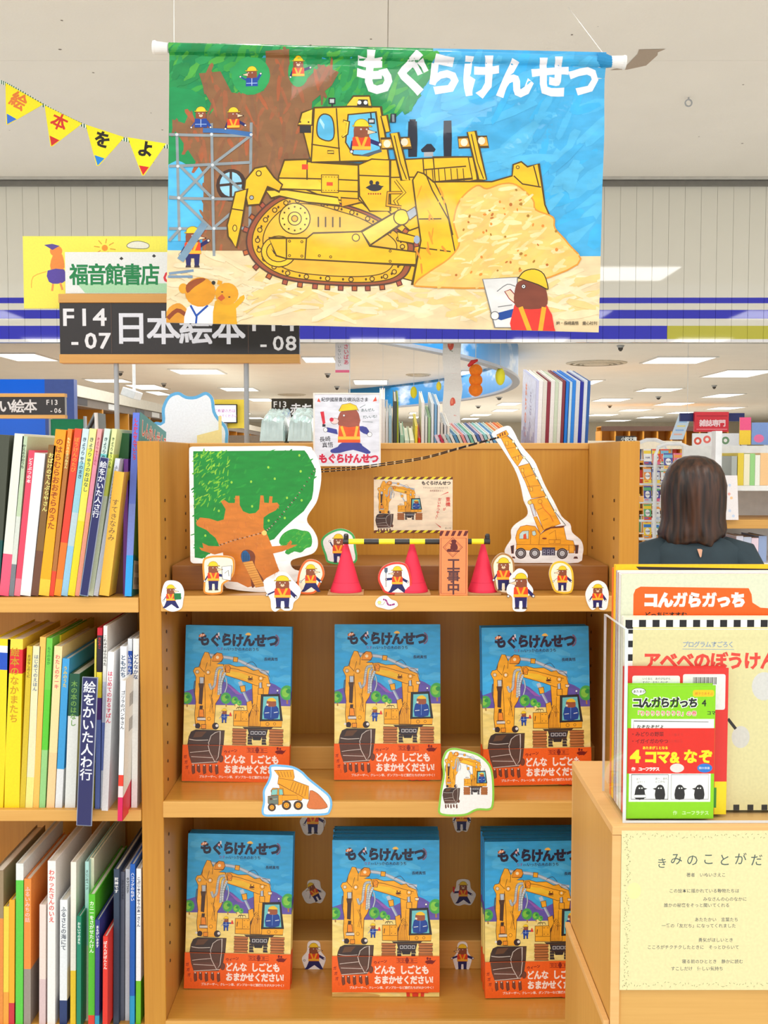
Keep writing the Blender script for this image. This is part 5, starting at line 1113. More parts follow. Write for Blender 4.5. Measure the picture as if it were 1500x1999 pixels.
# mobile crane board
Z2 = lambda p_: zc(p_, 900, 820, 4.839)
def d_crane(A):
    OYc, K = (242, 164, 26), (140, 70, 20)
    def p(pts, c=OYc, w=.8, sm=0, ol=K): A.poly(Z2(pts), c, ol=ol, w=w, sm=sm)
    def e(x, y, r, c, ol=None, w=.7, n=16): q = Z2([(x, y)])[0]; A.ell(q[0], q[1], r / 4.839, r / 4.839, c, ol=ol, w=w, n=n)
    p([(330, 168), (420, 122), (444, 160), (400, 200), (380, 196), (350, 196)]); 
    for i in range(3): A.poly(Z2([(356 + i * 22, 160 - i * 10), (366 + i * 22, 156 - i * 10), (372 + i * 22, 180 - i * 8), (362 + i * 22, 184 - i * 8)]), (120, 40, 20))
    p([(372, 196), (426, 176), (480, 220), (580, 380), (530, 460), (470, 380), (420, 290)]); p([(534, 462), (640, 432), (680, 520), (750, 640), (800, 740), (664, 760), (600, 600), (560, 520)]); p([(650, 772), (800, 740), (850, 830), (940, 1000), (780, 1060), (720, 900)], OYc)
    for a, b in (((424, 296), (510, 280)), ((480, 380), (570, 350)), ((580, 570), (700, 530)), ((620, 650), (740, 640)), ((720, 870), (770, 850)), ((770, 970), (820, 950))): A.line(Z2([a, b]), .8, K)
    for x, y in ((428, 246), (526, 384), (576, 498), (660, 676)): A.poly(Z2([(x - 14, y - 16), (x + 10, y - 20), (x + 14, y + 16), (x - 10, y + 18)]), (250, 186, 60), ol=K, w=.7)
    A.line(Z2([(580, 510), (640, 640), (650, 680)]), .8, K); A.line(Z2([(744, 790), (780, 860), (840, 920), (870, 980)]), 1.6, (226, 110, 20)); e(744, 790, 20, OYc, ol=K)
    pts = [(430, 170), (486, 220), (560, 340), (640, 430), (700, 540), (780, 700), (880, 880), (990, 1016)]; A.line(Z2(pts), 1.2, (60, 80, 60)); 
    for x, y in ((486, 230), (520, 290), (590, 380), (680, 490), (710, 570), (760, 680), (800, 750), (886, 880)): A.rect(900 + (x - 8) / 4.839, 820 + (y - 12) / 4.839, 900 + (x + 10) / 4.839, 820 + (y + 10) / 4.839, (246, 240, 200), ol=(130, 130, 90), w=.5)
    p([(648, 820), (680, 810), (710, 920), (684, 930)], (206, 214, 222)); p([(684, 936), (714, 930), (780, 1060), (748, 1096), (700, 980)]); e(648, 798, 20, (236, 206, 90), ol=K)
    p([(530, 1070), (560, 1026), (620, 1012), (700, 1024), (726, 1060), (750, 1100), (800, 1050), (860, 1024), (970, 1030), (996, 1150), (1060, 1160), (1076, 1210), (1100, 1220), (1090, 1250), (640, 1250), (520, 1240), (526, 1190), (516, 1130)]); 
    A.poly(Z2([(750, 1100), (800, 1046), (850, 1030), (990, 1014), (960, 1036), (850, 1044), (800, 1066)]), (110, 50, 20)); p([(552, 1096), (580, 1068), (640, 1064), (638, 1142), (550, 1142)], (190, 220, 214)); p([(670, 1070), (700, 1064), (712, 1100), (690, 1114), (672, 1104)], (190, 220, 214)); A.poly(Z2([(590, 1100), (614, 1090), (620, 1140), (588, 1140)]), (220, 80, 40)); 
    A.line(Z2([(660, 1050), (656, 1190)]), .8, K); A.line(Z2([(744, 1100), (736, 1196)]), .8, K); A.line(Z2([(520, 1194), (1080, 1200)]), .8, K); A.line(Z2([(830, 1100), (890, 1060), (900, 1150), (830, 1150)]), .7, K); A.ell(900 + 788 / 4.839, 820 + 1138 / 4.839, 4.6, 1.6, (130, 40, 20)); p([(830, 1150), (880, 1150), (880, 1186), (832, 1186)], OYc, .6); p([(890, 1150), (940, 1150), (940, 1186), (890, 1186)], OYc, .6)
    p([(766, 1222), (890, 1222), (890, 1298), (766, 1298)], (60, 56, 80), ol=None)
    for i in range(3):
        for j in range(2): A.rect(900 + (776 + i * 40) / 4.839, 820 + (1246 + j * 26) / 4.839, 900 + (798 + i * 40) / 4.839, 820 + (1266 + j * 26) / 4.839, (60, 56, 80), ol=(200, 200, 220), w=.5)
    for x, y in ((566, 1278), (698, 1278), (958, 1280)): e(x, y, 52, (62, 46, 46)); e(x, y, 40, (176, 176, 176)); e(x, y, 36, (62, 46, 46)); e(x, y, 26, (196, 198, 200)); e(x, y, 8, (230, 230, 226), ol=(80, 80, 80), w=.5)
    p([(470, 1210), (500, 1200), (498, 1280), (480, 1280)], (66, 50, 56)); p([(484, 1310), (508, 1312), (512, 1326), (486, 1322)], (66, 50, 56)); p([(1078, 1200), (1110, 1200), (1104, 1280), (1082, 1280)], (66, 50, 56)); p([(1064, 1326), (1108, 1328), (1098, 1310), (1074, 1310)], (66, 50, 56))
    p([(1020, 1200), (1070, 1200), (1070, 1276), (1020, 1276)], (240, 170, 50))
cutout('white-edged cut-out board of a yellow crane truck with a long raised jib', Z2([(284, 160), (330, 120), (400, 88), (450, 84), (490, 130), (560, 260), (680, 400), (730, 500), (790, 640), (870, 780), (950, 930), (1030, 1000), (1050, 1080), (1130, 1150), (1156, 1220), (1150, 1290), (1110, 1366), (800, 1368), (510, 1366), (440, 1320), (414, 1260), (440, 1200), (476, 1140), (474, 1060), (520, 1000), (620, 930), (626, 860), (590, 780), (560, 640), (500, 480), (380, 290), (320, 210)]),
       1.80, d_crane, name='crane_cutout', cat='cutout', m=PAINT, sm=3, t=.005, z=P(0, 1104, 1.768).z + .0006)
# helmeted workers
CRM = (250, 238, 210)
def wk(cx, y, h, **kw): return lambda A: worker(A, cx, y, h, **kw)
FR = 1.708; ED = FY - .0105
def stand(label, pts, D, dr, b, bw_, inner=WHT, z=S1 + .0006): cutout(label, pts, D, dr, b, bw_, inner, group=GW, z=z)
stand('cut-out worker with orange edge holding up a drawn plan, in front of the tree board', [(396, 1104), (404, 1092), (430, 1089), (456, 1094), (458, 1120), (450, 1136), (436, 1146), (432, 1163), (400, 1163), (398, 1140)], FR, wk(417, 1099, 58, face=1, ra=80, la=30, tool=(1, 'plan')), (240, 150, 50), 3.6, CRM)
stand('cut-out running worker with orange-red edge beside the left pink cone', [(584, 1120), (596, 1100), (612, 1097), (628, 1106), (634, 1126), (626, 1144), (614, 1163), (586, 1163), (580, 1148)], FR + .004, wk(607, 1105, 56, face=1, legs='run', la=50, ra=50), (236, 110, 44), 4.0, CRM)
stand('cut-out worker with green edge standing behind the left pink cone', [(627, 1060), (640, 1044), (666, 1035), (690, 1046), (695, 1070), (694, 1102), (644, 1103), (634, 1086)], 1.776, wk(661, 1044, 58, la=150, ra=30), (70, 176, 90), 4.0, WHT, z=P(0, 1104, 1.768).z + .0006)
stand('cut-out running worker with red edge holding a shovel, between two pink cones', [(738, 1132), (746, 1112), (768, 1102), (790, 1104), (800, 1118), (804, 1142), (798, 1163), (756, 1163), (744, 1150)], FR, wk(776, 1108, 54, face=-1, legs='run', la=85, ra=60, tool=(-1, 'shovel')), (226, 66, 50), 4.0, WHT)
stand('cut-out worker with brown edge behind the white one, right of the right pink cone', [(960, 1108), (972, 1090), (986, 1087), (1000, 1096), (1005, 1116), (1003, 1163), (972, 1163), (964, 1140)], FR + .004, wk(983, 1094, 66, ra=30, la=30), (176, 126, 70), 3.6, CRM)
stand('cut-out worker with yellow edge in front of the riser under the crane', [(1072, 1124), (1080, 1106), (1098, 1102), (1114, 1112), (1120, 1132), (1116, 1163), (1086, 1163), (1076, 1144)], FR + .01, wk(1098, 1110, 50, face=-1, la=50, ra=50), (240, 196, 50), 3.8, CRM)
def stick(label, pts, D, dr, b=WHT, bw_=0, inner=WHT, nm='character_cutout', cat='cutout', g=GW): cutout(label, pts, D, dr, b, bw_, inner, name=nm, cat=cat, group=g, t=.0008)
SE = FY - .0072
stick('round bellied white-edged worker sticker overlapping the shelf edge below the tree', [(516, 1136), (524, 1128), (536, 1130), (545, 1118), (560, 1118), (572, 1132), (582, 1142), (588, 1152), (584, 1166), (574, 1176), (570, 1190), (556, 1192), (548, 1188), (538, 1194), (530, 1188), (528, 1170), (518, 1152)], SE, wk(552, 1122, 66, fat=1.22, la=60, ra=40))
stick('white-edged worker sticker with a long pale snout overlapping the shelf edge', [(1004, 1116), (1012, 1110), (1022, 1112), (1030, 1122), (1030, 1134), (1040, 1148), (1040, 1158), (1030, 1166), (1028, 1190), (1016, 1194), (1002, 1190), (1000, 1166), (990, 1158), (990, 1146), (996, 1136), (994, 1128)], SE, wk(1017, 1117, 72, face=-1, la=45, ra=45))
stick('small white-edged worker sticker with green book at left end of the upper shelf edge', [(322, 1138), (336, 1133), (352, 1138), (360, 1154), (358, 1172), (354, 1188), (336, 1194), (320, 1186), (315, 1166)], SE, lambda A: (worker(A, 334, 1140, 48, face=1, legs='run', ra=70), A.poly([(340, 1158), (354, 1158), (354, 1170), (341, 1171)], (30, 120, 60))))
stick('small white-edged bareheaded worker sticker at right end of the upper shelf edge', [(1154, 1138), (1168, 1133), (1182, 1140), (1188, 1156), (1188, 1172), (1184, 1189), (1172, 1190), (1168, 1184), (1158, 1191), (1150, 1184), (1144, 1168), (1144, 1154)], SE, wk(1167, 1139, 48, fat=1.15, la=30, ra=30))
def d_worm(A):
    A.ell(741, 1176, 3.5, 3, (240, 236, 130), ol=(150, 150, 90), w=.5); A.line([(738, 1180), (748, 1180), (752, 1174)], .8, (150, 140, 80), sm=3)
    A.line([(748, 1170), (754, 1172), (758, 1180), (764, 1181), (771, 1179)], 3.2, (150, 36, 120), sm=4)
    for x, y in ((751, 1171), (756, 1175), (760, 1180), (765, 1181)): A.line([(x, y - 1.6), (x, y + 1.6)], .7, (240, 200, 230))
stick('small white cloud shaped sticker with a purple worm on the upper shelf edge', [(736, 1170), (744, 1164), (756, 1163), (764, 1170), (774, 1174), (777, 1182), (768, 1188), (758, 1190), (746, 1187), (736, 1184), (733, 1178)], SE - .0002, d_worm, nm='worm_sticker', cat='sticker', g='printed stickers on the shelves')
# dump truck and excavator stickers on the middle shelf edge
Z3 = lambda p_: zc(p_, 340, 1200, 4.543)
def d_dump(A):
    OYc, K = (240, 160, 40), (120, 70, 30)
    def p(pts, c=OYc, w=.8, ol=K, sm=0): A.poly(Z3(pts), c, ol=ol, w=w, sm=sm)
    def e(x, y, r, c, ol=None): q = Z3([(x, y)])[0]; A.ell(q[0], q[1], r / 4.543, r / 4.543, c, ol=ol, w=.7)
    p([(1206, 1560), (1250, 1570), (1290, 1600), (1340, 1660), (1362, 1706), (1300, 1724), (1200, 1720), (1180, 1690), (1200, 1640)], (214, 120, 66), sm=2)
    p([(890, 1380), (1060, 1376), (1070, 1440), (1060, 1470), (1196, 1520), (1196, 1640), (1150, 1630), (1060, 1590), (920, 1500), (930, 1430)])
    for i in range(5): A.line(Z3([(920 + i * 28, 1390), (945 + i * 24, 1440)]), .8, K)
    for i in range(6): A.line(Z3([(1060 + i * 24, 1480 + i * 8), (1030 + i * 26, 1560 + i * 10)]), .8, K)
    A.line(Z3([(930, 1450), (1060, 1470)]), .8, K); p([(930, 1500), (1150, 1620), (1130, 1650), (1000, 1620), (950, 1580)]); p([(860, 1560), (876, 1538), (970, 1540), (976, 1600), (960, 1680), (924, 1690), (870, 1600)])
    p([(868, 1552), (920, 1544), (916, 1596), (862, 1602)], (130, 196, 186)); p([(930, 1546), (964, 1548), (970, 1596), (932, 1600)], (130, 196, 186)); p([(834, 1610), (926, 1600), (926, 1680), (850, 1690), (834, 1670)], (110, 122, 112)); p([(850, 1626), (870, 1624), (870, 1640), (852, 1642)], (60, 60, 60)); A.line(Z3([(880, 1636), (916, 1632)]), .8, (210, 210, 200))
    p([(960, 1600), (1090, 1600), (1100, 1640), (960, 1650)]); 
    for x, y, r in ((868, 1708, 36), (998, 1690, 42), (1102, 1690, 42)): e(x, y, r, (70, 58, 52)); e(x, y, r * .6, OYc, ol=K); e(x, y, r * .25, (246, 190, 70), ol=K)
BLU, LGR = (112, 186, 236), (140, 206, 70)
stick('blue-edged sticker of a yellow dump truck tipping earth, on the middle shelf edge', Z3([(846, 1350), (880, 1330), (960, 1332), (1060, 1346), (1140, 1390), (1200, 1450), (1300, 1530), (1380, 1600), (1404, 1670), (1390, 1740), (1340, 1778), (1100, 1786), (900, 1790), (800, 1786), (776, 1740), (790, 1660), (790, 1560), (830, 1480), (850, 1420)]), SE, d_dump, BLU, 4.2, WHT, nm='dump_truck_sticker', cat='sticker', g='printed stickers on the shelves')
def d_exc(A):
    # drawing units of the cover mapped down to the sticker
    T = lambda pts: [(866 + (x - 190) * .1125, 1468 + (y - 360) * .1125) for x, y in pts]
    excavator(A, T, .1125, bird=False)
stick('green-edged sticker of a yellow excavator on the middle shelf edge', zc([(1030, 1130), (1060, 1096), (1110, 1084), (1180, 1096), (1300, 1130), (1380, 1190), (1420, 1260), (1436, 1380), (1434, 1540), (1400, 1590), (1300, 1592), (1220, 1630), (1140, 1640), (1030, 1636), (984, 1610), (986, 1540), (1000, 1420), (1020, 1300), (1010, 1200)], 620, 1200, 4.1667), SE, d_exc, LGR, 4.0, WHT, nm='excavator_sticker', cat='sticker', g='printed stickers on the shelves')
BPD = BY - .0010; RFD = RD - .0010
def small(label, x0, y0, x1, y1, D, **kw):
    cx, cy = (x0 + x1) / 2, (y0 + y1) / 2; rx, ry = (x1 - x0) / 2, (y1 - y0) / 2; h = (y1 - y0) - 7
    pts = [(cx + rx * a_, cy + ry * b_) for a_, b_ in ((0, -1), (.5, -.86), (.62, -.3), (1, .1), (.9, .5), (.6, .95), (.1, .9), (-.3, 1), (-.66, .9), (-.9, .5), (-1, .1), (-.6, -.3), (-.5, -.86))]
    stick(label, pts, D, wk(cx, y0 + 3.5, h, **kw))
small('worker sticker hanging half hidden just under the blue-edged dump truck sticker', 586, 1566, 636, 1631, BPD, la=30, ra=60, tool=(1, 'shovel'))
small('worker sticker half hidden just under the green-edged excavator sticker', 884, 1562, 919, 1625, BPD, la=30, ra=30)
small('tilted worker sticker on the back panel left of the lower middle book stack', 590, 1717, 636, 1764, BPD, rot=-28, face=-1)
small('worker sticker with red baton on the back panel right of the lower middle stack', 880, 1716, 929, 1768, BPD, legs='run', la=85, ra=60, tool=(-1, 'baton'))
small('striding worker sticker on the lowest riser left of the middle book stack', 590, 1836, 636, 1897, RFD, legs='run', face=1, la=45, ra=60)
small('worker sticker in profile on the lowest riser right of the middle book stack', 885, 1838, 921, 1897, RFD, face=-1, la=70, ra=70)
# ---------------------------------------------------------------- cones and striped bar
GC = 'pink card cones on the upper shelf'
def cone(cx, vtop, hw, vb, D, label):
    q = P(cx, vb, D); q.z = S1 + .0035; tip = P(cx, vtop, D); h = tip.z - q.z; r = hw * D / 2000
    t = empty('traffic_cone', q, (0, 0, 0), label, 'cone', GC)
    MB().lathe([(r, 0), (r * .985, .004), (r * .82, h * .19), (r * .812, h * .192), (r * .10, h * .97), (r * .03, h)], 40).build('cone_body', PINK, t, smooth=False)
    MB().lathe([(r * .835, h * .188), (r * .822, h * .194)], 40).build('seam_band', mat('red_pink_dark', (210, 40, 70), rough=.6), t)
    MB().box((-r * 1.12, -r * 1.05, -.0030), (r * 1.12, r * 1.05, -.0003)).build('base_plate', CARDB, t)
    return t
c1 = cone(676, 1056, 31, 1158, 1.731, 'pink card cone at the left end of the striped bar')
c2 = cone(805, 1056, 31, 1158, 1.731, 'pink card cone under the middle of the striped bar')
c3 = cone(943, 1057, 29, 1158, 1.731, 'pink card cone right of the orange construction sign')
bar = empty('striped_bar', P(814, 1057, 1.714), (0, 0, 0), 'thin black and yellow striped bar lying across the pink cones', 'bar')
xa, xb = P(670, 1057, 1.714).x - bar.location.x, P(957, 1057, 1.714).x - bar.location.x
seg = [(670, 681, 'k'), (681, 711, 'y'), (711, 740, 'k'), (740, 771, 'y'), (771, 800, 'k'), (800, 830, 'y'), (830, 862, 'k'), (862, 891, 'y'), (891, 921, 'k'), (921, 945, 'y'), (945, 957, 'k')]
YP = mat('yellow_tape', (246, 236, 30), rough=.35, coat=.4); KP = mat('black_tape', (34, 30, 28), rough=.3, coat=.4)
for a_, b_, k in seg:
    x0, x1 = P(a_, 1057, 1.714).x - bar.location.x, P(b_, 1057, 1.714).x - bar.location.x
    rr = .0046 if k == 'y' else .0048
    MB().tube([(x0, 0, 0), (x1 - .00005, 0, 0)], rr, 14).build('yellow_stripe' if k == 'y' else 'black_stripe', YP if k == 'y' else KP, bar)
for x in (xa + .005, xb - .004): MB().lathe([(.0042, 0), (.0042, .008), (.003, .0105), (.001, .011)], 14, c=(x, .004, .002)).build('end_knob', KP, bar)
# orange construction sign
q = P(886, 1162, 1.700); sg = empty('construction_sign', (q.x, 1.700, S1 + .0006), (0, 0, 0), 'orange folded card construction sign with black lettering standing on the upper shelf', 'sign')
w_ = 55 * 1.7 / 2000 / 2; h_ = P(0, 1035, 1.7).z - P(0, 1162, 1.7).z
MB().box((-w_, 0, 0), (w_, .002, h_), (244, 150, 90)).build('front_card', MATTE, sg)
mb = MB(); mb.add([(-w_, .002, h_), (w_, .002, h_), (w_, .030, 0), (-w_, .030, 0), (-w_, .004, h_), (w_, .004, h_), (w_, .032, 0), (-w_, .032, 0)], [(0, 1, 2, 3), (4, 7, 6, 5), (0, 4, 5, 1), (2, 6, 7, 3), (0, 3, 7, 4), (1, 5, 6, 2)], (200, 160, 120)); mb.build('rear_leg', MATTE, sg)
A = Art(); DK = (100, 40, 40); A.rect(858.5, 1035.5, 913.5, 1162, (250, 146, 90)); 
for i in range(5): A.poly([(860 + i * 12, 1036), (867 + i * 12, 1036), (862 + i * 12, 1046), (856 + i * 12, 1046)], DK)
A.line([(861, 1050), (910, 1050), (910, 1158), (861, 1158)], .7, DK, closed=True)
A.poly([(884, 1049), (903, 1068), (884, 1087), (865, 1068)], (250, 150, 94), ol=DK, w=.9); A.poly([(884, 1052), (900, 1068), (884, 1084), (868, 1068)], (250, 146, 90), ol=DK, w=.6)
A.ell(886, 1060, 4.4, 5, DK); A.ell(886, 1056, 5.4, 3, DK); A.poly([(881, 1062), (892, 1062), (893, 1073), (880, 1073)], DK, sm=2); A.poly([(876, 1060), (883, 1061), (882, 1064)], DK); A.poly([(872, 1074), (898, 1074), (897, 1077), (873, 1077)], DK); A.poly([(872, 1076), (874, 1071), (880, 1071), (883, 1076)], DK)
for i, ch in enumerate('工事中'): A.text(ch, 872.5, 1101 + i * 23.5, 26, (96, 60, 60), bold=.05)
A.build('front_print', .00085, (886, 1162), MATTE, sg, scz=h_ / 127, base=.0001, clip=(858, 1035, 914, 1162))
# small excavator poster on the back panel
q = P(808, 1040, BPD); pc = empty('excavator_card', q, (0, 0, 0), 'small cream poster with yellow excavator and hazard stripes on the back panel', 'poster')
Z4 = lambda x, y: (620 + x / 5.357, 900 + y / 5.357)
k = BPD / 2000; kz = (P(0, 931, BPD).z - q.z) / 109
slab([(730, 931), (884, 931), (884, 1040), (730, 1040)], k, (808, 1040), .0006, (250, 236, 206), 'card', PAPER, pc, scz=kz)
A = Art(); A.rect(730, 931, 884, 1040, (252, 234, 204))
for yy in (931, 1035):
    A.rect(730, yy, 884, yy + 5, (246, 230, 40))
    for i in range(11): A.poly([(726 + i * 15, yy + 5), (732 + i * 15, yy), (740 + i * 15, yy), (734 + i * 15, yy + 5)], (110, 54, 30))
T = lambda pts: [(730 + (x - 150) * .118, 938 + (y - 350) * .1025) for x, y in pts]
excavator(A, T, .10, bird=True)
A.text('もぐらけんせつ', 823, 943, 8.2, (50, 36, 40), bold=.05); A.text('りすさんいっかの木のおうち', 826, 952, 3.8, (150, 130, 110), bold=.01); A.text('長崎真悟★さく', 839, 958, 3.9, (170, 110, 90), bold=.01)
RDc = (216, 40, 30); A.text('重機', 875, 970, 9.5, RDc, bold=.03, vert=True); A.text('が', 868, 991, 6, RDc, bold=.03, vert=True); A.text('だいかつやく', 859, 972, 6.4, RDc, bold=.03, vert=True, rot=8); A.text('！', 853, 1008, 6, RDc, vert=True, bold=.04)
A.poly([(858, 968), (875, 960), (876, 961.5)], RDc); A.poly([(849, 1020), (862, 1029), (860, 1030)], RDc); A.text('童心社', 869, 1031, 4.2, (110, 100, 90))
A.build('front_print', k, (808, 1040), PAINT, pc, clip=(730, 931, 884, 1040), scz=kz, base=.0001)
# framed character poster leaning over the top edge
D5 = 1.905; q = P(678, 910, D5); pf = empty('framed_poster', q, (0, 0, 0), 'white framed hand drawn poster of a running helmeted worker on the case top', 'poster')
k = D5 / 2000; kz = (P(0, 767, D5).z - q.z) / 143
slab([(612, 767), (743, 767), (743, 910), (612, 910)], k, (678, 910), .004, (240, 236, 228), 'backing_board', MATTE, pf, scz=kz)
mb = MB(); fr = .0022
w2, h2 = 65.5 * k, 143 * kz
mb.box((-w2, -fr, 0), (w2, 0, .0024), (240, 232, 220)).box((-w2, -fr, h2 - .0024), (w2, 0, h2), (240, 232, 220)).box((-w2, -fr, .0024), (-w2 + .0024, 0, h2 - .0024), (240, 232, 220)).box((w2 - .0024, -fr, .0024), (w2, 0, h2 - .0024), (240, 232, 220))
mb.build('frame', MATTE, pf)
A = Art(); A.rect(614, 769, 741, 908, (226, 228, 236)); A.text('紀伊國屋書店横浜店さま', 628, 780, 8.6, (50, 50, 60), bold=.024, sp=.97, jit=.02)
A.poly([(620, 784), (623, 777), (627, 785)], (226, 80, 50)); A.poly([(728, 784), (734, 774), (736, 783)], (226, 80, 50))
bx = 680
A.poly([(668, 864), (702, 864), (708, 870), (724, 882), (716, 886), (690, 878), (664, 884), (648, 884), (646, 878), (660, 872)], (60, 66, 150), sm=2); A.poly([(658, 838), (640, 834), (633, 836), (634, 842), (660, 848)], (60, 66, 150)); A.poly([(702, 832), (716, 834), (722, 846), (716, 848), (704, 842)], (60, 66, 150), sm=2)
A.poly([(662, 832), (672, 806), (690, 802), (701, 810), (704, 864), (660, 864)], (236, 90, 34), sm=0); A.poly([(661, 830), (664, 806), (676, 798), (692, 798), (701, 808), (701, 832)], (160, 84, 66), sm=2); A.line([(667, 832), (674, 852)], 5, (246, 190, 60)); A.line([(698, 832), (694, 852)], 5, (246, 190, 60)); A.rect(660, 852, 703, 858, (246, 190, 60))
A.poly([(662, 802), (668, 790), (684, 787), (696, 792), (701, 803), (698, 800), (664, 803)], (248, 206, 40), ol=(130, 110, 40), w=.7); A.ell(654, 822, 8, 6, (236, 206, 200), ol=(60, 40, 50), w=.7); A.ell(648, 819, 4, 4, (216, 40, 70)); A.ell(672, 811, 2, 2, (240, 240, 240), ol=(50, 40, 40), w=.5)
A.poly([(626, 804), (633, 803), (636, 826), (631, 829)], (220, 40, 60)); A.rect(630, 828, 636, 833, (40, 40, 50)); A.ell(636, 839, 4, 4.5, (244, 242, 240), ol=(60, 60, 70), w=.7); A.ell(722, 848, 4.5, 4.5, (244, 242, 240), ol=(60, 60, 70), w=.7)
A.text('あんぜん', 705, 801, 7, (30, 80, 70), bold=.01, rot=-3, sp=.95); A.text('だいいち！', 709, 814, 7, (30, 80, 70), bold=.01, sp=.9, rot=-2); A.line([(703, 796), (714, 790)], .8, (30, 80, 70)); A.line([(708, 823), (728, 824)], .8, (30, 80, 70)); A.text('長崎', 624, 858, 11, (60, 60, 66), bold=.012, rot=-5); A.text('真悟', 629, 869, 11, (60, 60, 66), bold=.012, rot=-3)
for i, ch in enumerate('もぐらけんせつ'): A.text(ch, 622 + i * 16.6, 895, 19, (214, 36, 70), bold=.06, sx=.92)
A.build('front_print', k, (678, 910), PAINT, pf, clip=(613, 768, 742, 909), scz=kz, base=.0012)
# twisted cord from the tree board to the jib tip
cd = empty('cord', (0, 1.79, 0), label='black and brown dashed cord running from the tree board to the crane jib', cat='cord')
for dv in (0, 5):
    pts = [P(u, v + dv * (1 - .7 * (u - 628) / 346), 1.79) - Vector((0, 1.79, 0)) for u, v in spline([(618, 917), (660, 914), (700, 911), (760, 903), (830, 892), (900, 873), (974, 853)], 8, False)]
    MB().tube(pts, .0011, 6).build('strand', mat('black_cord', (36, 26, 24), rough=.7), cd)
    mb = MB()
    for i in range(1, len(pts) - 1, 2): mb.tube([pts[i].lerp(pts[i + 1], .1), pts[i].lerp(pts[i + 1], .5)], .00128, 6)
    mb.build('light_dashes', mat('tan_thread', (196, 170, 130), rough=.8), cd)
# ================================================================= SECTION SIGNS
SGN = wood('sign_rail_wood', (206, 150, 74), (222, 168, 92), 'x')
SBL = mat('black_sign_face', (38, 32, 30), rough=.18, noise=.05, nscale=12, coat=.3)
def px_sign(name, label, x0, y0, x1, y1, D, rail, t=.02, cat='sign', face=SBL):
    a = P(x0, y1, D); b = P(x1, y0, D); o_ = empty(name, (a.x, D, a.z), label=label, cat=cat); w = b.x - a.x; h = b.z - a.z; r_ = rail * D / 2000
    MB().box((.001, 0, r_), (w - .001, t, h - r_)).build('face_board', face, o_)
    if rail:
        MB().box((0, -.004, 0), (w, t + .004, r_)).build('rail', SGN, o_, bevel=.001); MB().box((0, -.004, h - r_), (w, t + .004, h)).build('rail', SGN, o_, bevel=.001)
    return o_, w, h
s1, w, h = px_sign('section_sign', 'black section sign with wooden rails on two grey posts, partly behind the banner', 117, 574, 585, 709, 2.2, 17)
k = 2.2 / 2000
A = Art()
A.text('F14', 122, 618, 47, (230, 230, 232), bold=.03, sp=1.12, sx=1.15); A.text('-07', 140, 664, 43, (230, 230, 232), bold=.03, sp=1.06, sx=1.15)
for i, ch in enumerate('日本絵本'): A.text(ch, 222 + i * 63, 640, 68, (226, 228, 236), bold=.03)
A.text('F14', 488, 628, 47, (230, 230, 232), bold=.03, sp=1.12, sx=1.15); A.text('-08', 506, 669, 40, (230, 230, 232), bold=.02, sp=1.06, sx=1.15)
A.line([(218, 592), (218, 690)], 1.2, (90, 70, 60)); A.line([(483, 592), (483, 690)], 1.2, (90, 70, 60))
A.build('lettering', k, (117, 709), PAPER, s1, scz=h / 135, base=.0006)
for x in (227, 481):
    q = P(x, 709, 2.21); MB().tube([(q.x - s1.location.x, .01, 0), (q.x - s1.location.x, .01, RT + .0225 - s1.location.z)], .0055, 12).build('post', METAL, s1)
    MB().lathe([(.018, 0), (.018, .004), (.006, .006)], 16, c=(q.x - s1.location.x, .01, RT + .0225 - s1.location.z)).build('foot_plate', METAL, s1)
# yellow board and publisher board that stand on the sign
a = P(47, 602, 2.235); yb = empty('yellow_board', a, label='yellow printed board behind the black section sign at upper left', cat='board'); w = (P(560, 602, 2.235) - a).x; h = P(47, 461, 2.235).z - a.z
MB().box((0, 0, 0), (w, .004, h), (246, 232, 90)).build('board', MATTE, yb)
A = Art(); A.rect(48, 462, 559, 601, (246, 234, 88)); 
A.ell(205, 484, 6, 6, (240, 150, 40)); 
for i in range(8): a_ = R(i * 45 + 10); A.line([(205 + 10 * math.cos(a_), 484 + 9 * math.sin(a_)), (205 + 21 * math.cos(a_), 484 + 18 * math.sin(a_))], 1.8, (220, 150, 40))
A.poly([(248, 478), (258, 472), (274, 471), (290, 477), (286, 485), (262, 485), (250, 483)], (236, 232, 216), ol=(90, 90, 80), w=1.2, sm=3)
A.poly([(104, 500), (120, 494), (126, 510), (124, 526), (100, 526)], (236, 140, 60), sm=3); A.poly([(94, 528), (126, 526), (128, 548), (112, 554), (96, 550)], (86, 66, 160), sm=2); A.ell(111, 490, 12, 11, (240, 140, 60)); A.poly([(88, 478), (104, 476), (118, 480), (104, 488)], (90, 70, 150)); A.line([(104, 554), (102, 568)], 4, (236, 150, 80)); A.line([(118, 552), (122, 566)], 4, (236, 150, 80))
A.line([(62, 562), (66, 540), (92, 530)], 1.6, (240, 170, 60), sm=3)
A.build('front_print', 2.235 / 2000, (47, 602), PAPER, yb, scz=h / 141, base=.0002)
a = P(128, 573, 2.205); wb = empty('publisher_board', a, label='white board with dark green lettering standing on the black section sign', cat='board'); w = (P(520, 573, 2.205) - a).x; h = P(128, 492, 2.205).z - a.z
MB().box((0, 0, 0), (w, .003, h), (232, 234, 230)).build('board', MATTE, wb)
A = Art(); A.rect(128.5, 492.5, 519, 572.5, (232, 234, 230)); A.poly([(150, 553), (519, 553), (519, 572), (166, 572)], (168, 214, 170)); 
for i, ch in enumerate('福音館書店'): A.text(ch, 136 + i * 34.5, 536, 37, (20, 130, 70), bold=.045, sy=1.18)
A.text('のえほん', 316, 540, 30, (220, 50, 60), bold=.04)
for x, y in ((237, 505), (300, 500)): A.poly([(x - 4, y), (x, y - 4), (x + 4, y), (x, y + 3)], (50, 50, 46))
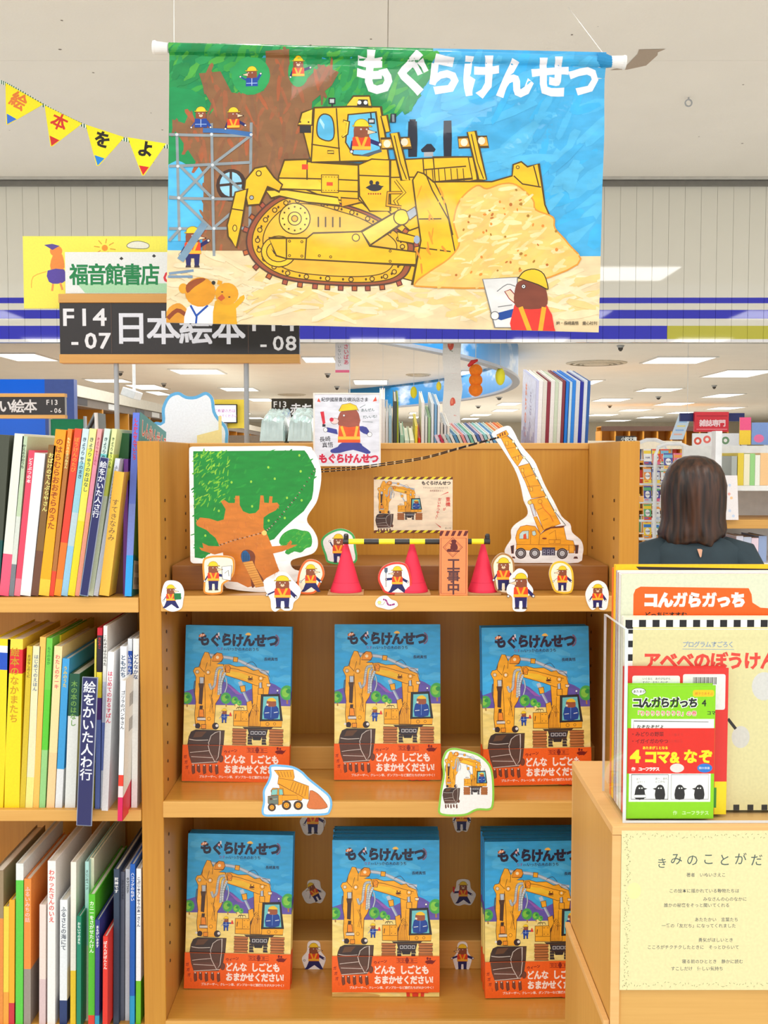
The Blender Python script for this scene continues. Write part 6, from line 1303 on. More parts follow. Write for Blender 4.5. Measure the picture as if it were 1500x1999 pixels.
A.build('front_print', 2.205 / 2000, (128, 573), PAPER, wb, scz=h / 81, base=.0002)
# baby books sign further back
s2, w, h = px_sign('section_sign', 'black section sign for baby books behind the shrink wrapped parcels', 530, 778, 700, 817, 4.5, 0)
A = Art(); A.text('F13', 534, 789, 16.5, (230, 230, 232), bold=.02, sp=.95, sx=1.05); A.text('-07', 537, 807, 15, (230, 230, 232), bold=.02, sp=.95); A.text('赤ちゃん絵本', 567, 799, 24, (230, 230, 235), bold=.03, sp=.92)
A.build('lettering', 4.5 / 2000, (530, 817), PAPER, s2, scz=h / 39, base=.0006)
MB().tube([(w * .6, .01, 0), (w * .6, .01, -s2.location.z)], .012, 10).build('post', METAL, s2)
# blurred sign at the left
s3, w, h = px_sign('section_sign', 'black section sign with pale wooden rails in front of the blue wall at far left', -70, 768, 127, 817, 3.5, 7)
A = Art(); A.text('新しい絵本', -50, 793, 27, (214, 208, 206), bold=.03, sp=.9); A.text('F13', 90, 785, 14, (220, 214, 212), bold=.02); A.text('-06', 98, 801, 13, (220, 214, 212), bold=.02)
A.build('lettering', 3.5 / 2000, (-70, 817), PAPER, s3, scz=h / 49, base=.0006)
MB().tube([(w * .2, .01, 0), (w * .2, .01, -s3.location.z)], .012, 10).build('post', METAL, s3)
# plain cloud shaped board where the photo has a character board
def d_cloud(A): pass
cp = [(318, 940), (314, 862), (300, 856), (304, 846), (296, 834), (306, 826), (318, 826), (318, 800), (330, 776), (350, 768), (366, 776), (384, 776), (404, 768), (418, 780), (422, 806), (432, 822), (444, 836), (446, 862), (430, 940)]
cutout('blue-edged white cloud shaped board standing on the case left of centre', cp, 2.04, d_cloud, (96, 176, 226), 6, (236, 244, 250), name='cloud_board', cat='board', sm=3, z=RT + .0228)
# pale yellow folded card in front of it
q = P(415, 868, 2.02); yc = empty('yellow_card', (q.x, 2.02, RT + .0228), label='pale yellow folded card standing beside the cloud board', cat='card')
mb = MB(); kk = 2.02 / 2000; hz = P(0, 812, 2.02).z - RT - .0228; hz2 = P(0, 850, 2.02).z - RT - .0228
mb.add([(-30 * kk, 0, 0), (18 * kk, 0, 0), (18 * kk, 0, hz), (12 * kk, 0, hz), (12 * kk, 0, hz * .8), (-30 * kk, 0, hz2), (-30 * kk, .002, 0), (18 * kk, .002, 0), (18 * kk, .002, hz), (12 * kk, .002, hz), (12 * kk, .002, hz * .8), (-30 * kk, .002, hz2)], [(0, 1, 2, 3, 4, 5), (11, 10, 9, 8, 7, 6), (0, 6, 7, 1), (1, 7, 8, 2), (2, 8, 9, 3), (3, 9, 10, 4), (4, 10, 11, 5), (5, 11, 6, 0)], (236, 222, 150)).build('card', MATTE, yc)
# screen on a stand behind
s4, w, h = px_sign('display_screen', 'small black framed screen with pink writing behind the right sign post', 410, 789, 463, 826, 4.2, 0, face=BLACK)
A = Art(); A.rect(412, 791, 461, 824, (222, 222, 240)); A.text('ご希望の方は', 418, 802, 7, (150, 60, 130), bold=.01); A.text('つくってください', 415, 812, 6, (150, 60, 130), bold=.01)
A.build('screen_image', 4.2 / 2000, (410, 826), mat('lit_screen', attr=True, rough=.2, emit=.5, noise=0), s4, scz=h / 37, base=.0006)
MB().tube([(w / 2, .01, 0), (w / 2, .01, -s4.location.z)], .015, 10).build('pole', METAL, s4)
MB().box((-.02, .021, -.02), (w + .03, .03, h + .02)).build('yellow_backing', mat('yellow_board_face', (240, 214, 70)), s4)
# ================================================================= BUNTING
bg_ = empty('bunting', (0, 3.1, 0), label='string of yellow pennants with blue and red tips below the near ceiling', cat='bunting')
BDm = 3.1; off = Vector((0, 3.1, 0))
ln = spline([(-30, 150), (22, 172), (98, 216), (178, 254), (256, 278), (336, 290), (430, 296)], 8, False)
rb = MB(); acc = 0
for i in range(len(ln) - 1):
    (x0, y0), (x1, y1) = ln[i], ln[i + 1]; n_ = 2
    for j in range(n_):
        a = P(x0 + (x1 - x0) * j / n_, y0 + (y1 - y0) * j / n_ - 3, BDm) - off; b = P(x0 + (x1 - x0) * (j + 1) / n_, y0 + (y1 - y0) * (j + 1) / n_ - 3, BDm) - off
        m_ = a.lerp(b, .5); z_ = Vector((0, 0, .0058)); y_ = Vector((0, .0012, 0))
        for (p0, p1, c_) in ((a, m_, (24, 84, 60)), (m_, b, (226, 236, 226))):
            rb.add([p0 - z_, p1 - z_, p1 + z_, p0 + z_, p0 - z_ + y_, p1 - z_ + y_, p1 + z_ + y_, p0 + z_ + y_], [(0, 1, 2, 3), (7, 6, 5, 4), (0, 4, 5, 1), (3, 2, 6, 7), (0, 3, 7, 4), (1, 5, 6, 2)], c_)
rb.build('striped_ribbon', MATTE, bg_, recalc=False)
for (xl, yl, xr, yr, xt, yt, ch, cc_, tc_) in ((26, 178, 98, 218, 28, 256, '絵', (222, 120, 50), (50, 110, 210)), (100, 220, 172, 254, 112, 297, '本', (206, 50, 40), (200, 40, 40)), (178, 256, 252, 280, 200, 334, 'を', (34, 28, 24), (30, 130, 220)), (258, 280, 332, 292, 287, 352, 'よ', (24, 20, 18), (206, 36, 40)), (338, 292, 412, 298, 376, 362, 'む', (24, 20, 18), (30, 130, 220))):
    pn = slab([(xl, yl), (xr, yr), (xt + 2, yt), (xt - 2, yt)], BDm / 2000, (750, 890), .0015, (240, 224, 40), 'pennant', MATTE, bg_); pn.location = (0, 0, CAMZ)
    A = Art(); A.poly([(xl + .4, yl + .4), (xr - .4, yr + .4), (xt, yt - .6)], (242, 226, 30))
    f = .74; a1 = (xl + (xt - xl) * f, yl + (yt - yl) * f); b1 = (xr + (xt - xr) * f, yr + (yt - yr) * f); A.poly([a1, b1, (xt, yt - .4)], tc_)
    sl = math.degrees(math.atan2(yr - yl, xr - xl)); cx, cy = (xl + xr + xt) / 3, (yl + yr + yt) / 3 - 4
    A.text(ch, cx - 15 * math.cos(R(sl)) - 1, cy - 2 - 15 * math.sin(R(sl)), 32, cc_, bold=.04, rot=sl)
    pr = A.build('pennant_print', BDm / 2000, (750, 890), MATTE, pn, base=.0002)
# hanging paper garland, plush and paper tag in mid air
gl = empty('paper_garland', P(880, 750, 5.15), label='long wavy white paper strip printed with red fruit hanging by the sky ring', cat='garland')
A = Art(); A.poly([(866, 640), (902, 640), (899, 700), (903, 760), (898, 800), (900, 832), (866, 826), (864, 790), (868, 740), (864, 700)], (240, 238, 234))
for x, y, r in ((880, 673, 8), (887, 728, 9), (884, 786, 7), (890, 818, 7), (884, 650, 5)):
    A.ell(x, y, r * .75, r * 1.4, (232, 100, 80)); A.ell(x - r * .2, y - r * .3, r * .3, r * .7, (246, 150, 120)); A.line([(x - 2, y + r * 1.4), (x + 4, y + r * 1.7)], 1, (60, 100, 70))
g0 = gl.location.copy()
gw = lambda u, v, l: ((P(u, v, 5.15) - g0).x, .016 * math.sin(v / 14.0) - l * 1e-5, (P(u, v, 5.15) - g0).z)
A.build('printed_strip', 1, (0, 0), MATTE, gl, clip=(850, 560, 910, 840), grid=12, warp=gw)
MB().tube([gw(884, 641, -20), (gw(884, 641, 0)[0], 0, CZ - g0.z)], .001, 5).build('string', WHITEP, gl)
pl_ = empty('plush_ornament', P(929, 742, 5.15), label='orange three-ball knitted ornament hanging right of the paper garland', cat='ornament')
FUZ = mat('orange_felt', (244, 128, 30), rough=.9, noise=.08, nscale=120, bump=.5)
for i, (dz, r) in enumerate(((.028, .0195), (0, .0200), (-.028, .0205))):
    MB().lathe([(max(.0005, r * math.sin(R(a_))), -r * math.cos(R(a_)) * .95 + dz) for a_ in range(0, 181, 15)], 18).build('ball', FUZ, pl_, smooth=True)
MB().tube([(0, 0, .047), (0, 0, (CZ - P(929, 742, 5.15).z) / 1.717)], .001, 5).build('string', WHITEP, pl_)
MB().tube([(-.022, 0, .040), (-.01, 0, .052), (.006, 0, .058)], [.004, .007, .003], 8).build('red_leaf', mat('red_felt', (220, 60, 60), rough=.9), pl_, smooth=True)
pl_.scale = (1.717,) * 3
tg_ = empty('hanging_tag', P(669, 700, 5.15), label='white and pink paper tag hanging above the framed poster', cat='tag')
A = Art(); A.rect(655, 655, 683, 727, (240, 236, 240)); A.rect(655, 722, 683, 727, (240, 110, 150)); A.text('さいばあ', 676, 672, 10, (226, 80, 110), bold=.02, vert=True); A.text('いないいない', 663, 674, 7, (70, 70, 80), vert=True); A.ell(668, 664, 6, 6, (246, 160, 60))
slab([(655, 655), (683, 655), (683, 727), (655, 727)], .002575, (669, 700), .001, (240, 236, 240), 'card', MATTE, tg_); A.build('front_print', .002575, (669, 700), MATTE, tg_, base=.0002)
MB().tube([(.03, 0, .11), (.03, 0, CZ - tg_.location.z)], .0012, 5).build('string', WHITEP, tg_); MB().tube([(.036, 0, .1), (.036, 0, -.17)], .0025, 6).build('clear_pole', WHITEP, tg_)
for i, (u, v, c_) in enumerate(((808, 766, (226, 210, 40)), (857, 754, (240, 220, 60)), (748, 764, (150, 90, 150)), (977, 735, (226, 220, 50)))):
    q = P(u, v, 10.5); bo = empty('paper_balloon', q, label='%s paper balloon hanging in front of the sky ring' % ['large yellow', 'small lemon', 'tiny purple', 'tall yellow'][i], cat='balloon')
    rr = [.034, .026, .02, .05][i]; MB().lathe([(max(.001, rr * math.sin(R(a_))), -rr * 1.8 * math.cos(R(a_))) for a_ in range(0, 181, 20)], 12, col=c_).build('balloon', MATTE, bo, smooth=True)
    MB().tube([(0, 0, rr * 1.7), (0, 0, CZ - q.z)], .002, 4).build('string', WHITEP, bo)
# ================================================================= LEFT BACKGROUND
bw1 = empty('wall_nook', (0, 7.4, 0)); structure(bw1)
BLW = mat('blue_glass_panel', (24, 104, 226), rough=.15, noise=.05, nscale=2)
for i in range(6):
    x1 = -2.44 - i * .47; MB().box((x1 - .455, 0, 0), (x1, .06, 2.05)).build('panel', BLW, bw1); MB().box((x1 - .470, -.01, 0), (x1 - .455, .07, 2.05)).build('mullion', METAL, bw1)
MB().box((-2.44, 0, 0), (-2.23, .08, 2.05)).build('corner_panel', mat('slate_blue_panel', (70, 88, 150), rough=.3), bw1)
gp = empty('green_board', P(100, 862, 6.9), label='green board standing in front of the blue wall', cat='board')
MB().box((0, 0, -gp.location.z), (.22, .03, .15)).build('face', mat('green_face', (20, 140, 90)), gp); MB().box((-.012, -.005, -gp.location.z), (0, .035, .17)).build('edge_trim', METAL, gp); MB().box((.22, -.005, -gp.location.z), (.232, .035, .17)).build('edge_trim', METAL, gp)
cw = empty('shelving_wall', (-2.44, 8.0, 0), label='long wooden shelving wall with cream header receding along the left', cat='shelving')
CRH = mat('cream_header', (232, 226, 208)); ORB = wood('lit_orange_shelf', (206, 140, 44), (222, 158, 60), 'z')
MB().box((-.4, 0, 1.97), (.02, 22, 2.06)).build('header', CRH, cw); MB().box((-.4, 0, 1.90), (.0, 22, 1.968)).build('sign_band', mat('taupe_band', (130, 118, 106)), cw)
MB().box((-.40, 0, 0), (-.38, 22, 1.90)).build('back_panel', ORB, cw); MB().box((-.4, -.02, 0), (.02, 0, 2.06)).build('end_panel', CRH, cw)
rnd = random.Random(9)
for i in range(24):
    MB().box((-.38, i * .9, 0), (.0, i * .9 + .035, 1.90)).build('upright', ORB, cw)
    if i < 23:
        for z in (.3, .62, .94, 1.26, 1.58): MB().box((-.38, i * .9 + .035, z), (-.01, i * .9 + .9, z + .025)).build('shelf', ORB, cw)
        if i < 8: MB().box((.0, i * .9 + .1 + (i % 3) * .1, 1.91), (.004, i * .9 + .45 + (i % 3) * .1, 1.96), (236, 236, 232) if i % 2 else (60, 54, 52)).build('section_label', PAPER, cw)
cmr = empty('ceiling_camera', P(262, 762, 7.5), label='white box camera hanging beside the left sign post', cat='camera'); cz_ = CZ - cmr.location.z
MB().tube([(0, 0, .0), (0, 0, cz_)], .012, 8).build('stalk', WHITEP, cmr); MB().box((-.06, -.1, -.06), (.04, .12, -.0), M=Matrix.Rotation(.35, 4, 'Y')).build('housing', WHITEP, cmr, bevel=.006); MB().lathe([(.05, cz_), (.05, cz_ - .015), (.02, cz_ - .02)], 12).build('mount', WHITEP, cmr)
# easel-like slanted grey book behind the left shelf
ez = empty('slanted_stand', (P(176, 868, 2.2).x, 2.2, RT + .0225), label='grey slanted book stand behind the orange books at upper left', cat='stand')
kk = 2.2 / 2000; zt_ = P(0, 806, 2.2).z - RT - .0225
mb = MB(); mb.add([(-34 * kk, 0, 0), (20 * kk, 0, 0), (16 * kk, 0, zt_), (8 * kk, 0, zt_), (-30 * kk, 0, zt_ * .45), (-34 * kk, .06, 0), (20 * kk, .06, 0), (16 * kk, .06, zt_), (8 * kk, .06, zt_), (-30 * kk, .06, zt_ * .45)], [(0, 1, 2, 3, 4), (9, 8, 7, 6, 5), (0, 5, 6, 1), (1, 6, 7, 2), (2, 7, 8, 3), (3, 8, 9, 4), (4, 9, 5, 0)], (122, 132, 136)).build('panel', MATTE, ez)
MB().tube([(-26 * kk, -.002, zt_ * .42), (12 * kk, -.002, zt_ * .95)], .003, 6).build('dark_edge', BLACK, ez); MB().tube([(16 * kk, -.003, 0), (13 * kk, -.003, zt_)], .004, 6).build('white_edge', WHITEP, ez)
# distant shelving across the hall
def far_case(name, label, x0, x1, D, z1, nb, sd, hdr=(150, 136, 120), depth=.6):
    a = (x0 - 750) * D / 2000; b = (x1 - 750) * D / 2000; c = empty(name, (a, D, 0), label=label, cat='shelving', group='distant bookcases'); w = b - a; rnd = random.Random(sd)
    MB().box((0, depth - .03, 0), (w, depth, z1)).build('back_panel', ORB, c); MB().box((0, -.02, z1 - .12), (w, 0, z1)).build('header', mat('hdr%d' % sd, hdr), c); MB().box((0, 0, z1 - .02), (w, depth, z1)).build('top_board', ORB, c)
    for x in [w * i / nb for i in range(nb + 1)]: MB().box((x - .02, 0, 0), (x + .02, depth, z1 - .12)).build('upright', ORB, c)
    mb = MB()
    for z in (.35, .7, 1.05, 1.4):
        if z > z1 - .3: continue
        MB().box((0, 0.01, z), (w, depth - .04, z + .03)).build('shelf', ORB, c); x = .03
        while x < w - .1:
            t_ = rnd.uniform(.03, .09); h_ = rnd.uniform(.17, .27); mb.box((x, .05, z + .03), (x + t_ * .92, .25, z + .03 + h_), rnd.choice([(226, 220, 210), (200, 60, 50), (60, 90, 150), (230, 190, 60), (90, 140, 90), (236, 236, 236), (120, 70, 50), (240, 140, 60)])); x += t_
    o_ = mb.build('books', PAPER, c, recalc=False); o_['kind'] = 'stuff'
far_case('far_bookcase', 'distant orange lit bookcase seen between screen and wrapped parcels', 440, 640, 14, 1.78, 6, 2)
far_case('far_bookcase', 'distant bookcase with dark header below the far right ceiling lights', 1173, 1420, 26, 2.25, 9, 3, hdr=(96, 72, 62))
far_case('far_bookcase', 'distant bookcase just above the right end of the display case top', 1140, 1330, 15, 1.72, 8, 4, hdr=(226, 216, 196))
far_case('far_bookcase', 'distant low bookcase seen through the gap beneath the sky ring', 820, 1010, 20, 1.85, 8, 5, hdr=(80, 66, 60))
s5, w, h = px_sign('section_sign', 'tiny black paperback section sign right of the display case top', 1203, 851, 1242, 862, 8, 0)
A = Art(); A.text('小説文庫', 1213, 857, 8.5, (236, 236, 230), bold=.02, sp=.9); A.build('lettering', .004, (1203, 862), PAPER, s5, base=.001); MB().tube([(w / 2, .01, 0), (w / 2, .01, -s5.location.z)], .02, 8).build('post', METAL, s5)
# ================================================================= RIGHT BACKGROUND
CPOOL = [(60, 130, 210), (230, 80, 60), (246, 214, 60), (240, 240, 240), (100, 180, 120), (226, 110, 150), (80, 80, 160), (240, 150, 60), (120, 190, 220), (200, 210, 226)]
def magazine(u, v, w_px, h_px, D, label, sd, rail_tilt=12, grp='magazines on the wire racks'):
    q = P(u, v + h_px, D); t = empty('magazine', q, (R(-rail_tilt), 0, 0), label, 'magazine', grp); k = D / 2000; rnd = random.Random(sd); w, h = w_px * k, h_px * k
    MB().box((0, 0, 0), (w, .006, h), (232, 232, 232)).build('pages', PAPER, t)
    A = Art(); c = rnd.sample(CPOOL, 4); A.rect(0, 0, w_px, h_px, c[0]); A.rect(0, h_px * .1, w_px, h_px * .3, c[1]); A.ell(w_px * .5, h_px * .55, w_px * .32, h_px * .22, (244, 244, 244)); A.text('NHK', w_px * .22, h_px * .55, w_px * .36, (60, 60, 110), bold=.02); A.rect(0, h_px * .8, w_px, h_px, c[2]); A.rect(w_px * .1, h_px * .86, w_px * .6, h_px * .92, c[3])
    A.build('cover_print', k, (0, h_px), PAPER, t, base=.0002)
WIRE = mat('white_wire', (236, 238, 240), rough=.3)
def wire_rack(x0, x1, y0, D, cols, rows, label, nm):
    a = P(x0, y0, D); w = (x1 - x0) * D / 2000; t = empty('wire_rack', (a.x, D + .10, 0), label=label, cat='rack', group='white wire magazine racks'); zt = a.z
    MB().tube([(0, 0, 0), (0, 0, zt - .05), (.012, 0, zt - .015), (.05, 0, zt), (w - .05, 0, zt), (w - .012, 0, zt - .015), (w, 0, zt - .05), (w, 0, 0)], .009, 8).build('frame', WIRE, t)
    rh = 36
    for r_ in range(rows):
        z = P(0, y0 + 16 + (r_ + 1) * rh, D).z
        mb = MB(); mb.tube([(0, 0, z), (w, 0, z)], .004, 6); mb.tube([(0, -.08, z), (w, -.08, z)], .004, 6); mb.tube([(0, -.085, z + .03), (w, -.085, z + .03)], .003, 6); mb.build('wire_shelf', WIRE, t)
        for c in range(cols):
            cw_ = (x1 - x0 - 8) / cols
            magazine(x0 + 5 + c * cw_, y0 + 18 + r_ * rh, cw_ * .86, rh * .86, D, '%s magazine, %s from left in the %s row of the %s rack' % (['sky', 'red', 'yellow', 'pale', 'green', 'pink'][(r_ * 3 + c) % 6] + ' toned', ['first', 'second', 'third', 'fourth', 'fifth'][c], ['top', 'second', 'third', 'fourth', 'fifth', 'sixth', 'seventh'][r_], nm), r_ * 31 + c * 7 + x0)
wire_rack(1253, 1312, 858, 4.9, 3, 7, 'white wire magazine rack between bookcase end and the person', 'left wire')
wire_rack(1292, 1362, 866, 4.6, 3, 4, 'round cornered white wire rack above and behind the woman\'s head', 'right wire')
s6, w, h = px_sign('red_sign', 'red magazine sign with white lettering above the person', 1356, 804, 1424, 843, 4.8, 0, face=mat('red_sign_face', (214, 40, 56), rough=.4))
A = Art(); A.text('雑誌専門', 1366, 826, 14, (246, 220, 224), bold=.04, sp=.9); A.line([(1360, 812), (1420, 812)], 2, (180, 20, 40)); A.line([(1360, 838), (1420, 838)], 2, (240, 130, 140)); A.build('lettering', 4.8 / 2000, (1356, 843), PAPER, s6, scz=h / 39, base=.0006)
MB().tube([(w / 2, .01, 0), (w / 2, .01, -s6.location.z)], .015, 8).build('post', WIRE, s6)
for x in (-.02, w + .03): MB().box((x - .04, .022, .05), (x + .05, .04, h * .95)).build('navy_wing', mat('navy_face', (30, 40, 100)), s6)
pb = empty('poster_panel', P(1352, 905, 4.7), label='white panel with red and green round marks below the red sign', cat='poster')
A = Art(); A.rect(1352, 846, 1444, 905, (236, 238, 240))
for x, y, c in ((1362, 861, (226, 90, 70)), (1380, 858, (236, 110, 100)), (1400, 858, (60, 170, 110)), (1416, 860, (110, 150, 110)), (1364, 880, (236, 120, 110)), (1382, 882, (60, 170, 110)), (1398, 884, (90, 180, 120)), (1424, 882, (200, 200, 206))): A.ell(x, y, 7.5, 7.5, c); A.ell(x, y, 3.5, 3.5, (244, 244, 240))
k = 4.7 / 2000; slab([(1352, 846), (1444, 846), (1444, 905), (1352, 905)], k, (1352, 905), .01, (236, 238, 240), 'panel', MATTE, pb); A.build('front_print', k, (1352, 905), PAPER, pb, base=.0004)
for x in (.03, .19): MB().box((x, .012, -pb.location.z), (x + .02, .03, .1)).build('post', WIRE, pb)
tb_ = empty('tilted_card', P(1308, 858, 5.4), label='tilted pale blue hanging card left of the red sign', cat='card')
pts = [(1308, 858), (1326, 808), (1351, 807), (1334, 858)]; slab(pts, .0027, (1308, 858), .003, (206, 226, 244), 'card', MATTE, tb_)
A = Art(); A.poly(pts, (206, 226, 244)); 
for i in range(5): A.line([(1316 + i * 3, 848 - i * 8), (1332 + i * 3, 848 - i * 8)], 3, [(240, 190, 170), (150, 190, 240), (240, 226, 150), (160, 200, 240), (120, 200, 236)][i])
A.build('front_print', .0027, (1308, 858), MATTE, tb_, base=.0002); MB().tube([(.09, 0, .13), (.09, 0, CZ - tb_.location.z)], .0015, 5).build('string', WHITEP, tb_)
rk = empty('side_shelving', (P(1396, 890, 3.9).x, 3.95, 0), label='pale shelving unit with wooden ledge right of the person', cat='shelving'); wl = .75; zl1 = P(0, 1018, 3.9).z; zl0 = P(0, 1036, 3.9).z
MB().box((0, .06, zl0), (wl, .36, zl1)).build('wood_ledge', WOODX, rk, bevel=.002); MB().box((0, .36, 0), (wl, .38, P(0, 868, 3.9).z)).build('back_panel', mat('pale_panel', (226, 226, 224)), rk)
for x in (.035, wl - .03): MB().box((x, .05, 0), (x + .025, .1, P(0, 840, 3.9).z)).build('upright', WIRE, rk)
zm = P(0, 950, 3.9).z; MB().box((0, .08, zm - .02), (wl, .36, zm)).build('shelf', WHITEP, rk); zb_ = P(0, 1105, 3.9).z; MB().box((0, .06, zb_ - .02), (wl, .36, zb_)).build('shelf', WHITEP, rk)
for i, (x0, x1, v, c, lab) in enumerate(((1440, 1452, 884, (226, 200, 60), 'golden yellow'), (1452, 1464, 886, (236, 230, 200), 'cream'), (1464, 1474, 885, (150, 206, 130), 'light green'), (1474, 1484, 888, (236, 236, 226), 'off-white'), (1484, 1502, 884, (240, 196, 140), 'wide peach'), (1428, 1439, 890, (170, 176, 170), 'grey'))):
    D = 4.05; a = (x0 - 750) * D / 2000; b = (x1 - 750) * D / 2000
    book(None, P(0, v, D).z - zm - .001, b - a - .001, .2, c, ((a + b) / 2, D, zm + .0005), label=lab + ' upright book on the shelf right of the person', group='books right of the person')
for i, (x0, x1, v, c, lab) in enumerate(((1426, 1440, 1052, (200, 70, 80), 'dark red'), (1440, 1454, 1046, (226, 226, 240), 'pale lilac'), (1454, 1470, 1048, (196, 206, 226), 'misty blue'), (1470, 1484, 1050, (236, 214, 226), 'pale pink'), (1484, 1500, 1046, (150, 170, 210), 'dusty blue'))):
    D = 4.05; a = (x0 - 750) * D / 2000; b = (x1 - 750) * D / 2000
    book(None, P(0, v, D).z - zb_ - .001, b - a - .001, .2, c, ((a + b) / 2, D, zb_ + .0005), label=lab + ' upright book below the wooden ledge behind the shoulder', group='books right of the person')
po = empty('leaning_poster', (P(1385, 1018, 3.97).x, 3.99, zl1 + .0005), (R(-8), R(0), 0), label='pale speckled poster leaning on the wooden ledge beside the hair', cat='poster')
A = Art(); A.rect(1380, 930, 1446, 1018, (238, 232, 232)); rnd = random.Random(4)
for i in range(30): A.ell(rnd.uniform(1384, 1442), rnd.uniform(934, 1014), 3, 3, rnd.choice([(236, 170, 160), (220, 200, 210), (200, 214, 236), (244, 200, 150)]), n=7)
k = 3.97 / 2000; slab([(1380, 930), (1446, 930), (1446, 1018), (1380, 1018)], k, (1385, 1018), .003, (238, 232, 232), 'board', MATTE, po); A.build('front_print', k, (1385, 1018), MATTE, po, base=.0002)
s7 = empty('colour_sign', P(1444, 868, 4.4), label='tall pink and yellow board at the right behind the shelving', cat='sign'); A = Art(); A.rect(1444, 815, 1466, 868, (244, 206, 60)); A.rect(1444, 815, 1466, 840, (240, 90, 140)); k = 2.2e-3
slab([(1444, 815), (1466, 815), (1466, 868), (1444, 868)], k, (1444, 868), .005, (240, 200, 100), 'board', MATTE, s7); A.build('front_print', k, (1444, 868), MATTE, s7, base=.0003); MB().box((.015, .006, -s7.location.z), (.035, .02, .05)).build('post', WIRE, s7)
s8 = empty('colour_sign', P(1468, 868, 4.6), label='blue and pink board at the right edge behind the shelving', cat='sign'); A = Art(); A.rect(1468, 825, 1530, 868, (130, 160, 220)); A.ell(1482, 856, 10, 8, (236, 120, 170)); A.rect(1500, 830, 1526, 850, (200, 206, 230)); k = 2.3e-3
slab([(1468, 825), (1530, 825), (1530, 868), (1468, 868)], k, (1468, 868), .005, (150, 170, 220), 'board', MATTE, s8); A.build('front_print', k, (1468, 868), MATTE, s8, base=.0003); MB().box((.06, .006, -s8.location.z), (.08, .02, .05)).build('post', WIRE, s8)
# ================================================================= PERSON
PX, PY = (1357 - 750) * 3.5 / 2000, 3.5
pe = empty('person', (PX, PY, 0), label='person seen from behind with shoulder-length brown hair and dark blue-green blouse', cat='person')
SKIN = mat('skin', (214, 160, 130), rough=.5, noise=.03); BLOU = mat('dark_teal_fabric', (46, 62, 70), rough=.8, noise=.12, nscale=14); TROU = mat('charcoal_trousers', (50, 50, 56), rough=.85)
V = []; E_ = []; RD_ = []
def jt(p, r, par=None):
    V.append(p); RD_.append(r)
    if par is not None: E_.append((par, len(V) - 1))
    return len(V) - 1
pel = jt((0, 0, .80), .115); sp1 = jt((0, 0, .95), .10, pel); sp2 = jt((0, 0, 1.08), .105, sp1); nb_ = jt((0, 0, 1.195), .06, sp2); nk = jt((0, .005, 1.27), .042, nb_); hd = jt((0, .015, 1.345), .072, nk); ht = jt((0, .012, 1.42), .070, hd)
for s_ in (-1, 1):
    sh = jt((s_ * .130, 0, 1.150), .042, nb_); el = jt((s_ * .19, .0, .95), .036, sh); wr = jt((s_ * .10, .20, .99), .023, el); pa = jt((s_ * .075, .255, 1.005), .024, wr)
    for f in range(4):
        a_ = jt((s_ * (.075 - .0 + (f - 1.5) * .006), .29 + .004 * (f % 2), 1.02 - (f - 1.5) * .018), .0085, pa); b_ = jt((s_ * (.060 + (f - 1.5) * .004), .315, 1.02 - (f - 1.5) * .018), .0078, a_); jt((s_ * .040, .318 - .002 * f, 1.02 - (f - 1.5) * .017), .0068, b_)
    a_ = jt((s_ * .05, .245, 1.04), .010, pa); jt((s_ * .032, .262, 1.06), .0085, a_)
    hp = jt((s_ * .08, 0, .74), .085, pel); kn = jt((s_ * .085, .012, .43), .052, hp); an = jt((s_ * .085, 0, .09), .034, kn); jt((s_ * .092, .13, .045), .030, an)
me = bpy.data.meshes.new('body'); me.from_pydata(V, E_, []); body = link(bpy.data.objects.new('body', me), pe); me.materials.append(SKIN)
body.modifiers.new('skin', 'SKIN'); 
for i, r_ in enumerate(RD_): me.skin_vertices[0].data[i].radius = (r_, r_ * (.8 if i in (sp1, sp2, pel) else 1))
me.skin_vertices[0].data[0].use_root = True
ss = body.modifiers.new('sub', 'SUBSURF'); ss.levels = 1; ss.render_levels = 1
def loft(name, rings, m, n=32, disp=None, parent=pe):
    mb = MB(); vs = []
    for j, (cx, cy, z, rx, ry) in enumerate(rings):
        for i in range(n):
            a_ = 2 * math.pi * i / n; f = disp(a_, z) if disp else 1; vs.append((cx + rx * f * math.cos(a_), cy + ry * f * math.sin(a_), z))
    fs = [(j * n + i, j * n + (i + 1) % n, (j + 1) * n + (i + 1) % n, (j + 1) * n + i) for j in range(len(rings) - 1) for i in range(n)]
    mb.add(vs, fs); return mb.build(name, m, parent, smooth=True)
fd = lambda a_, z: 1 + .018 * math.sin(7 * a_ + z * 9) + .012 * math.sin(13 * a_ - z * 14)
bl_ = loft('blouse', [(0, 0, 1.238, .058, .052), (0, 0, 1.228, .075, .062), (0, 0, 1.212, .118, .078), (0, 0, 1.19, .158, .094), (0, 0, 1.16, .172, .098), (0, 0, 1.12, .176, .108), (0, 0, 1.05, .176, .112), (0, 0, .95, .172, .116), (0, 0, .85, .178, .122), (0, 0, .76, .190, .130), (0, 0, .70, .196, .134)], BLOU, disp=fd)
for s_ in (-1, 1):
    pts = [(s_ * .09, 0, 1.19), (s_ * .15, -.002, 1.155), (s_ * .185, -.004, 1.08), (s_ * .205, .0, 1.0), (s_ * .207, .015, .965)]
    MB().tube(pts, [.040, .068, .072, .077, .080], 20).build('sleeve', BLOU, bl_, smooth=True)
    loft('trouser_leg', [(s_ * .085, 0, .80, .105, .11), (s_ * .085, 0, .70, .100, .105), (s_ * .088, .006, .5, .078, .08), (s_ * .088, .01, .3, .068, .072), (s_ * .088, .0, .10, .062, .066)], TROU, 20)
    loft('shoe', [(s_ * .092, .045, .001, .045, .12), (s_ * .092, .045, .03, .046, .12), (s_ * .09, .03, .06, .04, .09), (s_ * .088, .0, .10, .036, .042)], BLACK, 18)
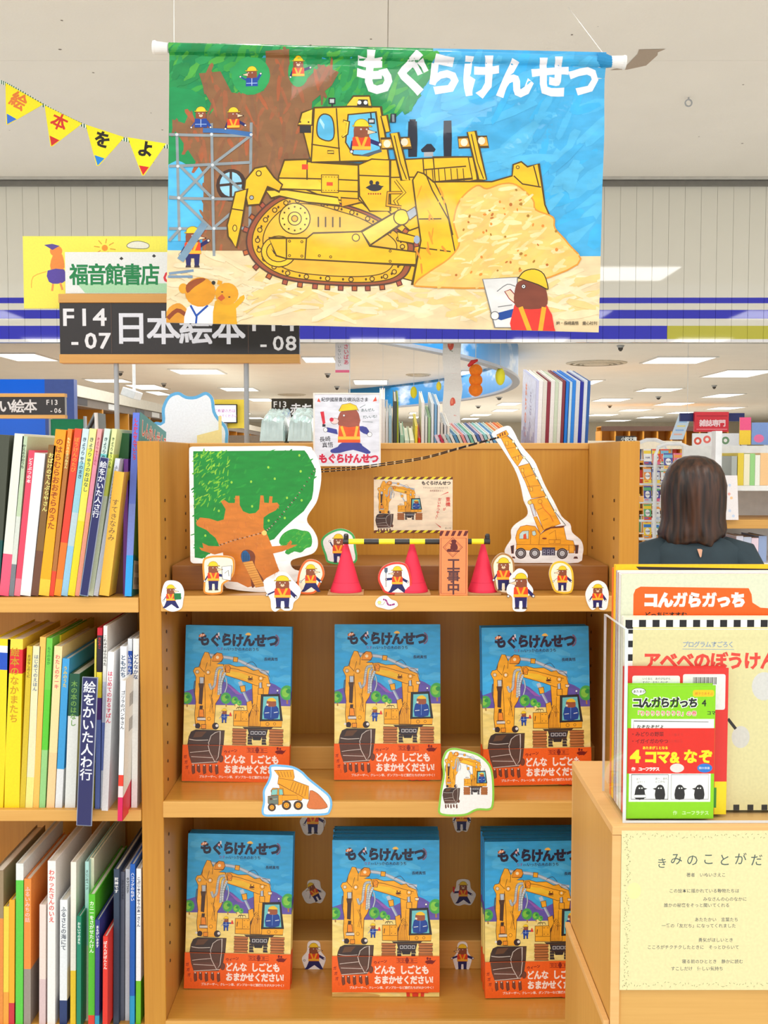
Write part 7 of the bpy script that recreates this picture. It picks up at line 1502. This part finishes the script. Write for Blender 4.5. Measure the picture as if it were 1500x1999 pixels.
A = Art(); A.poly([(-9, 0), (9, 0), (3, 26), (0, 30), (-3, 26)], (206, 160, 136)); kh = A.build('keyhole_opening', .001, (0, 0), SKIN, bl_); kh.location = (-.008, -.0935, 1.190); kh.rotation_euler = (R(-22), 0, 0)
MB().lathe([(.001, -.004), (.004, -.002), (.004, .002), (.001, .004)], 10, c=(-.012, -.083, 1.215)).build('button', WHITEP, bl_)
hm = bpy.data.materials.new('brown_hair'); hm.use_nodes = True; nt = hm.node_tree; N = nt.nodes; L = nt.links; b_ = N['Principled BSDF']; b_.inputs['Roughness'].default_value = .42
tc_ = N.new('ShaderNodeTexCoord'); mp_ = N.new('ShaderNodeMapping'); mp_.inputs['Scale'].default_value = (60, 60, 2.5); L.new(tc_.outputs['Object'], mp_.inputs[0]); nz_ = N.new('ShaderNodeTexNoise'); nz_.inputs['Scale'].default_value = 1.0; L.new(mp_.outputs[0], nz_.inputs[0])
cr_ = N.new('ShaderNodeValToRGB'); e = cr_.color_ramp.elements; e[0].color = lin((26, 15, 12)); e[0].position = .35; e[1].color = lin((84, 50, 30)); e[1].position = .72; L.new(nz_.outputs['Fac'], cr_.inputs[0]); L.new(cr_.outputs[0], b_.inputs['Base Color'])
rings = [(1.502, .012, 360), (1.498, .035, 360), (1.486, .062, 360), (1.466, .083, 350), (1.440, .097, 320), (1.40, .106, 280), (1.36, .108, 270), (1.32, .106, 265), (1.285, .104, 260), (1.26, .106, 255), (1.24, .108, 250), (1.222, .104, 240), (1.21, .092, 230), (1.206, .078, 225)]
n = 72; vs = []; rnd = random.Random(8)
for layer in (0, 1):
    for j, (z, r_, sp) in enumerate(rings):
        for i in range(n + 1):
            a_ = R(-90 + (i / n - .5) * sp); low = max(0, (1.30 - z) / .1)
            f = 1 + .020 * math.sin(11 * a_ + 3 * math.sin(z * 20)) + .014 * math.sin(23 * a_ + z * 30) - layer * .05
            x = r_ * f * math.cos(a_); y = r_ * 1.04 * f * math.sin(a_) + .008
            if x < 0: x *= 1 + .16 * low
            zz_ = z - low * .022 * (.5 + .5 * math.sin(5 * a_ + 1)) + (.02 * low if x > .04 else 0)
            vs.append((x, y, zz_))
m1 = n + 1; fs = []; off_ = len(rings) * m1
for j in range(len(rings) - 1):
    for i in range(n):
        k = j * m1 + i; fs.append((k, k + 1, k + m1 + 1, k + m1)); fs.append((k + off_, k + off_ + m1, k + off_ + m1 + 1, k + off_ + 1))
for i in range(n): k = (len(rings) - 1) * m1 + i; fs.append((k, k + 1, k + 1 + off_, k + off_))
fs.append(tuple(range(n)))
MB().add(vs, fs).build('hair', hm, pe, smooth=True)
# face on the far side of the head
MB().lathe([(.001, .0), (.010, .008), (.012, .02), (.004, .036)], 10, c=(0, .088, 1.345)).build('nose', SKIN, pe, smooth=True)
for s_ in (-1, 1): MB().lathe([(.001, -.008), (.008, -.004), (.008, .004), (.001, .008)], 10, c=(s_ * .028, .080, 1.375)).build('eye', mat('eye_dark', (40, 30, 28), rough=.2), pe, smooth=True); MB().lathe([(.002, -.022), (.010, -.012), (.012, .008), (.003, .02)], 10, c=(s_ * .078, .02, 1.36)).build('ear', SKIN, pe, smooth=True)
MB().tube([(-.02, .084, 1.318), (0, .089, 1.316), (.02, .084, 1.318)], [.002, .0045, .002], 8).build('mouth', mat('lips', (190, 96, 90)), pe, smooth=True)
hb_ = book(None, .20, .012, .15, (226, 226, 220), (PX + .0, PY + .325, .92), yaw=90, label='pale open picture book held in front of the person, hidden by the back', group='books right of the person'); hb_['group'] = 'held book'
hb_.location = (PX - .075, PY + .327, .93); hb_.rotation_euler = (0, 0, R(-90))
# ================================================================= FOREGROUND STAND AND ACRYLIC BOX
TZ = P(1205, 1612, 1.15).z; SX = .2616; SR = .80
st = empty('display_stand', (SX, 1.15, 0), label='wooden display stand in the right foreground carrying the clear box', cat='stand')
SW = wood('stand_side_wood', (200, 146, 66), (216, 164, 84), 'z'); EDGE_ = wood('stand_edge_wood', (222, 170, 102), (234, 186, 120), 'x')
MB().box((.002, .245, .60), (SR - SX, .263, TZ - .012)).build('back_panel', SW, st)
MB().box((0, 0, 0), (.012, .245, TZ - .0105)).build('side_panel', SW, st); MB().box((-.0006, -.002, 0), (.0095, .0, TZ - .0105)).build('edge_band', EDGE_, st); MB().box((.0, .245, 0.0), (.012, .249, TZ - .0105)).build('edge_band', EDGE_, st)
MB().box((.0098, .0005, 0), (SR - SX, .012, TZ - .0105)).build('front_panel', wood('stand_front_wood', (206, 156, 78), (220, 172, 94), 'x'), st)
MB().box((-.0008, -.0025, TZ - .010), (SR - SX, .25, TZ)).build('top_board', EDGE_, st, bevel=.0008)
zl_ = P(1120, 1805, 1.395).z
MB().box((-.0065, .004, 0), (-.0008, .252, zl_ - .008)).build('lower_side_panel', SW, st); MB().box((-.0075, .002, zl_ - .0075), (-.0006, .254, zl_)).build('sill', EDGE_, st, bevel=.0006)
# cream notice
nq = P(1210, 1932, 1.148); no = empty('notice', (nq.x, 1.1478, nq.z), label='cream paper notice with grey lettering and leafy border on the stand front', cat='notice'); k = 1.1478 / 2000; nh = P(0, 1621, 1.148).z - nq.z
MB().box((0, 0, 0), (.30, .0003, nh), (240, 230, 184)).build('paper', PAPER, no)
A = Art(); A.rect(1210, 1621, 1700, 1932, (230, 219, 166)); rnd = random.Random(6)
for side in range(2):
    for i in range(110 if side else 75):
        if side: pos_ = [(1222 + rnd.uniform(-5, 5), 1630 + i * 2.75)]
        else: pos_ = [(1216 + i * 6, 1632 + rnd.uniform(-4, 4)), (1216 + i * 6, 1921 + rnd.uniform(-4, 4))]
        for x, y in pos_: a_ = rnd.uniform(0, 6.3); A.line([(x, y), (x + 3.4 * math.cos(a_), y + 3.4 * math.sin(a_))], .9, (132, 138, 96))
xx = 1280
for i, ch in enumerate('きみのことがだいすき'):
    A.text(ch, xx, 1684 - (6 if i else 0) - (i % 2) * 2, 25 if i else 22, (70, 92, 88), bold=.004); xx += 32 if i else 27
for (x, y, t_) in ((1340, 1707, '著者　いぬいさえこ'), (1306, 1738, 'この絵本に描かれている動物たちは'), (1374, 1754, 'みなさんの心のなかに'), (1296, 1766, '誰かの秘密をそっと聞いてくれる'), (1358, 1794, 'あたたかい　言葉たち'), (1292, 1806, '一番の「友だち」になってくれました'), (1366, 1834, '勇気がほしいとき'), (1264, 1848, 'こころがチクチクしたときに　そっとひらいて'), (1334, 1876, '寝る前のひととき　静かに読む'), (1312, 1890, 'すこしだけ　優しい気持ち')):
    A.text(t_, x, y, 8.6, (96, 102, 96), bold=.012, sp=1.02)
A.ell(1236, 1738, 14, 16, (248, 232, 160)); A.build('lettering', k, (1210, 1932), PAPER, no, scz=nh / 311, base=.0004, clip=(1210, 1621, 1730, 1932))
# clear box
bx_ = empty('acrylic_box', (.275, 1.158, TZ + .0004), label='clear acrylic box of picture books on the wooden stand', cat='box'); ZB = 1.302 - TZ; bw_ = .52
for nm_, a, b in (('side_wall', (0, 0, 0), (.003, .112, ZB)), ('front_wall', (.0032, 0, 0), (bw_, .003, ZB)), ('floor_plate', (.0032, .0032, 0), (bw_, .112, .003))): MB().box(a, b).build(nm_, ACRY, bx_, bevel=.0004)
for a, b in (((-.0004, -.0004, 0), (.0034, -.0001, ZB)), ((-.0003, 0, ZB), (.0033, .112, ZB + .0005)), ((.0033, 0, ZB), (bw_, .003, ZB + .0004)), ((.0033, -.0004, 0), (bw_, -.0001, .003)), ((0, .112, 0), (.003, .1125, ZB))): MB().box(a, b).build('cut_edge', AEDGE, bx_)
ZF = TZ + .0004 + .0034
def fbook(x0, x1, v0, D, th, col, label, draw=None, spine=None):
    a = P(x0, 0, D).x if False else (x0 - 750) * D / 2000; b = (x1 - 750) * D / 2000; h = P(0, v0, D).z - ZF
    a = max(a, .2800); t = empty('picture_book', (a, D, ZF), label=label, cat='book', group='books in the acrylic box'); w = b - a
    mb = MB(); c2 = spine or col; mb.box((0, 0, 0), (w, .0014, h), col).box((0, th - .0014, 0), (w, th, h), col).box((0, .0014, 0), (.0014, th - .0014, h), c2); mb.build('cover', PAPER, t); MB().box((.0014, .0014, .002), (w - .002, th - .0014, h - .002)).build('page_block', PAGES, t)
    A = Art(); vb = v0 + h / (D / 2000) * .985; A.rect(x0, v0, x1, vb, col)
    if draw: draw(A)
    A.build('cover_print', D / 2000, (750 + a * 2000 / D, vb), PAPER, t, scz=h / (vb - v0), base=.0002, clip=(750 + a * 2000 / D + .3, v0 + .3, x1 - .3, vb - .3))
def d_green(A):
    W = (244, 244, 238); K = (24, 30, 24); A.rect(1236, 1342, 1250, 1343, (140, 216, 20))
    A.ell(1253, 1350, 14, 7, W, ol=K, w=.8); A.poly([(1248, 1355), (1253, 1359), (1256, 1355)], W); A.text('あたまが', 1242, 1350, 6, K, bold=.02); A.rrect(1360, 1347, 1402, 1360, 4, (246, 196, 20)); A.text('親子であそぶ', 1364, 1354, 6, (190, 90, 20))
    A.text('コんガらガっち', 1241, 1372, 20.5, W, bold=.12, sp=.9); A.text('コんガらガっち', 1241, 1372, 20.5, K, bold=.05, sp=.9); A.text('4', 1378, 1372, 18, K, bold=.03); A.text('コマ', 1388, 1392, 9, K, bold=.03)
    A.text('「りりりりりりりり」の巻', 1246, 1393, 10.4, W, bold=.09, sp=.98); A.text('「りりりりりりりり」の巻', 1246, 1393, 10.4, (226, 60, 40), bold=.02, sp=.98)
    A.rect(1239, 1404, 1403, 1424, W); A.line([(1244, 1424), (1244, 1408), (1392, 1410)], 1, K); A.text('なぞなぞだよ', 1250, 1420, 9, K, bold=.03)
    A.rect(1225, 1422, 1406, 1512, (224, 40, 26)); A.text('・みどりの野菜', 1238, 1434, 9.6, (110, 20, 20), bold=.02, sp=.98); A.text('・イガイガのやつ', 1238, 1448, 9.6, (110, 20, 20), bold=.02, sp=.98); A.text('１２巻まで', 1312, 1435, 6, (180, 40, 30)); A.text('１５巻から', 1312, 1448, 6, (180, 40, 30))
    YL = (252, 226, 30); A.text('あたまが１となる', 1262, 1461, 6.6, YL, bold=.03, sp=.96); A.text('4', 1238, 1477, 40, YL, bold=.06, sy=.85); A.text('コマ', 1266, 1479, 27, YL, bold=.06, sp=.92); A.text('&', 1317, 1479, 30, YL, bold=.05, sp=.95); A.text('なぞ', 1342, 1478, 29, YL, bold=.06, sp=1.05)
    A.text('作　ユーフラテス', 1241, 1503, 8, W, bold=.05, sp=.86); A.ell(1331, 1501, 14, 9, (226, 220, 214)); A.ell(1386, 1501, 15, 9, (40, 120, 206)); A.text('頭の体操', 1374, 1501, 5.5, W)
    A.rect(1236, 1512, 1398, 1568, W); A.line([(1241, 1514), (1314, 1514), (1314, 1563), (1241, 1563)], 1, K, closed=True); A.line([(1320, 1514), (1394, 1514), (1394, 1563), (1320, 1563)], 1, (150, 150, 150), closed=True)
    for x, f in ((1258, 1), (1298, -1), (1337, 1), (1376, -1)): A.poly([(x - 9, 1562), (x - 9, 1544), (x - 4, 1535), (x + 4, 1535), (x + 9, 1544), (x + 9, 1562)], (40, 38, 38), sm=2); A.poly([(x + f * 8, 1540), (x + f * 15, 1542), (x + f * 8, 1545)], (40, 38, 38)); A.ell(x + f * 1 - 2, 1541, 1.6, 1.6, W, n=8); A.ell(x + f * 1 + 3, 1541, 1.6, 1.6, W, n=8)
    A.rect(1247, 1554, 1270, 1560, W, ol=K, w=.7); A.text('え？', 1250, 1523, 5, K); A.text('はて！？', 1252, 1529, 4.5, K); A.text('あ〜　あれ', 1288, 1522, 5, K); A.text('どこかな', 1288, 1528, 5, K); A.text('作　ユーフラテス', 1324, 1590, 9, (206, 240, 170), bold=.03)
def d_red(A):
    A.rrect(1240, 1319, 1334, 1400, 4, (240, 238, 232)); A.rrect(1340, 1316, 1424, 1386, 4, (236, 232, 230)); A.text('いぐると　あそびながら', 1260, 1325, 5.2, (80, 80, 80), bold=.01, sp=.97); A.text('すぐに　おもしろいぞ', 1260, 1332, 5.2, (80, 80, 80), bold=.01, sp=.97)
    for i in range(18): A.rect(1360 + i * 2.6, 1322, 1361.2 + i * 2.6 + (i % 3) * .4, 1336, (90, 86, 86))
    A.rect(1406, 1528, 1432, 1596, (246, 220, 30)); A.rect(1404, 1540, 1410, 1580, (60, 140, 50))
def d_cream(A):
    for i in range(18): A.rect(1225 + i * 26.6, 1210, 1239 + i * 26.6, 1224, (26, 24, 28)); A.rect(1239 + i * 26.6, 1210, 1251.6 + i * 26.6, 1224, (244, 244, 240))
    for i in range(14): A.rect(1225, 1224 + i * 26.6, 1240, 1237 + i * 26.6, (26, 24, 28)); A.rect(1225, 1237 + i * 26.6, 1240, 1250.6 + i * 26.6, (244, 244, 240))
    A.rect(1240, 1224, 1600, 1620, (224, 215, 160)); A.text('プログラムすごろく', 1338, 1258, 12.5, (130, 150, 180), bold=.015, sp=.9); A.line([(1338, 1267), (1440, 1268)], 1, (130, 150, 180)); rd = (226, 70, 56)
    A.text('アベベのぼうけん', 1262, 1290, 35, rd, bold=.045, sp=.94); A.ell(1456, 1440, 18, 22, (210, 206, 196)); A.line([(1430, 1404), (1446, 1424)], 6, (40, 36, 36), sm=2); A.ell(1500, 1340, 24, 28, (214, 212, 206)); A.rect(1430, 1585, 1600, 1620, (140, 180, 130))
    for i in range(8): A.rect(1444 + i * 28, 1574, 1456 + i * 28, 1587, (50, 50, 50))
def d_kon(A):
    A.poly([(1240, 1200), (1240, 1160), (1244, 1150), (1254, 1145), (1466, 1148), (1472, 1160), (1474, 1176), (1490, 1186), (1520, 1188), (1520, 1204), (1240, 1204)], (238, 96, 14)); A.text('コんガらガっち', 1260, 1171, 30, (250, 236, 226), bold=.075, sp=.955); A.text('どっちにすすむ', 1262, 1200, 12, (30, 20, 20), bold=.03)
    A.rect(1222, 1206, 1560, 1208, (206, 200, 180))
fbook(1228, 1405, 1338, 1.1625, .012, (140, 212, 16), 'lime green picture book with red band at the front of the clear box', d_green)
fbook(1214, 1430, 1304, 1.1765, .012, (226, 50, 44), 'red picture book with white label boxes just behind the lime green one', d_red)
fbook(1218, 1600, 1204, 1.1905, .010, (226, 224, 200), 'wide cream picture book with black and white checkered border', d_cream, (236, 236, 226))
fbook(1210, 1600, 1122, 1.2025, .011, (216, 219, 190), 'pale picture book with large orange title block behind the checkered one', d_kon, (236, 240, 240))
fbook(1205, 1590, 1118, 1.2155, .006, (240, 226, 230), 'thin white and pink book behind the orange titled one', None, (110, 60, 90))
fbook(1203, 1580, 1114, 1.2235, .006, (246, 240, 226), 'thin cream book with purple spine in the clear box', None, (40, 34, 120))
fbook(1196, 1590, 1103, 1.2315, .010, (250, 196, 20), 'yellow picture book with black top stripe at the back of the box', lambda A: (A.poly([(1244, 1106), (1600, 1112), (1600, 1116), (1250, 1112)], (40, 30, 34)),), (250, 196, 20))
fbook(1190, 1560, 1109, 1.2435, .008, (236, 110, 40), 'orange picture book rearmost in the clear box', None, (236, 110, 40))
